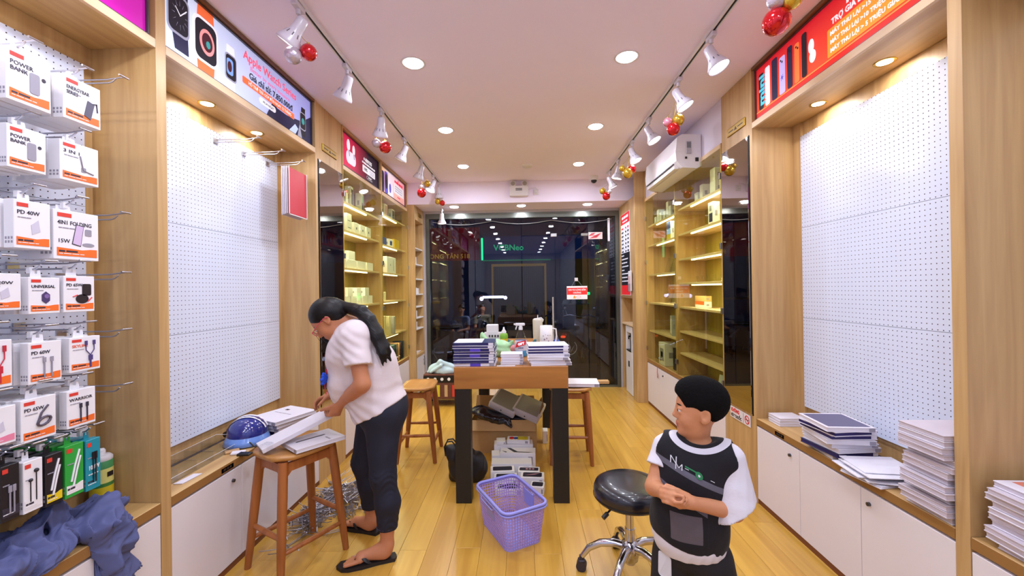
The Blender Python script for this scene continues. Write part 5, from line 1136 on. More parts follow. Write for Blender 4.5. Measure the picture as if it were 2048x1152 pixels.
# phone and tablet boxes on the floor in front of the carton
SCR = mat('print_screen', (30, 34, 52), .3); PNK = mat('print_rose', (190, 140, 150), .3); YLW = mat('print_yellow', (206, 190, 50), .4)
def phonebox(x, y, z, lx, ly, lz, rot, label, pic):
    t = carton(x, y, z, lx, ly, lz, rot, label, [BOXW], name='phone_box')
    if pic == 'phone': MB().poly(rrect(-lx*.4, -ly*.36, lx*.4, ly*.36, .012), lz, lz+.0008).build('printed_phone', SCR, t)
    if pic == 'rose': MB().poly(rrect(-lx*.4, -ly*.36, lx*.4, ly*.36, .012), lz, lz+.0008).build('printed_phone', SCR, t); MB().poly([(-lx*.3, -ly*.1), (lx*.1, 0), (lx*.3, ly*.25), (0, ly*.1)], lz+.0009, lz+.0014).build('printed_swirl', PNK, t)
    if pic == 'vee': MB().poly([(-lx*.32, ly*.4), (-lx*.22, ly*.4), (0, -ly*.25), (lx*.42, -ly*.34), (lx*.3, -ly*.42), (-lx*.1, -ly*.36)], lz, lz+.0008).poly([(-lx*.45, -ly*.1), (-lx*.33, -ly*.42), (-lx*.3, -ly*.3)], lz, lz+.0008).build('printed_shape', BLACK, t)
    if pic == 'art': MB().box(-lx*.05, -ly*.4, lz, lx*.42, ly*.4, lz+.0008).build('printed_panel', YLW, t); MB().poly(ell2(-lx*.3, 0, .022, .03), lz, lz+.0008).build('printed_circle', rd, t); MB().poly(ell2(-lx*.12, -.005, .02, .026), lz+.001, lz+.0016).build('printed_circle', mat('print_blue', (40, 70, 160), .4), t)
    if pic == 'lens': 
        MB().poly(rrect(-lx*.44, -ly*.3, lx*.44, ly*.3, .01), lz, lz+.0008).build('printed_phone', SCR, t)
        for j in range(3): MB().poly(ell2(lx*(-.1+.15*j), 0, .009, .012), lz+.001, lz+.0016).build('printed_lens', PNK, t)
    return t
phonebox(-.10, 3.62, 0, .34, .12, .14, 2, 'white box at the back of the floor pile below the table', 'none')
phonebox(-.055, 3.62, .1415, .20, .10, .035, -2, 'white box with red, blue and yellow print topping the floor pile', 'art')
phonebox(-.21, 3.60, .1415, .08, .10, .03, 4, 'plain small white box on the back of the floor pile', 'none')
phonebox(-.06, 3.49, 0, .30, .12, .12, -2, 'white box with thick black angled stroke on the floor pile', 'vee')
phonebox(-.25, 3.49, 0, .07, .11, .10, 5, 'narrow white box left of the angled stroke box', 'none')
phonebox(-.11, 3.36, 0, .33, .12, .085, 1, 'long plain white box in the middle of the floor pile', 'none')
phonebox(-.18, 3.24, 0, .19, .10, .075, 4, 'white phone box with slanted dark phone print, left middle', 'phone')
phonebox(.03, 3.25, 0, .17, .09, .065, -3, 'white phone box printed with three lenses', 'lens')
phonebox(-.15, 3.12, 0, .18, .10, .07, 3, 'white phone box behind the lavender basket, front left', 'phone')
phonebox(.055, 3.13, 0, .18, .10, .075, -4, 'white phone box with rose swirl print', 'rose')
phonebox(.09, 3.01, 0, .10, .09, .06, -8, 'white phone box nearest the right rim of the basket', 'phone')
phonebox(-.12, 3.0, 0, .2, .1, .05, 2, 'white phone box seen through the basket lattice', 'phone')
phonebox(.20, 4.0, 0, .05, .10, .12, 0, 'slim white phone box standing right of the carton', 'none')
# black tote beside the table leg
BKT = mat('tote_black', (26, 20, 22), .5, bump=.3)
t = thing('tote_bag', 'black slouching tote bag with loop handles behind the left table leg', 'bag', (-.48, 3.20, 0))
o = blob('bag_body', [cap((-.53, 3.20, .05), (-.57, 3.20, .24), .065, .045, .04), cap((-.42, 3.20, .05), (-.44, 3.20, .20), .065, .05, .05), cap((-.60, 3.19, .26), (-.50, 3.19, .24), .018, .02, .02), ell((-.39, 3.22, .09), (.09, .08, .10), .05), ell((-.36, 3.2, .15), (.05, .05, .07), .04), plane((0, 0, .001), (0, 0, -1))], (-.72, 3.06, 0), (-.2, 3.36, .34), .006, BKT, t, disp=lambda V: wob(V, .009, 45, 3)); o.location = (.48, -3.20, 0)
for dy in (0, .05):
    MB().tube([(-.14, dy-.02, .20), (-.15, dy-.02, .27), (-.13, dy-.02, .31), (-.09, dy-.02, .315), (-.06, dy-.02, .28), (-.05, dy-.02, .2)], .006, 8).build('handle', BKT, t)
# back left crate with fabric
t = thing('patterned_box', 'low patterned box with white round knobs near the shop front', 'box', (-1.05, 5.38, .10))
MB().rbox(-.24, -.17, 0, .24, .17, .32, .004).build('body', mat('box_pattern', (96, 54, 44), .6, noise=.6, nscale=30), t)
MB().box(-.241, -.1715, .21, .241, -.17, .30).build('band', BLACK, t)
for k in range(5): MB().cyl((-.18+.09*k, -.172, .255), (-.18+.09*k, -.178, .255), .02).build('round_knob', BOXW, t)
for k in range(4): MB().box(-.17+.1*k, -.172, .03, -.13+.1*k, -.1705, .18).build('side_print', [mat('print_red', (190, 60, 50), .5), YLW, mat('print_tan', (190, 160, 120), .5), PACK_RED][k], t)
MB().box(-.2, -.14, -.10, -.17, -.11, 0).box(.17, -.14, -.10, .2, -.11, 0).box(-.2, .11, -.10, -.17, .14, 0).box(.17, .11, -.10, .2, .14, 0).build('foot', BLACK, t)
o = blob('folded_blanket', [ell((-1.07, 5.36, .46), (.19, .13, .09), .04), ell((-1.02, 5.30, .45), (.14, .09, .07), .03), cap((-1.24, 5.3, .43), (-1.08, 5.26, .57), .025, .03), cap((-1.08, 5.26, .57), (-.9, 5.28, .5), .03, .025), cap((-1.2, 5.24, .44), (-1.06, 5.22, .53), .02, .02, .015), plane((0, 0, .421), (0, 0, -1))], (-1.34, 5.12, .4), (-.8, 5.56, .66), .007, mat('blanket_pale', (176, 198, 216), .85, noise=.1, nscale=14), disp=lambda V: wob(V, .004, 50, 6)); tag(o, 'pale grey blanket heaped on the patterned box', 'blanket')

# loose hooks on the floor: each one its own object
rh = random.Random(11)
MINI = MB().tube([(0, 0, 0), (.17, 0, 0), (.2, 0, .015)], .0028, 5).tube([(0, .02, 0), (.14, .02, 0), (.155, .02, .014)], .0028, 5).box(-.004, -.01, -.012, .0, .03, .012).mesh('metal_hook', [WIRE])
for k in range(120):
    if k < 45: cx, cy, sx, sy, h = -1.44, 2.62, .06, .13, .05
    else: cx, cy, sx, sy, h = -1.31, 2.93, .11, .13, .09
    dx, dy = rh.gauss(0, sx), rh.gauss(0, sy); q = math.exp(-(dx/sx)**2/2-(dy/sy)**2/2); x_ = max(-1.53, cx+dx)
    o = bpy.data.objects.new('metal_hook', MINI); col.objects.link(o); ang = rh.uniform(0, 6.28)
    if x_ < -1.40: ang = rh.choice((rh.uniform(-1.2, 1.2), rh.uniform(-1.4, 1.4)))
    o.location = (x_, cy+dy, .012+rh.random()*h*q); o.rotation_euler = (rh.uniform(-1, 1), rh.uniform(-.25, .12), ang)
    tag(o, 'loose chrome display hook in the tangled heap on the floor by the stool', 'hook', 'loose hooks heaped on the floor')
o = bpy.data.objects.new('metal_hook', MINI); col.objects.link(o); o.location = (-1.22, 2.48, .012); o.rotation_euler = (0, 0, R(25)); tag(o, 'single chrome hook lying apart near the stool leg', 'hook')
o = MB().rbox(-.02, -.015, 0, .02, .015, .02, .003).build('price_clip', WPL); o.location = (-1.42, 3.0, .08); o.rotation_euler = (.3, .5, 1); tag(o, 'white plastic clip on top of the hook heap', 'clip')

# ------------------------------------------------------------------ cabinet contents
def small(x, y, z, w_, d_, h_, label, group, m=None, front=None, s=-1, rot=0, name='phone_box', cat='box', cream=None):
    """front face looks to the aisle"""
    t = thing(name, label, cat, (x, y, z), R(rot), group)
    MB().rbox(-d_/2, -w_/2, 0, d_/2, w_/2, h_, .0015).build('carton', m or BOXW, t)
    if front:
        X_ = -s*d_/2
        for (y0, z0, y1, z1, mm) in front: MB().box(X_, y0*w_, z0*h_, X_-s*.0008, y1*w_, z1*h_).build('front_print', mm, t)
    # print on the end that faces along the shop
    MB().box(-d_*.2, -w_/2-.0006, h_*.35, d_*.15, -w_/2, h_*.6).build('end_print', PK_G, t)
    return t
SC_ = SCR
g = 'on the top shelf of the left phone cabinet'
small(-1.73, 3.72, 2.331, .07, .10, .16, 'dark grey box ' + g, None, mat('box_dark', (84, 84, 92), .4), name='phone_box')
small(-1.70, 3.84, 2.331, .05, .08, .11, 'small white box ' + g, None)
small(-1.70, 3.98, 2.331, .09, .06, .20, 'tall white box with phone print ' + g, None, front=[(-.35, .12, .35, .88, SC_)], rot=8)
small(-1.70, 4.24, 2.331, .09, .06, .19, 'tall white box with green phone print ' + g, None, front=[(-.35, .12, .35, .5, SC_), (-.35, .5, .35, .88, mat('print_mint', (150, 196, 180), .4))], rot=8)
small(-1.75, 4.36, 2.331, .06, .06, .10, 'tan box ' + g, None, CB)
g = 'on the second shelf of the left phone cabinet'
small(-1.68, 3.69, 2.071, .10, .07, .17, 'white box with watch print ' + g, None, front=[(-.3, .15, .1, .6, SC_), (.15, .55, .35, .85, PK_G)])
small(-1.68, 3.85, 2.071, .11, .07, .17, 'white box with arched line print ' + g, None, front=[(-.3, .6, .3, .63, SC_), (-.3, .2, .3, .23, SC_)])
for k in range(3): small(-1.68, 4.02+.16*k, 2.071, .12, .07, .11, 'low white box ' + g, 'low white boxes ' + g, front=[(-.08, .4, .08, .6, SC_)])
g = 'on the third shelf of the left phone cabinet'
for k in range(4): small(-1.70, 3.69+.235*k, 1.721, .21 if k < 3 else .17, .09, .085, 'wide white box, lower row ' + g, 'lower row ' + g)
for k in range(2): small(-1.70, 3.70+.235*k, 1.807, .15, .08, .085, 'white box stacked ' + g, 'upper row ' + g)
g = 'on the fourth shelf of the left phone cabinet'
for k in range(6): small(-1.70, 3.68+.145*k, 1.366, .125, .08, .085, 'white box, lower row ' + g, 'lower row ' + g)
for k in range(4): small(-1.70, 3.68+.21*k, 1.452, .11, .08, .085, 'white box, upper row ' + g, 'upper row ' + g)
g = 'on the fifth shelf of the left phone cabinet'
for k in range(4): small(-1.70, 3.72+.2*k, .971, .14, .08, .10, 'white box ' + g, 'white boxes ' + g)
g = 'on the top shelf of the second left cabinet'
small(-1.70, 4.80, 2.411, .10, .05, .15, 'white phone box, nearest ' + g, None, front=[(-.35, .12, .35, .88, SC_)]); small(-1.70, 5.0, 2.411, .11, .05, .16, 'white box with rose phone print ' + g, None, front=[(-.38, .1, .38, .9, PNK)]); small(-1.70, 5.28, 2.411, .10, .05, .15, 'white phone box, farthest ' + g, None, front=[(-.35, .12, .35, .88, SC_)])
g = 'on the second shelf of the second left cabinet'
small(-1.70, 4.74, 2.051, .07, .05, .17, 'tall dark framed phone box ' + g, None, front=[(-.4, .1, .4, .9, SC_)]); small(-1.70, 4.90, 2.051, .18, .06, .10, 'blue box ' + g, None, mat('box_blue', (50, 70, 150), .4)); small(-1.68, 5.10, 2.051, .15, .06, .10, 'white box with blue circle ' + g, None, front=[(-.25, .2, .25, .8, mat('box_blue', ()))]); small(-1.68, 5.34, 2.051, .2, .06, .12, 'yellow box ' + g, None, mat('box_yellow', (214, 176, 40), .4))
o = small(-1.68, 5.08, 1.721, .34, .08, .20, 'large white tablet box on the third shelf of the second left cabinet', None, front=[(-.15, .45, -.1, .55, SC_), (.2, .15, .24, .85, PK_G)])
for k in range(2): small(-1.72, 4.86, 1.376+.056*k, .22, .08, .055, 'flat cream box on the fourth shelf of the second left cabinet', 'flat cream boxes', mat('box_cream', (206, 196, 160), .5))
for k in range(3): small(-1.70+.015*k, 4.82+.13*k, .961, .03, .14, .24-.01*k, 'pale upright sleeve leaning on the fifth shelf, ' + ['nearest', 'middle one', 'farthest, dark backed'][k], None, mat('box_cream', ()) if k < 2 else BOXG, rot=-20, name='tablet_sleeve', cat='sleeve')
CC = [(34, 36, 50), (60, 44, 40), (200, 84, 44), (60, 70, 90), (30, 70, 70), (30, 34, 44), (110, 90, 60), (206, 150, 110), (70, 40, 50), (34, 40, 60), (44, 52, 66)]
CN = ['charcoal', 'brown', 'orange', 'slate', 'dark green', 'black', 'olive', 'peach', 'maroon', 'navy', 'blue grey']
for k in range(11):
    o = MB().rbox(-.07, -.014, 0, .07, .014, .23-.003*(k % 3), .005).box(.07, -.01, .02, .0712, .01, .06).build('tablet_case', mat('case_%d' % k, CC[k], .6)); o.location = (-1.70, 4.80+.073*k, .587); o.rotation_euler = (R(-6), 0, 0)
    tag(o, '%s case standing in the row on the cabinet floor' % CN[k], 'case', 'row of upright cases')
# narrow shelves
for k, (z, y, h_) in enumerate(((1.88, 5.80, .10), (1.45, 5.80, .09), (1.45, 5.90, .08), (1.11, 5.80, .10), (.95, 5.80, .10), (.95-.365+.002, 5.85, .03), (1.67, 5.8, .01))):
    if h_ > .02: small(-1.56, y, z+.001, .09, .07, h_, 'small white box on the narrow open shelves, ' + ['second shelf', 'fourth shelf near', 'fourth shelf far', 'sixth shelf', 'bottom shelf', 'counter'][k], None)
o = MB().tube([(-1.56, 5.9, .60), (-1.54, 5.95, .61), (-1.56, 6.0, .60), (-1.53, 6.04, .605)], .005, 6).rbox(-1.60, 5.95, .586, -1.54, 6.03, .606, .004).build('charger', WPL); tag(o, 'white charger and cable on the counter of the narrow shelves', 'charger')
# right near cabinet
g = 'on the top shelf of the right near cabinet'
small(1.72, 3.62, 2.301, .10, .08, .12, 'white box ' + g + ', lower stacked', None, s=1); small(1.72, 3.62, 2.422, .09, .08, .11, 'white box ' + g + ', upper stacked', None, s=1)
small(1.72, 3.86, 2.301, .06, .07, .15, 'slim white box ' + g, None, s=1); small(1.72, 3.97, 2.301, .07, .07, .10, 'low white box ' + g, None, s=1); small(1.70, 3.40, 2.301, .10, .08, .14, 'white box nearest the mirror ' + g, None, s=1)
small(1.68, 3.60, 2.041, .09, .06, .19, 'white box with navy print on the second shelf, right near cabinet', None, front=[(-.4, .1, .3, .5, NAVY), (-.2, .6, .2, .85, PK_G)], s=1)
small(1.70, 3.32, 2.041, .02, .12, .21, 'white tablet leaning at the near end of the second shelf', None, s=1)
for k in range(6): o = MB().lathe([(0, 0), (.02, 0), (.02, .002), (.003, .004), (.003, .03), (.0, .03)], (1.70, 3.40+.12*k, 1.541), 14).cyl((1.70, 3.40+.12*k, 1.571), (1.695, 3.40+.12*k, 1.6), .012, n=12).build('watch_stand', ACRY); tag(o, 'empty clear display stand on the fourth shelf of the right near cabinet', 'stand', 'clear stands on the fourth shelf')
small(1.72, 3.93, 1.296, .20, .07, .06, 'faint orange and white box on the fifth shelf of the right near cabinet', None, front=[(-.5, .5, .5, 1, PACK_OR)], s=1); small(1.72, 3.93, 1.357, .20, .07, .05, 'faint peach box stacked on the fifth shelf', None, mat('box_peach', (220, 170, 110), .5), s=1)
o = MB().poly([(-.07, 0), (.07, 0), (.08, .14), (-.06, .15)], 0, .003).build('brochure', mat('brochure', (196, 206, 214), .4)); o.location = (1.70, 3.50, .59); o.rotation_euler = (R(80), 0, R(-60)); tag(o, 'curled pale brochure standing on the worktop behind the boy', 'brochure')
for k in range(6): o = MB().poly([(-.035, 0), (.035, 0), (.03, .075), (-.03, .075)], 0, .002).build('acrylic_card_stand', ACRY); o.location = (1.68, 3.62+.1*k, .59); o.rotation_euler = (R(78), 0, R(-80)); tag(o, 'empty clear card stand on the worktop behind the boy', 'stand', 'clear card stands on the worktop')
# right far cabinet
g = 'on the top shelf of the right far cabinet'
for k, (y, h_) in enumerate(((5.12, .09), (5.02, .16), (4.93, .11), (4.80, .10), (4.70, .19), (4.62, .13))): small(1.70, y, 2.281, .07, .07, h_, 'small white box ' + g, 'small white boxes ' + g, s=1)
small(1.68, 4.62, 2.031, .12, .06, .20, 'tall box striped blue to yellow on the second shelf, far cabinet', None, front=[(-.5, .0, .5, .3, YLW), (-.5, .3, .5, .6, mat('print_sky', (90, 170, 200), .4)), (-.5, .6, .5, 1, mat('box_blue', ()))], s=1)
small(1.70, 4.48, 2.031, .09, .06, .19, 'white tall box beside the striped one', None, s=1)
for k in range(3):
    o = MB().poly([(-.09, 0), (.09, 0), (.07, .17), (-.07, .19)], 0, .004).build('acrylic_stand', ACRY); o.location = (1.72, 4.50+.18*k, 1.662); o.rotation_euler = (R(76), 0, R(-84)); tag(o, 'clear slanted tablet stand on the third shelf of the far cabinet', 'stand', 'clear tablet stands on the third shelf')
    o = dup(o); o.location.z = 1.307
small(1.70, 4.66, .951, .18, .05, .22, 'grey box showing a dark speaker leaning in the far cabinet', None, BOXG, front=[(-.35, .1, .35, .85, BOXW), (-.1, .25, .1, .7, SC_)], s=1, rot=-14); small(1.71, 4.46, .951, .12, .05, .20, 'second grey box leaning beside the speaker box', None, BOXG, front=[(-.35, .1, .35, .85, BOXW)], s=1, rot=-14); small(1.78, 4.58, .951, .16, .05, .30, 'tall grey box behind the speaker box', None, BOXG, s=1)
small(1.70, 4.82, .587, .20, .16, .26, 'white camera box with grey camera print on the far cabinet floor', None, BOXW, front=[(-.3, .2, .3, .75, PK_G), (-.15, .35, .15, .6, SC_)], s=1); small(1.70, 4.50, .587, .09, .10, .24, 'black box beside the camera box', None, BK, s=1)
o = MB().tube([(1.588, 4.88, .56), (1.585, 4.885, .50), (1.586, 4.89, .47)], .003, 6).poly([(-.012, -.05), (.012, -.05), (.012, .0), (-.012, 0)], 0, .003, T=Matrix.Translation((1.586, 4.89, .47)) @ Matrix.Rotation(R(90), 4, 'X') @ Matrix.Rotation(R(80), 4, 'Y')).build('key_tag', mat('tag_red', (200, 50, 40), .5)); tag(o, 'red tag with keys hanging from the far right base cabinet', 'keys')

# ------------------------------------------------------------------ people
from mathutils.bvhtree import BVHTree
V3 = Vector
def cut(p, c, n):
    c = np.array(c, float); n = np.array(n, float); n /= np.linalg.norm(n); f0 = dict.__getitem__(p, 'f')
    q = P(p); q['f'] = lambda X, Y, Z: np.maximum(f0(X, Y, Z), (X-c[0])*n[0]+(Y-c[1])*n[1]+(Z-c[2])*n[2]); return q
class Head:
    def __init__(s, c, F, U, k=1.0):
        s.c = V3(c); s.F = V3(F).normalized(); s.U = (V3(U)-s.F*V3(U).dot(s.F)).normalized(); s.S = s.F.cross(s.U); s.k = k   # S = right side of the head
        s.M = Matrix((s.S, s.F, s.U)).transposed()
    def p(s, x, y, z): return s.c+(s.S*x+s.F*y+s.U*z)*s.k
    def e(s, x, y, z, a, b, c_, k=.012, op='+'): return ell(s.p(x, y, z), (a*s.k, b*s.k, c_*s.k), k*s.k, op, Rm=s.M)
    def cp(s, a, b, ra, rb=None, k=.008, op='+'): return cap(s.p(*a), s.p(*b), ra*s.k, (ra if rb is None else rb)*s.k, k*s.k, op)
    def prims(s, child=False):
        e = s.e; w_ = 1.06 if child else 1
        L = [e(0, -.012, .03, .072, .092, .082, .02), e(0, .022, -.018, .058*w_, .062, .082, .03), e(0, .03, -.072, .043*w_, .045, .034, .03),
             e(0, .068, -.088, .018, .016, .015, .02), e(.036, .048, -.035, .022, .026, .026, .02), e(-.036, .048, -.035, .022, .026, .026, .02)]
        L += [e(.031, .086, .004, .017, .012, .011, .012, '-'), e(-.031, .086, .004, .017, .012, .011, .012, '-')]
        nb = .094 if not child else .088
        L += [s.cp((0, .078, .006), (0, nb+.004, -.024), .008, .011, .012), e(.011, nb-.006, -.03, .008, .009, .007, .006), e(-.011, nb-.006, -.03, .008, .009, .007, .006),
              e(0, .080, -.053, .021, .010, .0050, .010), e(0, .078, -.062, .018, .010, .0055, .010), s.cp((-.022, .082, -.058), (.022, .082, -.058), .0016, k=.003, op='-')]
        for q in (-1, 1):
            L += [e(q*.030, .073, .010, .017, .012, .006, .006), e(q*.030, .073, -.005, .016, .011, .005, .006)]
            L += [e(q*.073, -.012, -.008, .008, .019, .030, .006), e(q*.080, -.008, -.004, .006, .011, .018, .004, '-'), e(q*.070, -.004, -.03, .008, .01, .011, .006)]
        return L
    def lips(s, V): 
        d = []
        for (x, y, z, a, b, c_) in ((0, .085, -.053, .022, .02, .0062), (0, .084, -.063, .019, .02, .0066)):
            q = s.p(x, y, z); Lc = (V-np.array(q))@np.array(s.M)/s.k/np.array([a, b, c_]); d.append(np.linalg.norm(Lc, axis=1)-1)
        return np.minimum(*d)
    def brows(s, V):
        d = []
        for q in (-1, 1):
            c_ = s.p(q*.030, .085, .024); Lc = (V-np.array(c_))@np.array(s.M)/s.k/np.array([.019, .03, .0034]); d.append(np.linalg.norm(Lc, axis=1)-1)
        return np.minimum(*d)
    def eyes(s, parent):
        for q in (-1, 1):
            c_ = s.p(q*.030, .0715, .0025); m = MB().ball((0, 0, 0), .0118*s.k, 16); o = m.build('eye', mat('eye_white', (226, 220, 216), .2), parent); o.location = c_-V3(parent.location)
            i_ = MB().ball((0, 0, 0), .0062*s.k, 12, sc=(1, 1, 1)).build('iris', mat('iris_dark', (34, 20, 14), .15), o); i_.location = (s.F*.0075+s.U*-.0005)*s.k
def hand(w_, d, n, side_, sc=1.0, curl=(35, 40, 25), spread=1.0, thumb=35):
    """wrist, finger direction, palm normal (towards the palm), direction of the thumb side"""
    w_ = V3(w_); d = V3(d).normalized(); n = (V3(n)-d*V3(n).dot(d)).normalized(); t = d.cross(n).normalized()
    if t.dot(V3(side_)) < 0: t = -t
    L = []
    offs = (.030, .010, -.010, -.029); ln = (.068, .076, .070, .056); rad = (.0088, .0090, .0086, .0076)
    L.append(cap(w_, w_+d*.04*sc, .024*sc, .026*sc, .02*sc))
    for o_, l_, r_ in zip(offs, ln, rad):
        kn = w_+(d*.084+t*o_)*sc; L.append(cap(w_+(d*.02+t*o_*.6)*sc, kn, .0135*sc, .0105*sc, .012*sc))
        p_ = kn; a = R(curl[0]); dd = d+t*(o_*2.2*spread); dd.normalize()
        for seg, (fr, cr) in enumerate(zip((.44, .31, .25), curl)):
            a = R(sum(curl[:seg+1])); v = dd*math.cos(a)+n*math.sin(a); q = p_+v*l_*fr*sc*1.05
            L.append(cap(p_, q, r_*(1-.08*seg)*sc, r_*(1-.08*(seg+1))*sc, .004*sc)); p_ = q
    b = w_+(d*.018+t*.022+n*.006)*sc; v = (d*math.cos(R(thumb))+t*math.sin(R(thumb))+n*.45).normalized(); m1 = b+v*.04*sc; v2 = (v+n*.35+d*.3).normalized(); m2 = m1+v2*.03*sc; m3 = m2+(v2+d*.2).normalized()*.024*sc
    L += [cap(b, m1, .015*sc, .0115*sc, .012*sc), cap(m1, m2, .0108*sc, .0098*sc, .004*sc), cap(m2, m3, .0098*sc, .0078*sc, .004*sc)]
    return L
def foot(ankle, heel, toe, sc=1.0):
    a = V3(ankle); h = V3(heel); t = V3(toe); d = (t-h); Ln = d.length; d.normalize(); s_ = V3((-d.y, d.x, 0))
    L = [ell(h+V3((0, 0, .030))+d*.02, (.030*sc, .030*sc, .032*sc), .02), cap(a, h+d*.05+V3((0, 0, .04)), .034*sc, .032*sc, .03), cap(h+d*.03+V3((0, 0, .03)), h+d*Ln*.62+V3((0, 0, .022)), .030*sc, .020*sc, .03),
         cap(a+d*.02-V3((0, 0, .02)), h+d*Ln*.6+V3((0, 0, .028)), .030*sc, .018*sc, .03), cap(h+d*Ln*.62-s_*.024*sc+V3((0, 0, .018)), h+d*Ln*.62+s_*.024*sc+V3((0, 0, .018)), .016*sc, .016*sc, .02)]
    for k, (o_, l_) in enumerate(zip((.030, .014, .0, -.013, -.026), (.92, .94, .90, .86, .80))):
        L.append(cap(h+d*Ln*.68+s_*o_*sc*1.0+V3((0, 0, .014)), h+d*Ln*l_+s_*o_*1.15*sc+V3((0, 0, .010)), (.011 if k == 0 else .0085)*sc, (.0105 if k == 0 else .0075)*sc, .004))
    return L
def person_mesh(name, L, lo, hi, h, m, root, **kw):
    o = blob(name, L, lo, hi, h, m, root, **kw); o.location = -V3(root.location); return o
def decal(name, me2d, m, origin, right, up_, bvh, into, root, lift=.0028):
    """lays a small flat print on the cloth"""
    vs = []
    for v in me2d.vertices:
        p_ = V3(origin)+V3(right)*v.co.x+V3(up_)*v.co.y; hit = bvh.ray_cast(p_-V3(into)*.3, V3(into))
        vs.append((hit[0]-V3(into)*lift) if hit[0] else p_)
    me = bpy.data.meshes.new(name); me.from_pydata([tuple(v) for v in vs], [], [tuple(p_.vertices) for p_ in me2d.polygons]); me.materials.append(m)
    o = bpy.data.objects.new(name, me); col.objects.link(o); o.parent = root; o.location = -V3(root.location); return o
def textmesh(s_, size, bold=0, width=None):
    e_ = bpy.data.objects.new('tmp', None); col.objects.link(e_); o = text(s_, size, e_, BLACK, bold=bold, depth=0, width=width); me = o.data; bpy.data.objects.remove(o); bpy.data.objects.remove(e_); return me
def bvh_of(o): return BVHTree.FromPolygons([v.co.copy() for v in o.data.vertices], [tuple(p_.vertices) for p_ in o.data.polygons])
def skin_mat(name, base, lip):
    m = attr_mat(name, base, [('lips', -1, 1, lip), ('brows', -1, 1, (40, 26, 24))], .5, .15, 120); b = m.node_tree.nodes['Principled BSDF']
    b.inputs['Subsurface Weight'].default_value = .08; b.inputs['Subsurface Radius'].default_value = (.01, .004, .002); b.inputs['Sheen Weight'].default_value = 0; return m

# ---- the woman
W = thing('person', 'woman in white T-shirt and dark jeans bending over a stool, long dark ponytail', 'person', (-.86, 2.40, 0))
hd = Head((-1.125, 2.33, 1.335), (-.62, -.13, -.76), (-.76, -.03, .62), 1.0)
SKW = skin_mat('skin_woman', (190, 126, 90), (166, 90, 76))
nS, fS = V3((-.935, 2.225, 1.245)), V3((-1.045, 2.50, 1.245))
nE, nW = V3((-.865, 2.165, 1.00)), V3((-1.045, 2.285, .865)); fE, fW_ = V3((-1.05, 2.60, 1.0)), V3((-1.195, 2.525, .86))
nH, nK, nA = V3((-.815, 2.33, .78)), V3((-.80, 2.275, .46)), V3((-.775, 2.255, .10)); fH, fK, fA = V3((-.905, 2.47, .78)), V3((-.985, 2.465, .46)), V3((-.955, 2.505, .10))
def torsoW(g=0, arms=0):
    return [ell((-.85, 2.40, .80), (.135+g, .165+g, .13+g), .05), ell((-.885, 2.385, .92), (.135+g, .155+g, .15+g), .05), ell((-.925, 2.38, 1.05), (.145+g, .155+g, .15+g), .05, d=(-.35, 0, 1)),
            ell((-.975, 2.365, 1.18), (.12+g, .165+g, .12+g), .05, d=(-.4, 0, 1)), cap(nS+V3((0, .03, .01)), fS+V3((0, -.03, .01)), .062+g, .062+g, .05), ell((-1.045, 2.33, 1.13), (.055+g, .10+g, .07+g), .05), ell((-.79, 2.37, .79), (.085+g, .13+g, .10+g), .05)]
L = torsoW()
L += [cap((-.99, 2.37, 1.30), hd.p(0, -.03, -.03), .05, .048, .03)]+hd.prims()
L += [cap(nS, nE, .05, .040, .03), cap(nE, nW, .039, .026, .02), cap(nE.lerp(nW, .1), nE.lerp(nW, .5), .040, .034, .02)]+hand(nW, (-.50, .22, -.84), (-.62, .55, .25), (-.7, -.7, 0), .98, (48, 50, 28), .7, 32)
L += [cap(fS, fE, .05, .042, .03), cap(fE, fW_, .042, .027, .02)]+hand(fW_, (-.86, -.25, -.35), (0, -.4, -.9), (.2, -.9, .2), .94, (25, 35, 25))
for (H_, K_, A_) in ((nH, nK, nA), (fH, fK, fA)):
    L += [cap(H_, K_, .098, .062, .05), cap(K_, K_.lerp(A_, .35)+V3((.018, 0, 0)), .058, .056, .03), cap(K_.lerp(A_, .35)+V3((.018, 0, 0)), A_, .056, .034, .03)]
L += foot(nA-V3((0, 0, .02)), (-.765, 2.26, .022), (-1.0, 2.185, .022))+foot(fA-V3((0, 0, .02)), (-.94, 2.51, .022), (-1.165, 2.585, .022))
sk = person_mesh('body', L, (-1.36, 2.02, 0), (-.62, 2.74, 1.5), .0042, SKW, W, attr={'lips': hd.lips, 'brows': hd.brows}, it=2)
hd.eyes(W)
# hair: crown, bun and ponytail
HR = mat('hair_dark', (11, 8, 10), .42, noise=.3, nscale=60, bump=.3, spec=.3)
Lh = [hd.e(0, -.022, .038, .083, .098, .090, .02), hd.e(0, -.06, .0, .068, .05, .07, .03), hd.e(.0, .1, -.045, .085, .075, .10, .01, '-'), hd.e(.085, .02, -.05, .03, .07, .055, .01, '-'), hd.e(-.085, .02, -.05, .03, .07, .055, .01, '-'), hd.e(0, -.03, -.13, .08, .1, .05, .01, '-')]
pp = [hd.p(0, -.095, .03), V3((-.99, 2.33, 1.40)), V3((-.93, 2.31, 1.385)), V3((-.875, 2.29, 1.33)), V3((-.825, 2.27, 1.25)), V3((-.79, 2.26, 1.17)), V3((-.785, 2.26, 1.12))]
rr = [.034, .028, .031, .035, .034, .024, .008]
for k in range(6): Lh.append(cap(pp[k], pp[k+1], rr[k], rr[k+1], .02))
rk = random.Random(5)
for k in range(14):
    o1 = V3((rk.uniform(-.02, .02), rk.uniform(-.02, .02), rk.uniform(-.02, .02)))
    for j in range(1, 6): Lh.append(cap(pp[j]+o1*.9, pp[j+1]+o1*(1.0+.15*j), .012, .011 if j < 5 else .003, .014))
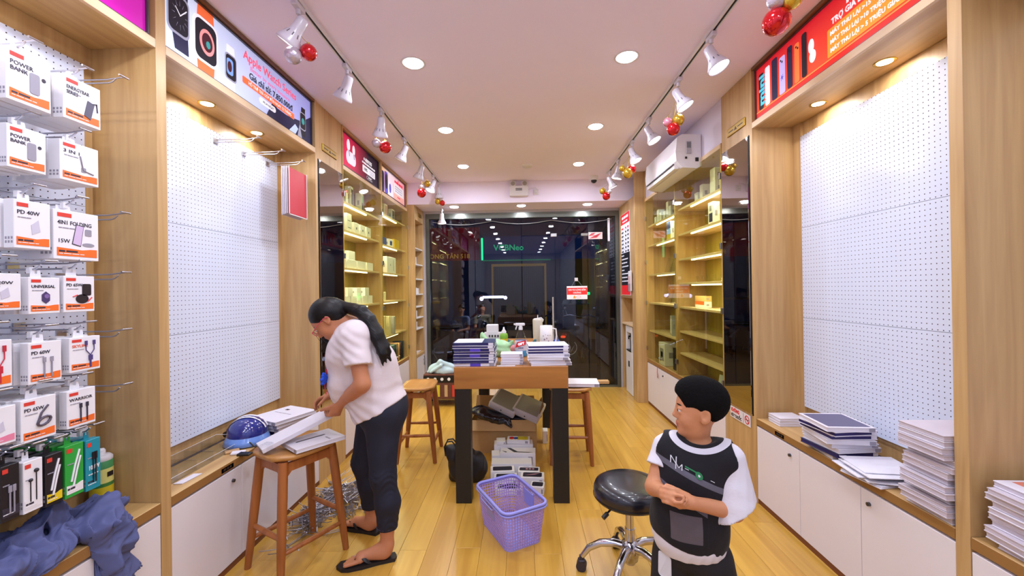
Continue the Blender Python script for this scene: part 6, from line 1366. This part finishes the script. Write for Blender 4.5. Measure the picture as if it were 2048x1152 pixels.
def strands(V):
    out = V.copy(); c_ = np.array(hd.c); q = (V-c_)@np.array(hd.M); ang = np.arctan2(q[:, 2], q[:, 0]); tail = V[:, 0] > -1.02
    s_ = np.sin(np.arctan2(q[:, 2]-.03, q[:, 0])*60+np.sin(q[:, 1]*40)*1.5)*.0006; s_[tail] = np.sin(V[tail, 1]*700+(V[tail, 2]+V[tail, 0])*160+2*np.sin(V[tail, 0]*30))*.0011
    nn = V-c_; nn /= np.linalg.norm(nn, axis=1)[:, None]; return out+nn*s_[:, None]
person_mesh('hair', Lh, (-1.36, 2.14, 1.02), (-.70, 2.48, 1.50), .0038, HR, W, disp=strands, it=2)
MB().tube([hd.p(.03*math.cos(a), -.098, .035+.03*math.sin(a)) for a in [R(k*30) for k in range(12)]], .008, 8, closed=True).build('hair_tie', BLACK, W, loc=-V3(W.location))
MB().tube([hd.p(.04, .085, .05), hd.p(.045, .11, .0), hd.p(.04, .118, -.05), hd.p(.045, .115, -.09)], .0012, 5).tube([hd.p(.035, .085, .05), hd.p(.035, .12, .01), hd.p(.03, .13, -.04)], .001, 5).build('loose_strand', HR, W, loc=-V3(W.location))
# glasses
gm = mat('glasses_pink', (206, 60, 96), .3); g1 = MB()
for q in (-1, 1):
    g1.tube([hd.p(q*.033+.024*math.cos(a), .100, -.002+.017*math.sin(a)) for a in [R(k*30) for k in range(12)]], .0018, 6, closed=True)
    g1.tube([hd.p(q*.056, .099, .004), hd.p(q*.074, .06, .006), hd.p(q*.082, -.01, .004), hd.p(q*.082, -.03, -.012)], .0022, 6)
g1.tube([hd.p(-.01, .1, .0), hd.p(0, .104, .004), hd.p(.01, .1, .0)], .0018, 6)
gl = g1.build('glasses', gm, W, loc=-V3(W.location))
MB().poly([(q_[0], q_[1]) for q_ in ell2(.033, 0, .022, .016)], 0, .0008, T=Matrix.Translation(hd.p(0, .1, -.002)) @ Matrix((hd.S, hd.U, -hd.F)).transposed().to_4x4()).poly([(q_[0], q_[1]) for q_ in ell2(-.033, 0, .022, .016)], 0, .0008, T=Matrix.Translation(hd.p(0, .1, -.002)) @ Matrix((hd.S, hd.U, -hd.F)).transposed().to_4x4()).build('lens', ACRY, gl)
# T-shirt
SHW = mat('shirt_white', (220, 208, 212), .85, bump=.35, nscale=45)
hn = V3((.56, 0, -.83)).normalized()
T_ = [cut(p_, (-.86, 2.38, .80), (.52, 0, -.85)) for p_ in torsoW(.022)]
T_ += [ell((-1.05, 2.35, .99), (.075, .13, .16), .05), ell((-.83, 2.37, 1.02), (.07, .12, .16), .05)]
T_ = [cut(p_, (-.86, 2.38, .80), (.52, 0, -.85)) for p_ in T_]
ca = nS.lerp(nE, .60); T_ += [cut(cap(nS+V3((0, -.005, .0)), nS.lerp(nE, .85), .066, .078, .03), ca, (nE-nS).normalized()+V3((-.12, 0, -.05)))]
cf = fS.lerp(fE, .60); T_ += [cut(cap(fS, fS.lerp(fE, .85), .066, .076, .03), cf, (fE-fS))]
T_ += [cap(nS.lerp(nE, .50), nE, .068, .066, .004, '-') if False else cap((-.99, 2.37, 1.31), (-1.08, 2.35, 1.38), .062, .07, .008, '-')]
def folds(V):
    out = wob(V, .0028, 38, 4); lowz = np.clip((1.02-V[:, 2])/.25, 0, 1)
    a = np.sin((V[:, 2]+.55*V[:, 0])*95+3*np.sin(V[:, 1]*18))*.0045*lowz
    c_ = np.stack([V[:, 0]+.93, V[:, 1]-2.38, 0*V[:, 0]], 1); c_ /= np.linalg.norm(c_, axis=1)[:, None]+1e-6
    near = np.exp(-((V[:, 0]+.93)**2+(V[:, 2]-1.2)**2)/.012)*np.sin((V[:, 0]*.6+V[:, 2])*120)*.003
    return out+c_*(a+near)[:, None]
sh = person_mesh('t_shirt', T_, (-1.24, 2.04, .60), (-.60, 2.72, 1.42), .005, SHW, W, disp=folds, it=2)
bv = bvh_of(sh)
pr1 = mat('print_magenta', (206, 70, 130), .7); fwd_in = V3((.93, .34, 0)).normalized(); rt_ = V3((.34, -.93, 0)).normalized()
def d2(pts, z=0):
    return MB().poly(pts, 0, .0001).mesh('d', [])
for (pts, mm, nm) in (([(-.03, -.12), (.015, -.1), (.02, .08), (-.02, .1)], mat('print_rose2', (226, 130, 160), .7), 'shirt_print'), ([(.0, -.14), (.03, -.12), (.045, .02), (.02, .06)], mat('print_red2', (190, 50, 60), .7), 'shirt_print'), ([(-.04, -.18), (.03, -.19), (.03, -.17), (-.04, -.165)], BK, 'shirt_print')):
    decal(nm, d2(pts), mm, (-1.12, 2.28, 1.06), rt_, (0, 0, 1), bv, fwd_in, W)
fb = MB()
for k in range(22): a = k*2.4; r_ = .006+.022*(k/22); fb.ball((-1.10, 2.215+r_*math.cos(a), 1.02+1.1*r_*math.sin(a)), .010, 8)
fb.build('blue_pompom', mat('pompom_blue', (30, 80, 210), .8), W, loc=-V3(W.location))
MB().tube([(-1.09, 2.25, 1.10), (-1.105, 2.235, 1.02), (-1.105, 2.238, .97), (-1.10, 2.24, .93)], .0028, 6).build('lanyard', mat('lanyard_red', (206, 50, 90), .6), W, loc=-V3(W.location))
# jeans
JN = mat('denim_dark', (15, 19, 40), .75, noise=.25, nscale=14, bump=.25)
J = [cut(ell((-.85, 2.40, .83), (.150, .178, .15), .05), (-.86, 2.4, .93), (.3, 0, .86)), ell((-.79, 2.37, .79), (.092, .137, .105), .05)]
for (H_, K_, A_, zc) in ((nH, nK, nA, .175), (fH, fK, fA, .165)):
    J += [cap(H_, K_, .105, .070, .05), cut(cap(K_, K_.lerp(A_, .4)+V3((.018, 0, 0)), .067, .066, .03), (0, 0, zc), (0, 0, -1)), cut(cap(K_.lerp(A_, .4)+V3((.018, 0, 0)), A_, .066, .048, .03), (0, 0, zc), (0, 0, -1))]
def jf(V):
    out = wob(V, .002, 40, 7); kz = np.exp(-((V[:, 2]-.44)/.06)**2)+np.exp(-((V[:, 2]-.22)/.05)**2); a = np.sin(V[:, 2]*170+9*np.sin(V[:, 1]*31)+7*np.sin(V[:, 0]*37))*.0018*kz
    c_ = np.stack([V[:, 0]+.86, V[:, 1]-2.38, 0*V[:, 0]], 1); c_ /= np.linalg.norm(c_, axis=1)[:, None]+1e-6; return out+c_*a[:, None]
person_mesh('jeans', J, (-1.12, 2.14, .12), (-.64, 2.64, .96), .005, JN, W, disp=jf, it=2)
for (A_, z, r_) in ((nA, .178, .052), (fA, .168, .052)):
    K_ = nK if A_ is nA else fK; c_ = K_.lerp(A_, (K_.z-z)/(K_.z-A_.z))
    MB().tube([(c_.x+.004+(r_+.002)*math.cos(a), c_.y+(r_+.002)*math.sin(a), z+.012) for a in [R(15*k) for k in range(24)]], .0016, 5, closed=True).build('hem_stitch', mat('stitch', (60, 60, 84), .7), W, loc=-V3(W.location))
# flip-flops
def flipflop(heel, toe, label):
    h = V3(heel); t_ = V3(toe); d = (t_-h).normalized(); L_ = (t_-h).length; a = math.atan2(d.y, d.x)
    T = thing('flip_flop', label, 'sandal', (h.x, h.y, 0), a)
    pts = [(-.03, -.03), (-.04, 0), (-.03, .03), (.06, .034), (.14, .046), (.21, .048), (L_+.0, .036), (L_+.028, .0), (L_+.01, -.036), (.20, -.042), (.12, -.032), (.05, -.031)]
    MB().poly(pts, 0, .019).build('sole', mat('sandal_black', (24, 18, 20), .6), T)
    for sgn, m_ in ((1, mat('strap_black', (20, 16, 18), .5)), (-1, mat('strap_silver', (140, 136, 140), .4, .3))):
        q = MB(); pz = [(.185, .0, .022), (.165, sgn*.018, .048), (.135, sgn*.034, .05), (.10, sgn*.040, .022)]
        vs = []
        for (x, y, z) in pz: vs += [(x-.008-.006*(z > .03), y, z), (x+.008+.006*(z > .03), y, z)]
        q.add(vs, [(0, 1, 3, 2), (2, 3, 5, 4), (4, 5, 7, 6)], 0, True).add([(x, y, z+.003) for x, y, z in vs], [(0, 2, 3, 1), (2, 4, 5, 3), (4, 6, 7, 5)], 0, True)
        q.build('strap', m_, T)
flipflop((-.765, 2.26, 0), (-1.0, 2.185, 0), 'black flip-flop with silver strap under the near foot of the woman')
flipflop((-.94, 2.51, 0), (-1.165, 2.585, 0), 'black flip-flop under the far foot of the woman')

# ---- the boy
B = thing('person', 'small boy in black vest over white T-shirt, looking away with hands clasped', 'person', (.63, 1.57, 0))
hb = Head((.662, 1.56, 1.035), (-.96, .26, -.03), (0, 0, 1), .95)
SKB = skin_mat('skin_boy', (200, 138, 100), (186, 108, 88))
lS, rS = V3((.752, 1.515, .865)), V3((.555, 1.625, .865)); lE, lW = V3((.742, 1.475, .695)), V3((.572, 1.428, .752)); rE, rW = V3((.492, 1.575, .735)), V3((.497, 1.462, .765))
fB = V3((-.45, -.89, 0)); lB = V3((.89, -.45, 0))
def ax(c_): return Matrix((lB, -fB, V3((0, 0, 1)))).transposed()
def torsoB(g=0):
    A = ax(0)
    return [ell((.625, 1.58, .52), (.105+g, .09+g, .10+g), .04, Rm=A), ell((.622, 1.57, .64), (.110+g, .095+g, .13+g), .04, Rm=A), ell((.64, 1.57, .77), (.115+g, .085+g, .12+g), .04, Rm=A), cap(lS-lB*.02, rS+lB*.02, .047+g, .047+g, .04)]
L = torsoB()+[cap((.655, 1.575, .86), (.66, 1.57, .98), .045, .043, .03)]+hb.prims(True)
L += [cap(lS, lE, .038, .032, .02), cap(lE, lW, .032, .021, .015)]+hand(lW, (-.93, -.02, .30), (.1, .9, -.45), (0, .1, 1), .76, (30, 42, 28), .6, 20)
L += [cap(rS, rE, .037, .031, .02), cap(rE, rW, .031, .021, .015)]+hand(rW, (.25, -.50, -.15), (.5, .3, .6), (-.3, .2, 1), .66, (40, 55, 35), .5, 15)
lH_, lK_, lA_ = V3((.69, 1.55, .47)), V3((.705, 1.53, .27)), V3((.71, 1.55, .07)); rH_, rK_, rA_ = V3((.58, 1.61, .47)), V3((.555, 1.60, .27)), V3((.55, 1.62, .07))
for (H_, K_, A_) in ((lH_, lK_, lA_), (rH_, rK_, rA_)): L += [cap(H_, K_, .065, .044, .03), cap(K_, K_.lerp(A_, .4)+V3((0, .01, 0)), .042, .042, .02), cap(K_.lerp(A_, .4)+V3((0, .01, 0)), A_, .042, .026, .02)]
L += foot(lA_, (.715, 1.58, .012), (.665, 1.40, .012), .8)+foot(rA_, (.56, 1.65, .012), (.49, 1.485, .012), .8)
skb = person_mesh('body', L, (.38, 1.32, 0), (.86, 1.76, 1.2), .0038, SKB, B, attr={'lips': hb.lips, 'brows': hb.brows}, it=2)
hb.eyes(B)
Lh = [hb.e(0, -.014, .038, .0800, .0985, .090, .02), hb.e(0, .015, .075, .062, .072, .055, .02), hb.e(0, .105, -.025, .10, .062, .092, .008, '-'), hb.e(0, -.02, -.112, .10, .11, .072, .008, '-'), hb.e(.075, .040, -.036, .03, .052, .062, .006, '-'), hb.e(-.075, .040, -.036, .03, .052, .062, .006, '-'), hb.e(.08, -.012, -.02, .02, .024, .036, .004, '-'), hb.e(-.08, -.012, -.02, .02, .024, .036, .004, '-')]
def fuzz(V):
    rs = np.random.RandomState(1); nn = V-np.array(hb.c); nn /= np.linalg.norm(nn, axis=1)[:, None]; return V+nn*rs.uniform(-.0009, .0014, len(V))[:, None]
person_mesh('hair', Lh, (.52, 1.40, .92), (.82, 1.72, 1.16), .0034, mat('hair_black', (10, 8, 9), .9, noise=.3, nscale=200, bump=.5, spec=.15), B, disp=fuzz, it=2)
# white T-shirt: sleeves and tail
TS = mat('tee_white', (216, 212, 220), .85, bump=.3, nscale=60)
dn = V3((.0, .0, -1))
S_ = [cut(p_, (.63, 1.57, .515), (.08, 0, -1)) for p_ in torsoB(.013)]
S_ += [cut(ell((.622, 1.58, .56), (.134, .118, .10), .03, Rm=ax(0)), (.63, 1.57, .515), (.08, 0, -1))]
S_ += [cut(cap(lS, lE+V3((.012, 0, -.03)), .05, .078, .02), lE+V3((0, 0, .0)), (.55, -.1, -.9)), cut(cap(rS, rS.lerp(rE, .75), .046, .058, .02), rS.lerp(rE, .5), (rE-rS))]
S_ += [cap(lE+V3((.01, 0, -.005)), lE+V3((.05, 0, -.10)), .060, .072, .004, '-'), ell((.657, 1.56, .965), (.098, .092, .075), .004, '-')]
def fl2(V):
    out = wob(V, .0022, 55, 9); return out
person_mesh('t_shirt', S_, (.36, 1.33, .40), (.90, 1.80, .96), .0040, TS, B, disp=fl2, it=4)
# vest with rim, stripe and patch
nb_ = V3((.655, 1.572, .875))
a_rim = lambda V: np.linalg.norm((V-np.array((.657, 1.552, .968)))/np.array([.074, .070, .058]), axis=1)
a_st = lambda V: V[:, 2]+.42*(V[:, 0]-.52)-.848
a_pt = lambda V: np.where(V[:, 1] < 1.56, np.maximum(np.abs(V[:, 0]-.572)-.048, np.abs(V[:, 2]-.638)-.048), 1)
a_st2 = lambda V: np.where(V[:, 0] < .64, V[:, 2]+.6*(V[:, 0]-.52)-.765, 1)
VM = attr_mat('vest_black', (24, 22, 28), [('stripe', 0, .011, (98, 96, 108)), ('patch', -1, 1, (92, 84, 90)), ('stripe_b', 0, .010, (92, 90, 104)), ('rim', 1.42, .17, (206, 204, 214))], .85, .25, 60)
N_ = [cut(p_, (.63, 1.57, .553), (-.18, 0, -1)) for p_ in torsoB(.024)]+[cut(ell((.622, 1.58, .60), (.138, .122, .11), .03, Rm=ax(0)), (.63, 1.57, .553), (-.18, 0, -1))]
N_ += [cap(lS+lB*.045+V3((0, 0, .03)), lS+lB*.06-V3((0, 0, .14)), .052, .06, .006, '-'), cap(rS-lB*.048+V3((0, 0, .03)), rS-lB*.06-V3((0, 0, .14)), .052, .06, .006, '-')]
N_ += [ell((.657, 1.552, .968), (.074, .070, .058), .004, '-')]
vs_ = person_mesh('vest', N_, (.38, 1.36, .44), (.88, 1.78, .96), .0038, VM, B, it=2, disp=lambda V: wob(V, .0018, 50, 3), attr={'stripe': a_st, 'patch': a_pt, 'rim': a_rim, 'stripe_b': a_st2})
bv = bvh_of(vs_); inn = -fB; wht = mat('print_offwhite', (210, 210, 216), .7); grn = mat('print_green2', (30, 120, 70), .7)
u_ = (lB*1+V3((0, 0, -.36))).normalized(); v_ = V3((0, 0, 1))
def strokes(w_, h_, t_, pts):
    mb = MB()
    for (a, b) in pts:
        x0, y0, x1, y1 = a[0]*w_, a[1]*h_, b[0]*w_, b[1]*h_; n_ = 5
        for k in range(n_): xa, ya, xb, yb = x0+(x1-x0)*k/n_, y0+(y1-y0)*k/n_, x0+(x1-x0)*(k+1)/n_, y0+(y1-y0)*(k+1)/n_; mb.add([(xa-t_, ya, 0), (xa+t_, ya, 0), (xb+t_, yb, 0), (xb-t_, yb, 0)], [(0, 1, 2, 3)])
    return mb.mesh('d', [])
NM_ = {'N': strokes(.02, .024, .0018, [((0, 0), (0, 1)), ((0, 1), (1, 0)), ((1, 0), (1, 1))]), 'M': strokes(.022, .020, .0016, [((0, 0), (0, 1)), ((0, 1), (.5, .3)), ((.5, .3), (1, 1)), ((1, 1), (1, 0))])}
for s_, sz, x, y, m_ in (('N', .034, -.085, .002, wht), ('M', .028, -.066, -.014, wht)):
    decal('lettering', NM_[s_], m_, V3((.61, 1.48, .846))+lB*x+v_*y, lB, v_, bv, inn, B)
decal('chest_logo', d2(ell2(.0, .0, .013, .012)), grn, V3((.625, 1.48, .825)), u_, v_, bv, inn, B); decal('chest_logo', d2(ell2(.0, .0, .004, .004, 12)), wht, V3((.625, 1.48, .825)), u_, v_, bv, inn, B, .004)
decal('chest_logo', d2([(-.05, -.001), (.052, -.001), (.052, .001), (-.05, .001)]), wht, V3((.625, 1.48, .825)), u_, v_, bv, inn, B, .0034); decal('chest_logo', d2([(-.05, .004), (-.005, .004), (-.005, .009), (-.05, .009)]), grn, V3((.625, 1.48, .825)), u_, v_, bv, inn, B, .0034)
# shorts
SH = mat('shorts_black', (20, 18, 24), .8, bump=.2)
Q = [cut(ell((.635, 1.58, .50), (.125, .10, .09), .04, Rm=ax(0)), (0, 0, .56), (0, 0, 1)), cut(cap(lH_, lK_-V3((0, 0, .02)), .082, .085, .03), (0, 0, .27), (0, 0, -1)), cut(cap(rH_, rK_-V3((0, 0, .02)), .082, .085, .012), (0, 0, .27), (0, 0, -1))]
so = person_mesh('shorts', Q, (.40, 1.40, .24), (.86, 1.74, .58), .005, SH, B, disp=lambda V: wob(V, .003, 45, 1))
bv = bvh_of(so)
decal('side_print', d2(rrect(-.03, -.04, .02, .045, .012)), wht, (.50, 1.5, .45), lB, v_, bv, inn, B); decal('side_print', d2(rrect(-.035, -.13, .005, -.05, .012)), wht, (.50, 1.5, .45), lB, v_, bv, inn, B)
for k in range(2):
    me = textmesh('THE ROCKET LEAGUE FILE' if False else ('IIIIIII IIIII IIII', 'IIII IIIIII IIIII')[k], .020, .0008); decal('leg_print', me, mat('print_grey3', (150, 144, 150), .7), V3((.68, 1.45, .40-.024*k)), (lB+V3((0, 0, .12))).normalized(), v_, bv, inn, B)
decal('leg_print', d2([(.0, -.06), (.06, -.03), (.10, .03), (.096, .035), (.055, -.023), (.0, -.054)]), wht, V3((.68, 1.45, .40)), lB, v_, bv, inn, B)
for (h_, t_, n_) in (((.715, 1.58), (.665, 1.40), 'left'), ((.56, 1.65), (.49, 1.485), 'right')):
    h3, t3 = V3((*h_, 0)), V3((*t_, 0)); d = (t3-h3); a = math.atan2(d.y, d.x); L_ = d.length
    o = MB().poly([(-.03, -.026), (-.03, .026), (.08, .034), (L_, .03), (L_+.02, 0), (L_, -.03), (.08, -.03)], 0, .010).build('sandal', BLACK, B); o.location = h3-V3(B.location); o.rotation_euler = (0, 0, a)

# ------------------------------------------------------------------ street outside
ASP = mat('asphalt', (40, 38, 42), .7, noise=.2, nscale=4)
struct('ground_street', MB().box(-14, 6.27, -.20, 14, 22, -.12), ASP)
struct('trim_2', MB().box(-4, 6.26, -.119, 4, 8.2, -.01), mat('pavement', (70, 56, 46), .6, noise=.15, nscale=6))
MARB = mat('black_marble', (16, 16, 20), .08, coat=1, noise=.6, nscale=5)
o = MB().box(1.18, 6.29, -.01, 1.60, 6.6, 2.9).build('marble_column', MARB); tag(o, 'black marble column just outside the glass at the right', 'column')
o = MB().box(-1.9, 6.29, -.01, -1.50, 6.6, 2.9).build('marble_column', MARB); tag(o, 'black marble column just outside the glass at the left', 'column')
def glow(n, rgb=None, e=1): return mat('glow_'+n, rgb or (255, 255, 255), .5, emit=e)
t = thing('shop_house', 'dark shop house across the street with yellow framed shutter', 'building', (0, 13, -.12))
MB().box(-7, 0, 0, 7, .5, 7).build('wall', mat('night_wall', (44, 52, 84), .8, noise=.2, nscale=1, emit=.12), t)
MB().box(-.98, -.06, 0, -.92, 0, 2.4).box(.70, -.06, 0, .76, 0, 2.4).box(-.98, -.06, 2.34, .76, 0, 2.42).build('shutter_frame', mat('frame_yellow', (170, 130, 50), .6, emit=.3), t)  # frame is no lamp; own glow added to brighten the dark street
for k in range(26): o = MB().box(-.92+.0623*k, -.035, 0, -.87+.0623*k, -.0, 2.34).build('shutter_slat', mat('slat_brown', (96, 74, 58), .6), t)
MB().box(1.7, -.05, 0, 2.3, -.01, 2.7).build('lit_doorway', mat('door_amber', (120, 92, 50), .6, emit=.1), t)
MB().box(-6, -.06, 2.55, -1.35, -.01, 3.6).build('sign_board', mat('sign_dark_red', (110, 30, 40), .6, emit=.3), t)
MB().box(-1.2, -.06, 2.55, 4, -.01, 3.3).build('sign_board', mat('sign_night_blue', (30, 50, 96), .6, emit=.3), t)
MB().box(-1.29, -.1, 2.55, -1.24, -.05, 3.25).build('neon_tube', glow('green', (20, 226, 120), 3), t); MB().box(-1.24, -.08, 2.52, .9, -.05, 2.55).build('neon_tube', glow('green_dim', (14, 130, 80), .7), t)
text('VCBNeo', .26, t, glow('green_letter', (20, 160, 100), 1.2), -.9, -.08, 2.85, rot=(R(90), 0, 0), bold=.004)
text('PHONG TÂN 518', .2, t, glow('amber_letter', (150, 110, 40), 1.), -3.2, -.08, 2.62, rot=(R(90), 0, 0), bold=.003)
MB().box(-4.3, -.3, 1.2, -2.6, -.05, 1.26).build('shelf_board', mat('slat_brown', ()), t)
t = thing('street_lamp', 'bright white tube lamp glowing across the street', 'lamp', (-.80, 10.4, 1.30))
MB().cyl((-.22, 0, 0), (.32, 0, 0), .028).build('tube', glow('tube_white', (226, 220, 255), 6), t); MB().ball((-.25, 0, -.04), .05, 12).ball((.36, 0, -.02), .045, 12).build('bulb', glow('tube_white', ()), t); MB().cyl((.05, 0, -.03), (.05, 0, -1.42), .015).build('post', BLACK, t)
area_light('street_beam', (-.75, 10.2, 1.5), .5, 10, (.85, .85, 1))
t = thing('pharmacy_cross', 'small green lit cross across the street behind the door sign', 'sign', (1.95, 12.6, 1.33)); MB().box(-.12, 0, -.04, .12, .03, .04).box(-.04, 0, -.12, .04, .03, .12).build('cross', glow('green', ()), t)
t = thing('helmet_rack', 'dark rack with pale helmets across the street', 'rack', (1.35, 10.5, -.12))
MB().box(-.35, -.1, 1.20, .35, .1, 1.23).box(-.33, -.02, 0, -.30, .02, 1.2).box(.30, -.02, 0, .33, .02, 1.2).build('rack', STEEL, t)
for k in range(3):
    o = MB().lathe([(.10, 0), (.095, .06), (.06, .10), (0, .115)], (1.12+.22*k, 10.5, 1.11), 18).build('helmet', mat('helmet_pale', (206, 214, 216), .3)); tag(o, 'pale helmet on the rack across the street', 'helmet', 'pale helmets on the far rack')
def motorbike(loc, rot, label, bodym, lamp):
    t = thing('motorbike', label, 'motorbike', loc, R(rot))   # forward = +x
    for x in (-.62, .62):
        w_ = MB().tube([(x+.27*math.cos(a), 0, .27+.27*math.sin(a)) for a in [R(15*k) for k in range(24)]], .035, 8, closed=True).build('wheel', mat('tyre', (20, 20, 22), .8), t)
        q = MB().cyl((x, -.04, .27), (x, .04, .27), .04)
        for k in range(6): a = R(60*k); q.cyl((x, 0, .27), (x+.25*math.cos(a), 0, .27+.25*math.sin(a)), .008, n=6)
        q.build('spoke', STEEL, w_)
    MB().poly([(-.75, .62), (-.55, .42), (-.2, .35), (.1, .32), (.38, .42), (.46, .78), (.40, .95), (.30, .60), (.08, .50), (-.1, .68), (-.5, .76), (-.82, .80)], -.10, .10, T=Matrix(((1, 0, 0, 0), (0, 0, 1, 0), (0, 1, 0, 0), (0, 0, 0, 1)))).build('body', bodym, t)
    MB().rbox(-.70, -.11, .76, .02, .11, .84, .03, seg=2).build('seat', BLACK, t)
    MB().tube([(.62, .06, .27), (.50, .06, .70), (.42, .05, .95)], .02, 8).tube([(.62, -.06, .27), (.50, -.06, .70), (.42, -.05, .95)], .02, 8).build('fork', STEEL, t)
    MB().tube([(.30, -.36, 1.0), (.38, -.2, 1.04), (.42, 0, 1.0), (.38, .2, 1.04), (.30, .36, 1.0)], .014, 8).build('handlebar', CHROME, t)
    for q in (-1, 1): MB().tube([(.36, q*.25, 1.03), (.38, q*.30, 1.15)], .006, 6).ball((.38, q*.32, 1.18), .05, 12, sc=(.4, 1, .8)).build('mirror', STEEL, t)
    MB().rbox(-.86, -.045, .69, -.80, .045, .73, .015).build('tail_lamp', lamp, t); MB().ball((.50, 0, .84), .07, 14).build('head_lamp', STEEL, t)
    MB().tube([(-.2, .12, .24), (-.5, .15, .22), (-.85, .15, .34)], .04, 8).build('exhaust', CHROME, t)
    return t
motorbike((1.05, 8.35, -.11), 68, 'dark motorbike with glowing orange tail lamp outside the door', mat('bike_maroon', (70, 22, 24), .25, coat=1), glow('tail', (236, 70, 30), 1.6))
motorbike((-1.35, 8.9, -.11), 15, 'dark motorbike in shadow outside the left glass', mat('bike_dark', (40, 34, 44), .3, coat=.6), mat('lamp_red_off', (120, 20, 20), .3))
motorbike((.25, 9.4, -.11), -8, 'black motorbike in the middle of the street', mat('bike_black', (26, 26, 32), .3, coat=.6), mat('lamp_red_off', ()))
o = MB().lathe([(0, 0), (.035, 0), (.03, .03), (0, .032)], (.92, 8.0, .62), 14).build('indicator_lamp', glow('tail', ())); tag(o, 'small orange indicator lamp glowing beside the motorbike', 'lamp')
def sitter(loc, rot, label, shirt):
    T = thing('person', label, 'person', loc, R(rot)); h = Head((0, -.02, 1.13), (0, 1, -.15), (0, 0, 1), 1)
    L = [ell((0, -.03, .52), (.16, .13, .11), .05), ell((0, -.02, .70), (.14, .11, .18), .05), cap((-.15, 0, .90), (.15, 0, .90), .055, .055, .05), cap((0, -.01, .92), (0, -.01, 1.08), .045, .045, .02)]+h.prims()
    for q in (-1, 1): L += [cap((q*.18, 0, .88), (q*.22, .08, .64), .045, .038, .02), cap((q*.22, .08, .64), (q*.10, .28, .62), .036, .026, .02), cap((q*.09, -.02, .48), (q*.13, .38, .50), .085, .06, .03), cap((q*.13, .38, .50), (q*.13, .36, .07), .055, .035, .02), cap((q*.13, .34, .035), (q*.13, .48, .025), .035, .025, .02)]+hand((q*.10, .28, .62), (-q*.3, 1, 0), (0, 0, -1), (-q, 0, 0), .95)
    o = blob('body', L, (-.32, -.25, 0), (.32, .6, 1.3), .009, SKW, T, attr={'lips': h.lips, 'brows': h.brows})
    C_ = [cut(ell((0, -.03, .54), (.175, .145, .12), .05), (0, 0, .47), (0, 0, -1)), ell((0, -.02, .70), (.155, .125, .19), .05), cap((-.155, 0, .90), (.155, 0, .90), .065, .065, .05)]+[cut(cap((q*.18, 0, .88), (q*.22, .08, .64), .055, .055, .02), (q*.2, .05, .72), (0, .3, -1)) for q in (-1, 1)]
    blob('shirt', C_, (-.34, -.25, .4), (.34, .3, 1.0), .010, shirt, T)
    D_ = [cap((q*.09, -.02, .48), (q*.13, .38, .50), .095, .068, .03) for q in (-1, 1)]+[cut(cap((q*.13, .38, .50), (q*.13, .36, .07), .066, .05, .02), (0, 0, .14), (0, 0, -1)) for q in (-1, 1)]
    blob('trousers', D_, (-.3, -.2, .1), (.3, .5, .62), .010, JN, T)
    blob('hair', [h.e(0, -.016, .038, .082, .1, .09, .02), h.e(0, .1, -.04, .1, .07, .1, .01, '-'), h.e(0, 0, -.13, .1, .12, .06, .01, '-')], (-.12, -.16, 1.0), (.12, .12, 1.28), .007, HR, T)
    c = thing('plastic_stool', 'low stool under the ' + label, 'stool', (loc[0], loc[1], loc[2])); MB().box(-.15, -.18, .38, .15, .10, .41).box(-.14, -.14, 0, -.11, -.11, .38).box(.11, -.14, 0, .14, -.11, .38).box(-.14, .11, 0, -.11, .14, .38).box(.11, .11, 0, .14, .14, .38).build('stool_body', mat('stool_blue', (40, 60, 110), .5), c)
sitter((-1.55, 10.2, -.118), 165, 'person in grey shirt sitting on the far pavement', mat('shirt_greyblue', (110, 120, 136), .8))
sitter((-1.05, 10.6, -.118), 200, 'person in olive shirt sitting on the far pavement', mat('shirt_olive', (110, 100, 70), .8))

# ------------------------------------------------------------------ labels: tell members of one group apart by their place in it
ORDN = ['first', 'second', 'third', 'fourth', 'fifth', 'sixth', 'seventh', 'eighth', 'ninth', 'tenth', 'eleventh', 'twelfth', 'thirteenth', 'fourteenth']
bpy.context.view_layer.update()
same = {}
for o in bpy.data.objects:
    if o.parent is None and o.get('label') and o.get('category'): same.setdefault(o['label'], []).append(o)
for lab, L_ in same.items():
    if 2 <= len(L_) <= 14 and 'behind the viewer' not in lab and 'heap' not in lab:
        P_ = [o.matrix_world.translation for o in L_]; sp = [max(p[i] for p in P_)-min(p[i] for p in P_) for i in range(3)]
        if 'carton' in L_[0].name or lab.startswith('plain carton'): L_.sort(key=lambda o: -o.location.x); f = '%s ' ; suf = False
        elif sp[2] > .03 and sp[2] > sp[1]*.6: L_.sort(key=lambda o: -o.location.z); suf = ' from top'
        elif sp[0] > sp[1] and sp[0] > .15: L_.sort(key=lambda o: o.location.x); suf = ' from left'
        else: L_.sort(key=lambda o: o.location.y); suf = ' from near end'
        for k, o in enumerate(L_):
            o['label'] = (ORDN[k]+' '+lab) if suf is False else lab+', '+ORDN[k]+suf
for o in bpy.data.objects:
    while o.get('label') and len(o['label'].split()) > 16 and ' the ' in o['label']: o['label'] = o['label'].replace(' the ', ' ', 1)
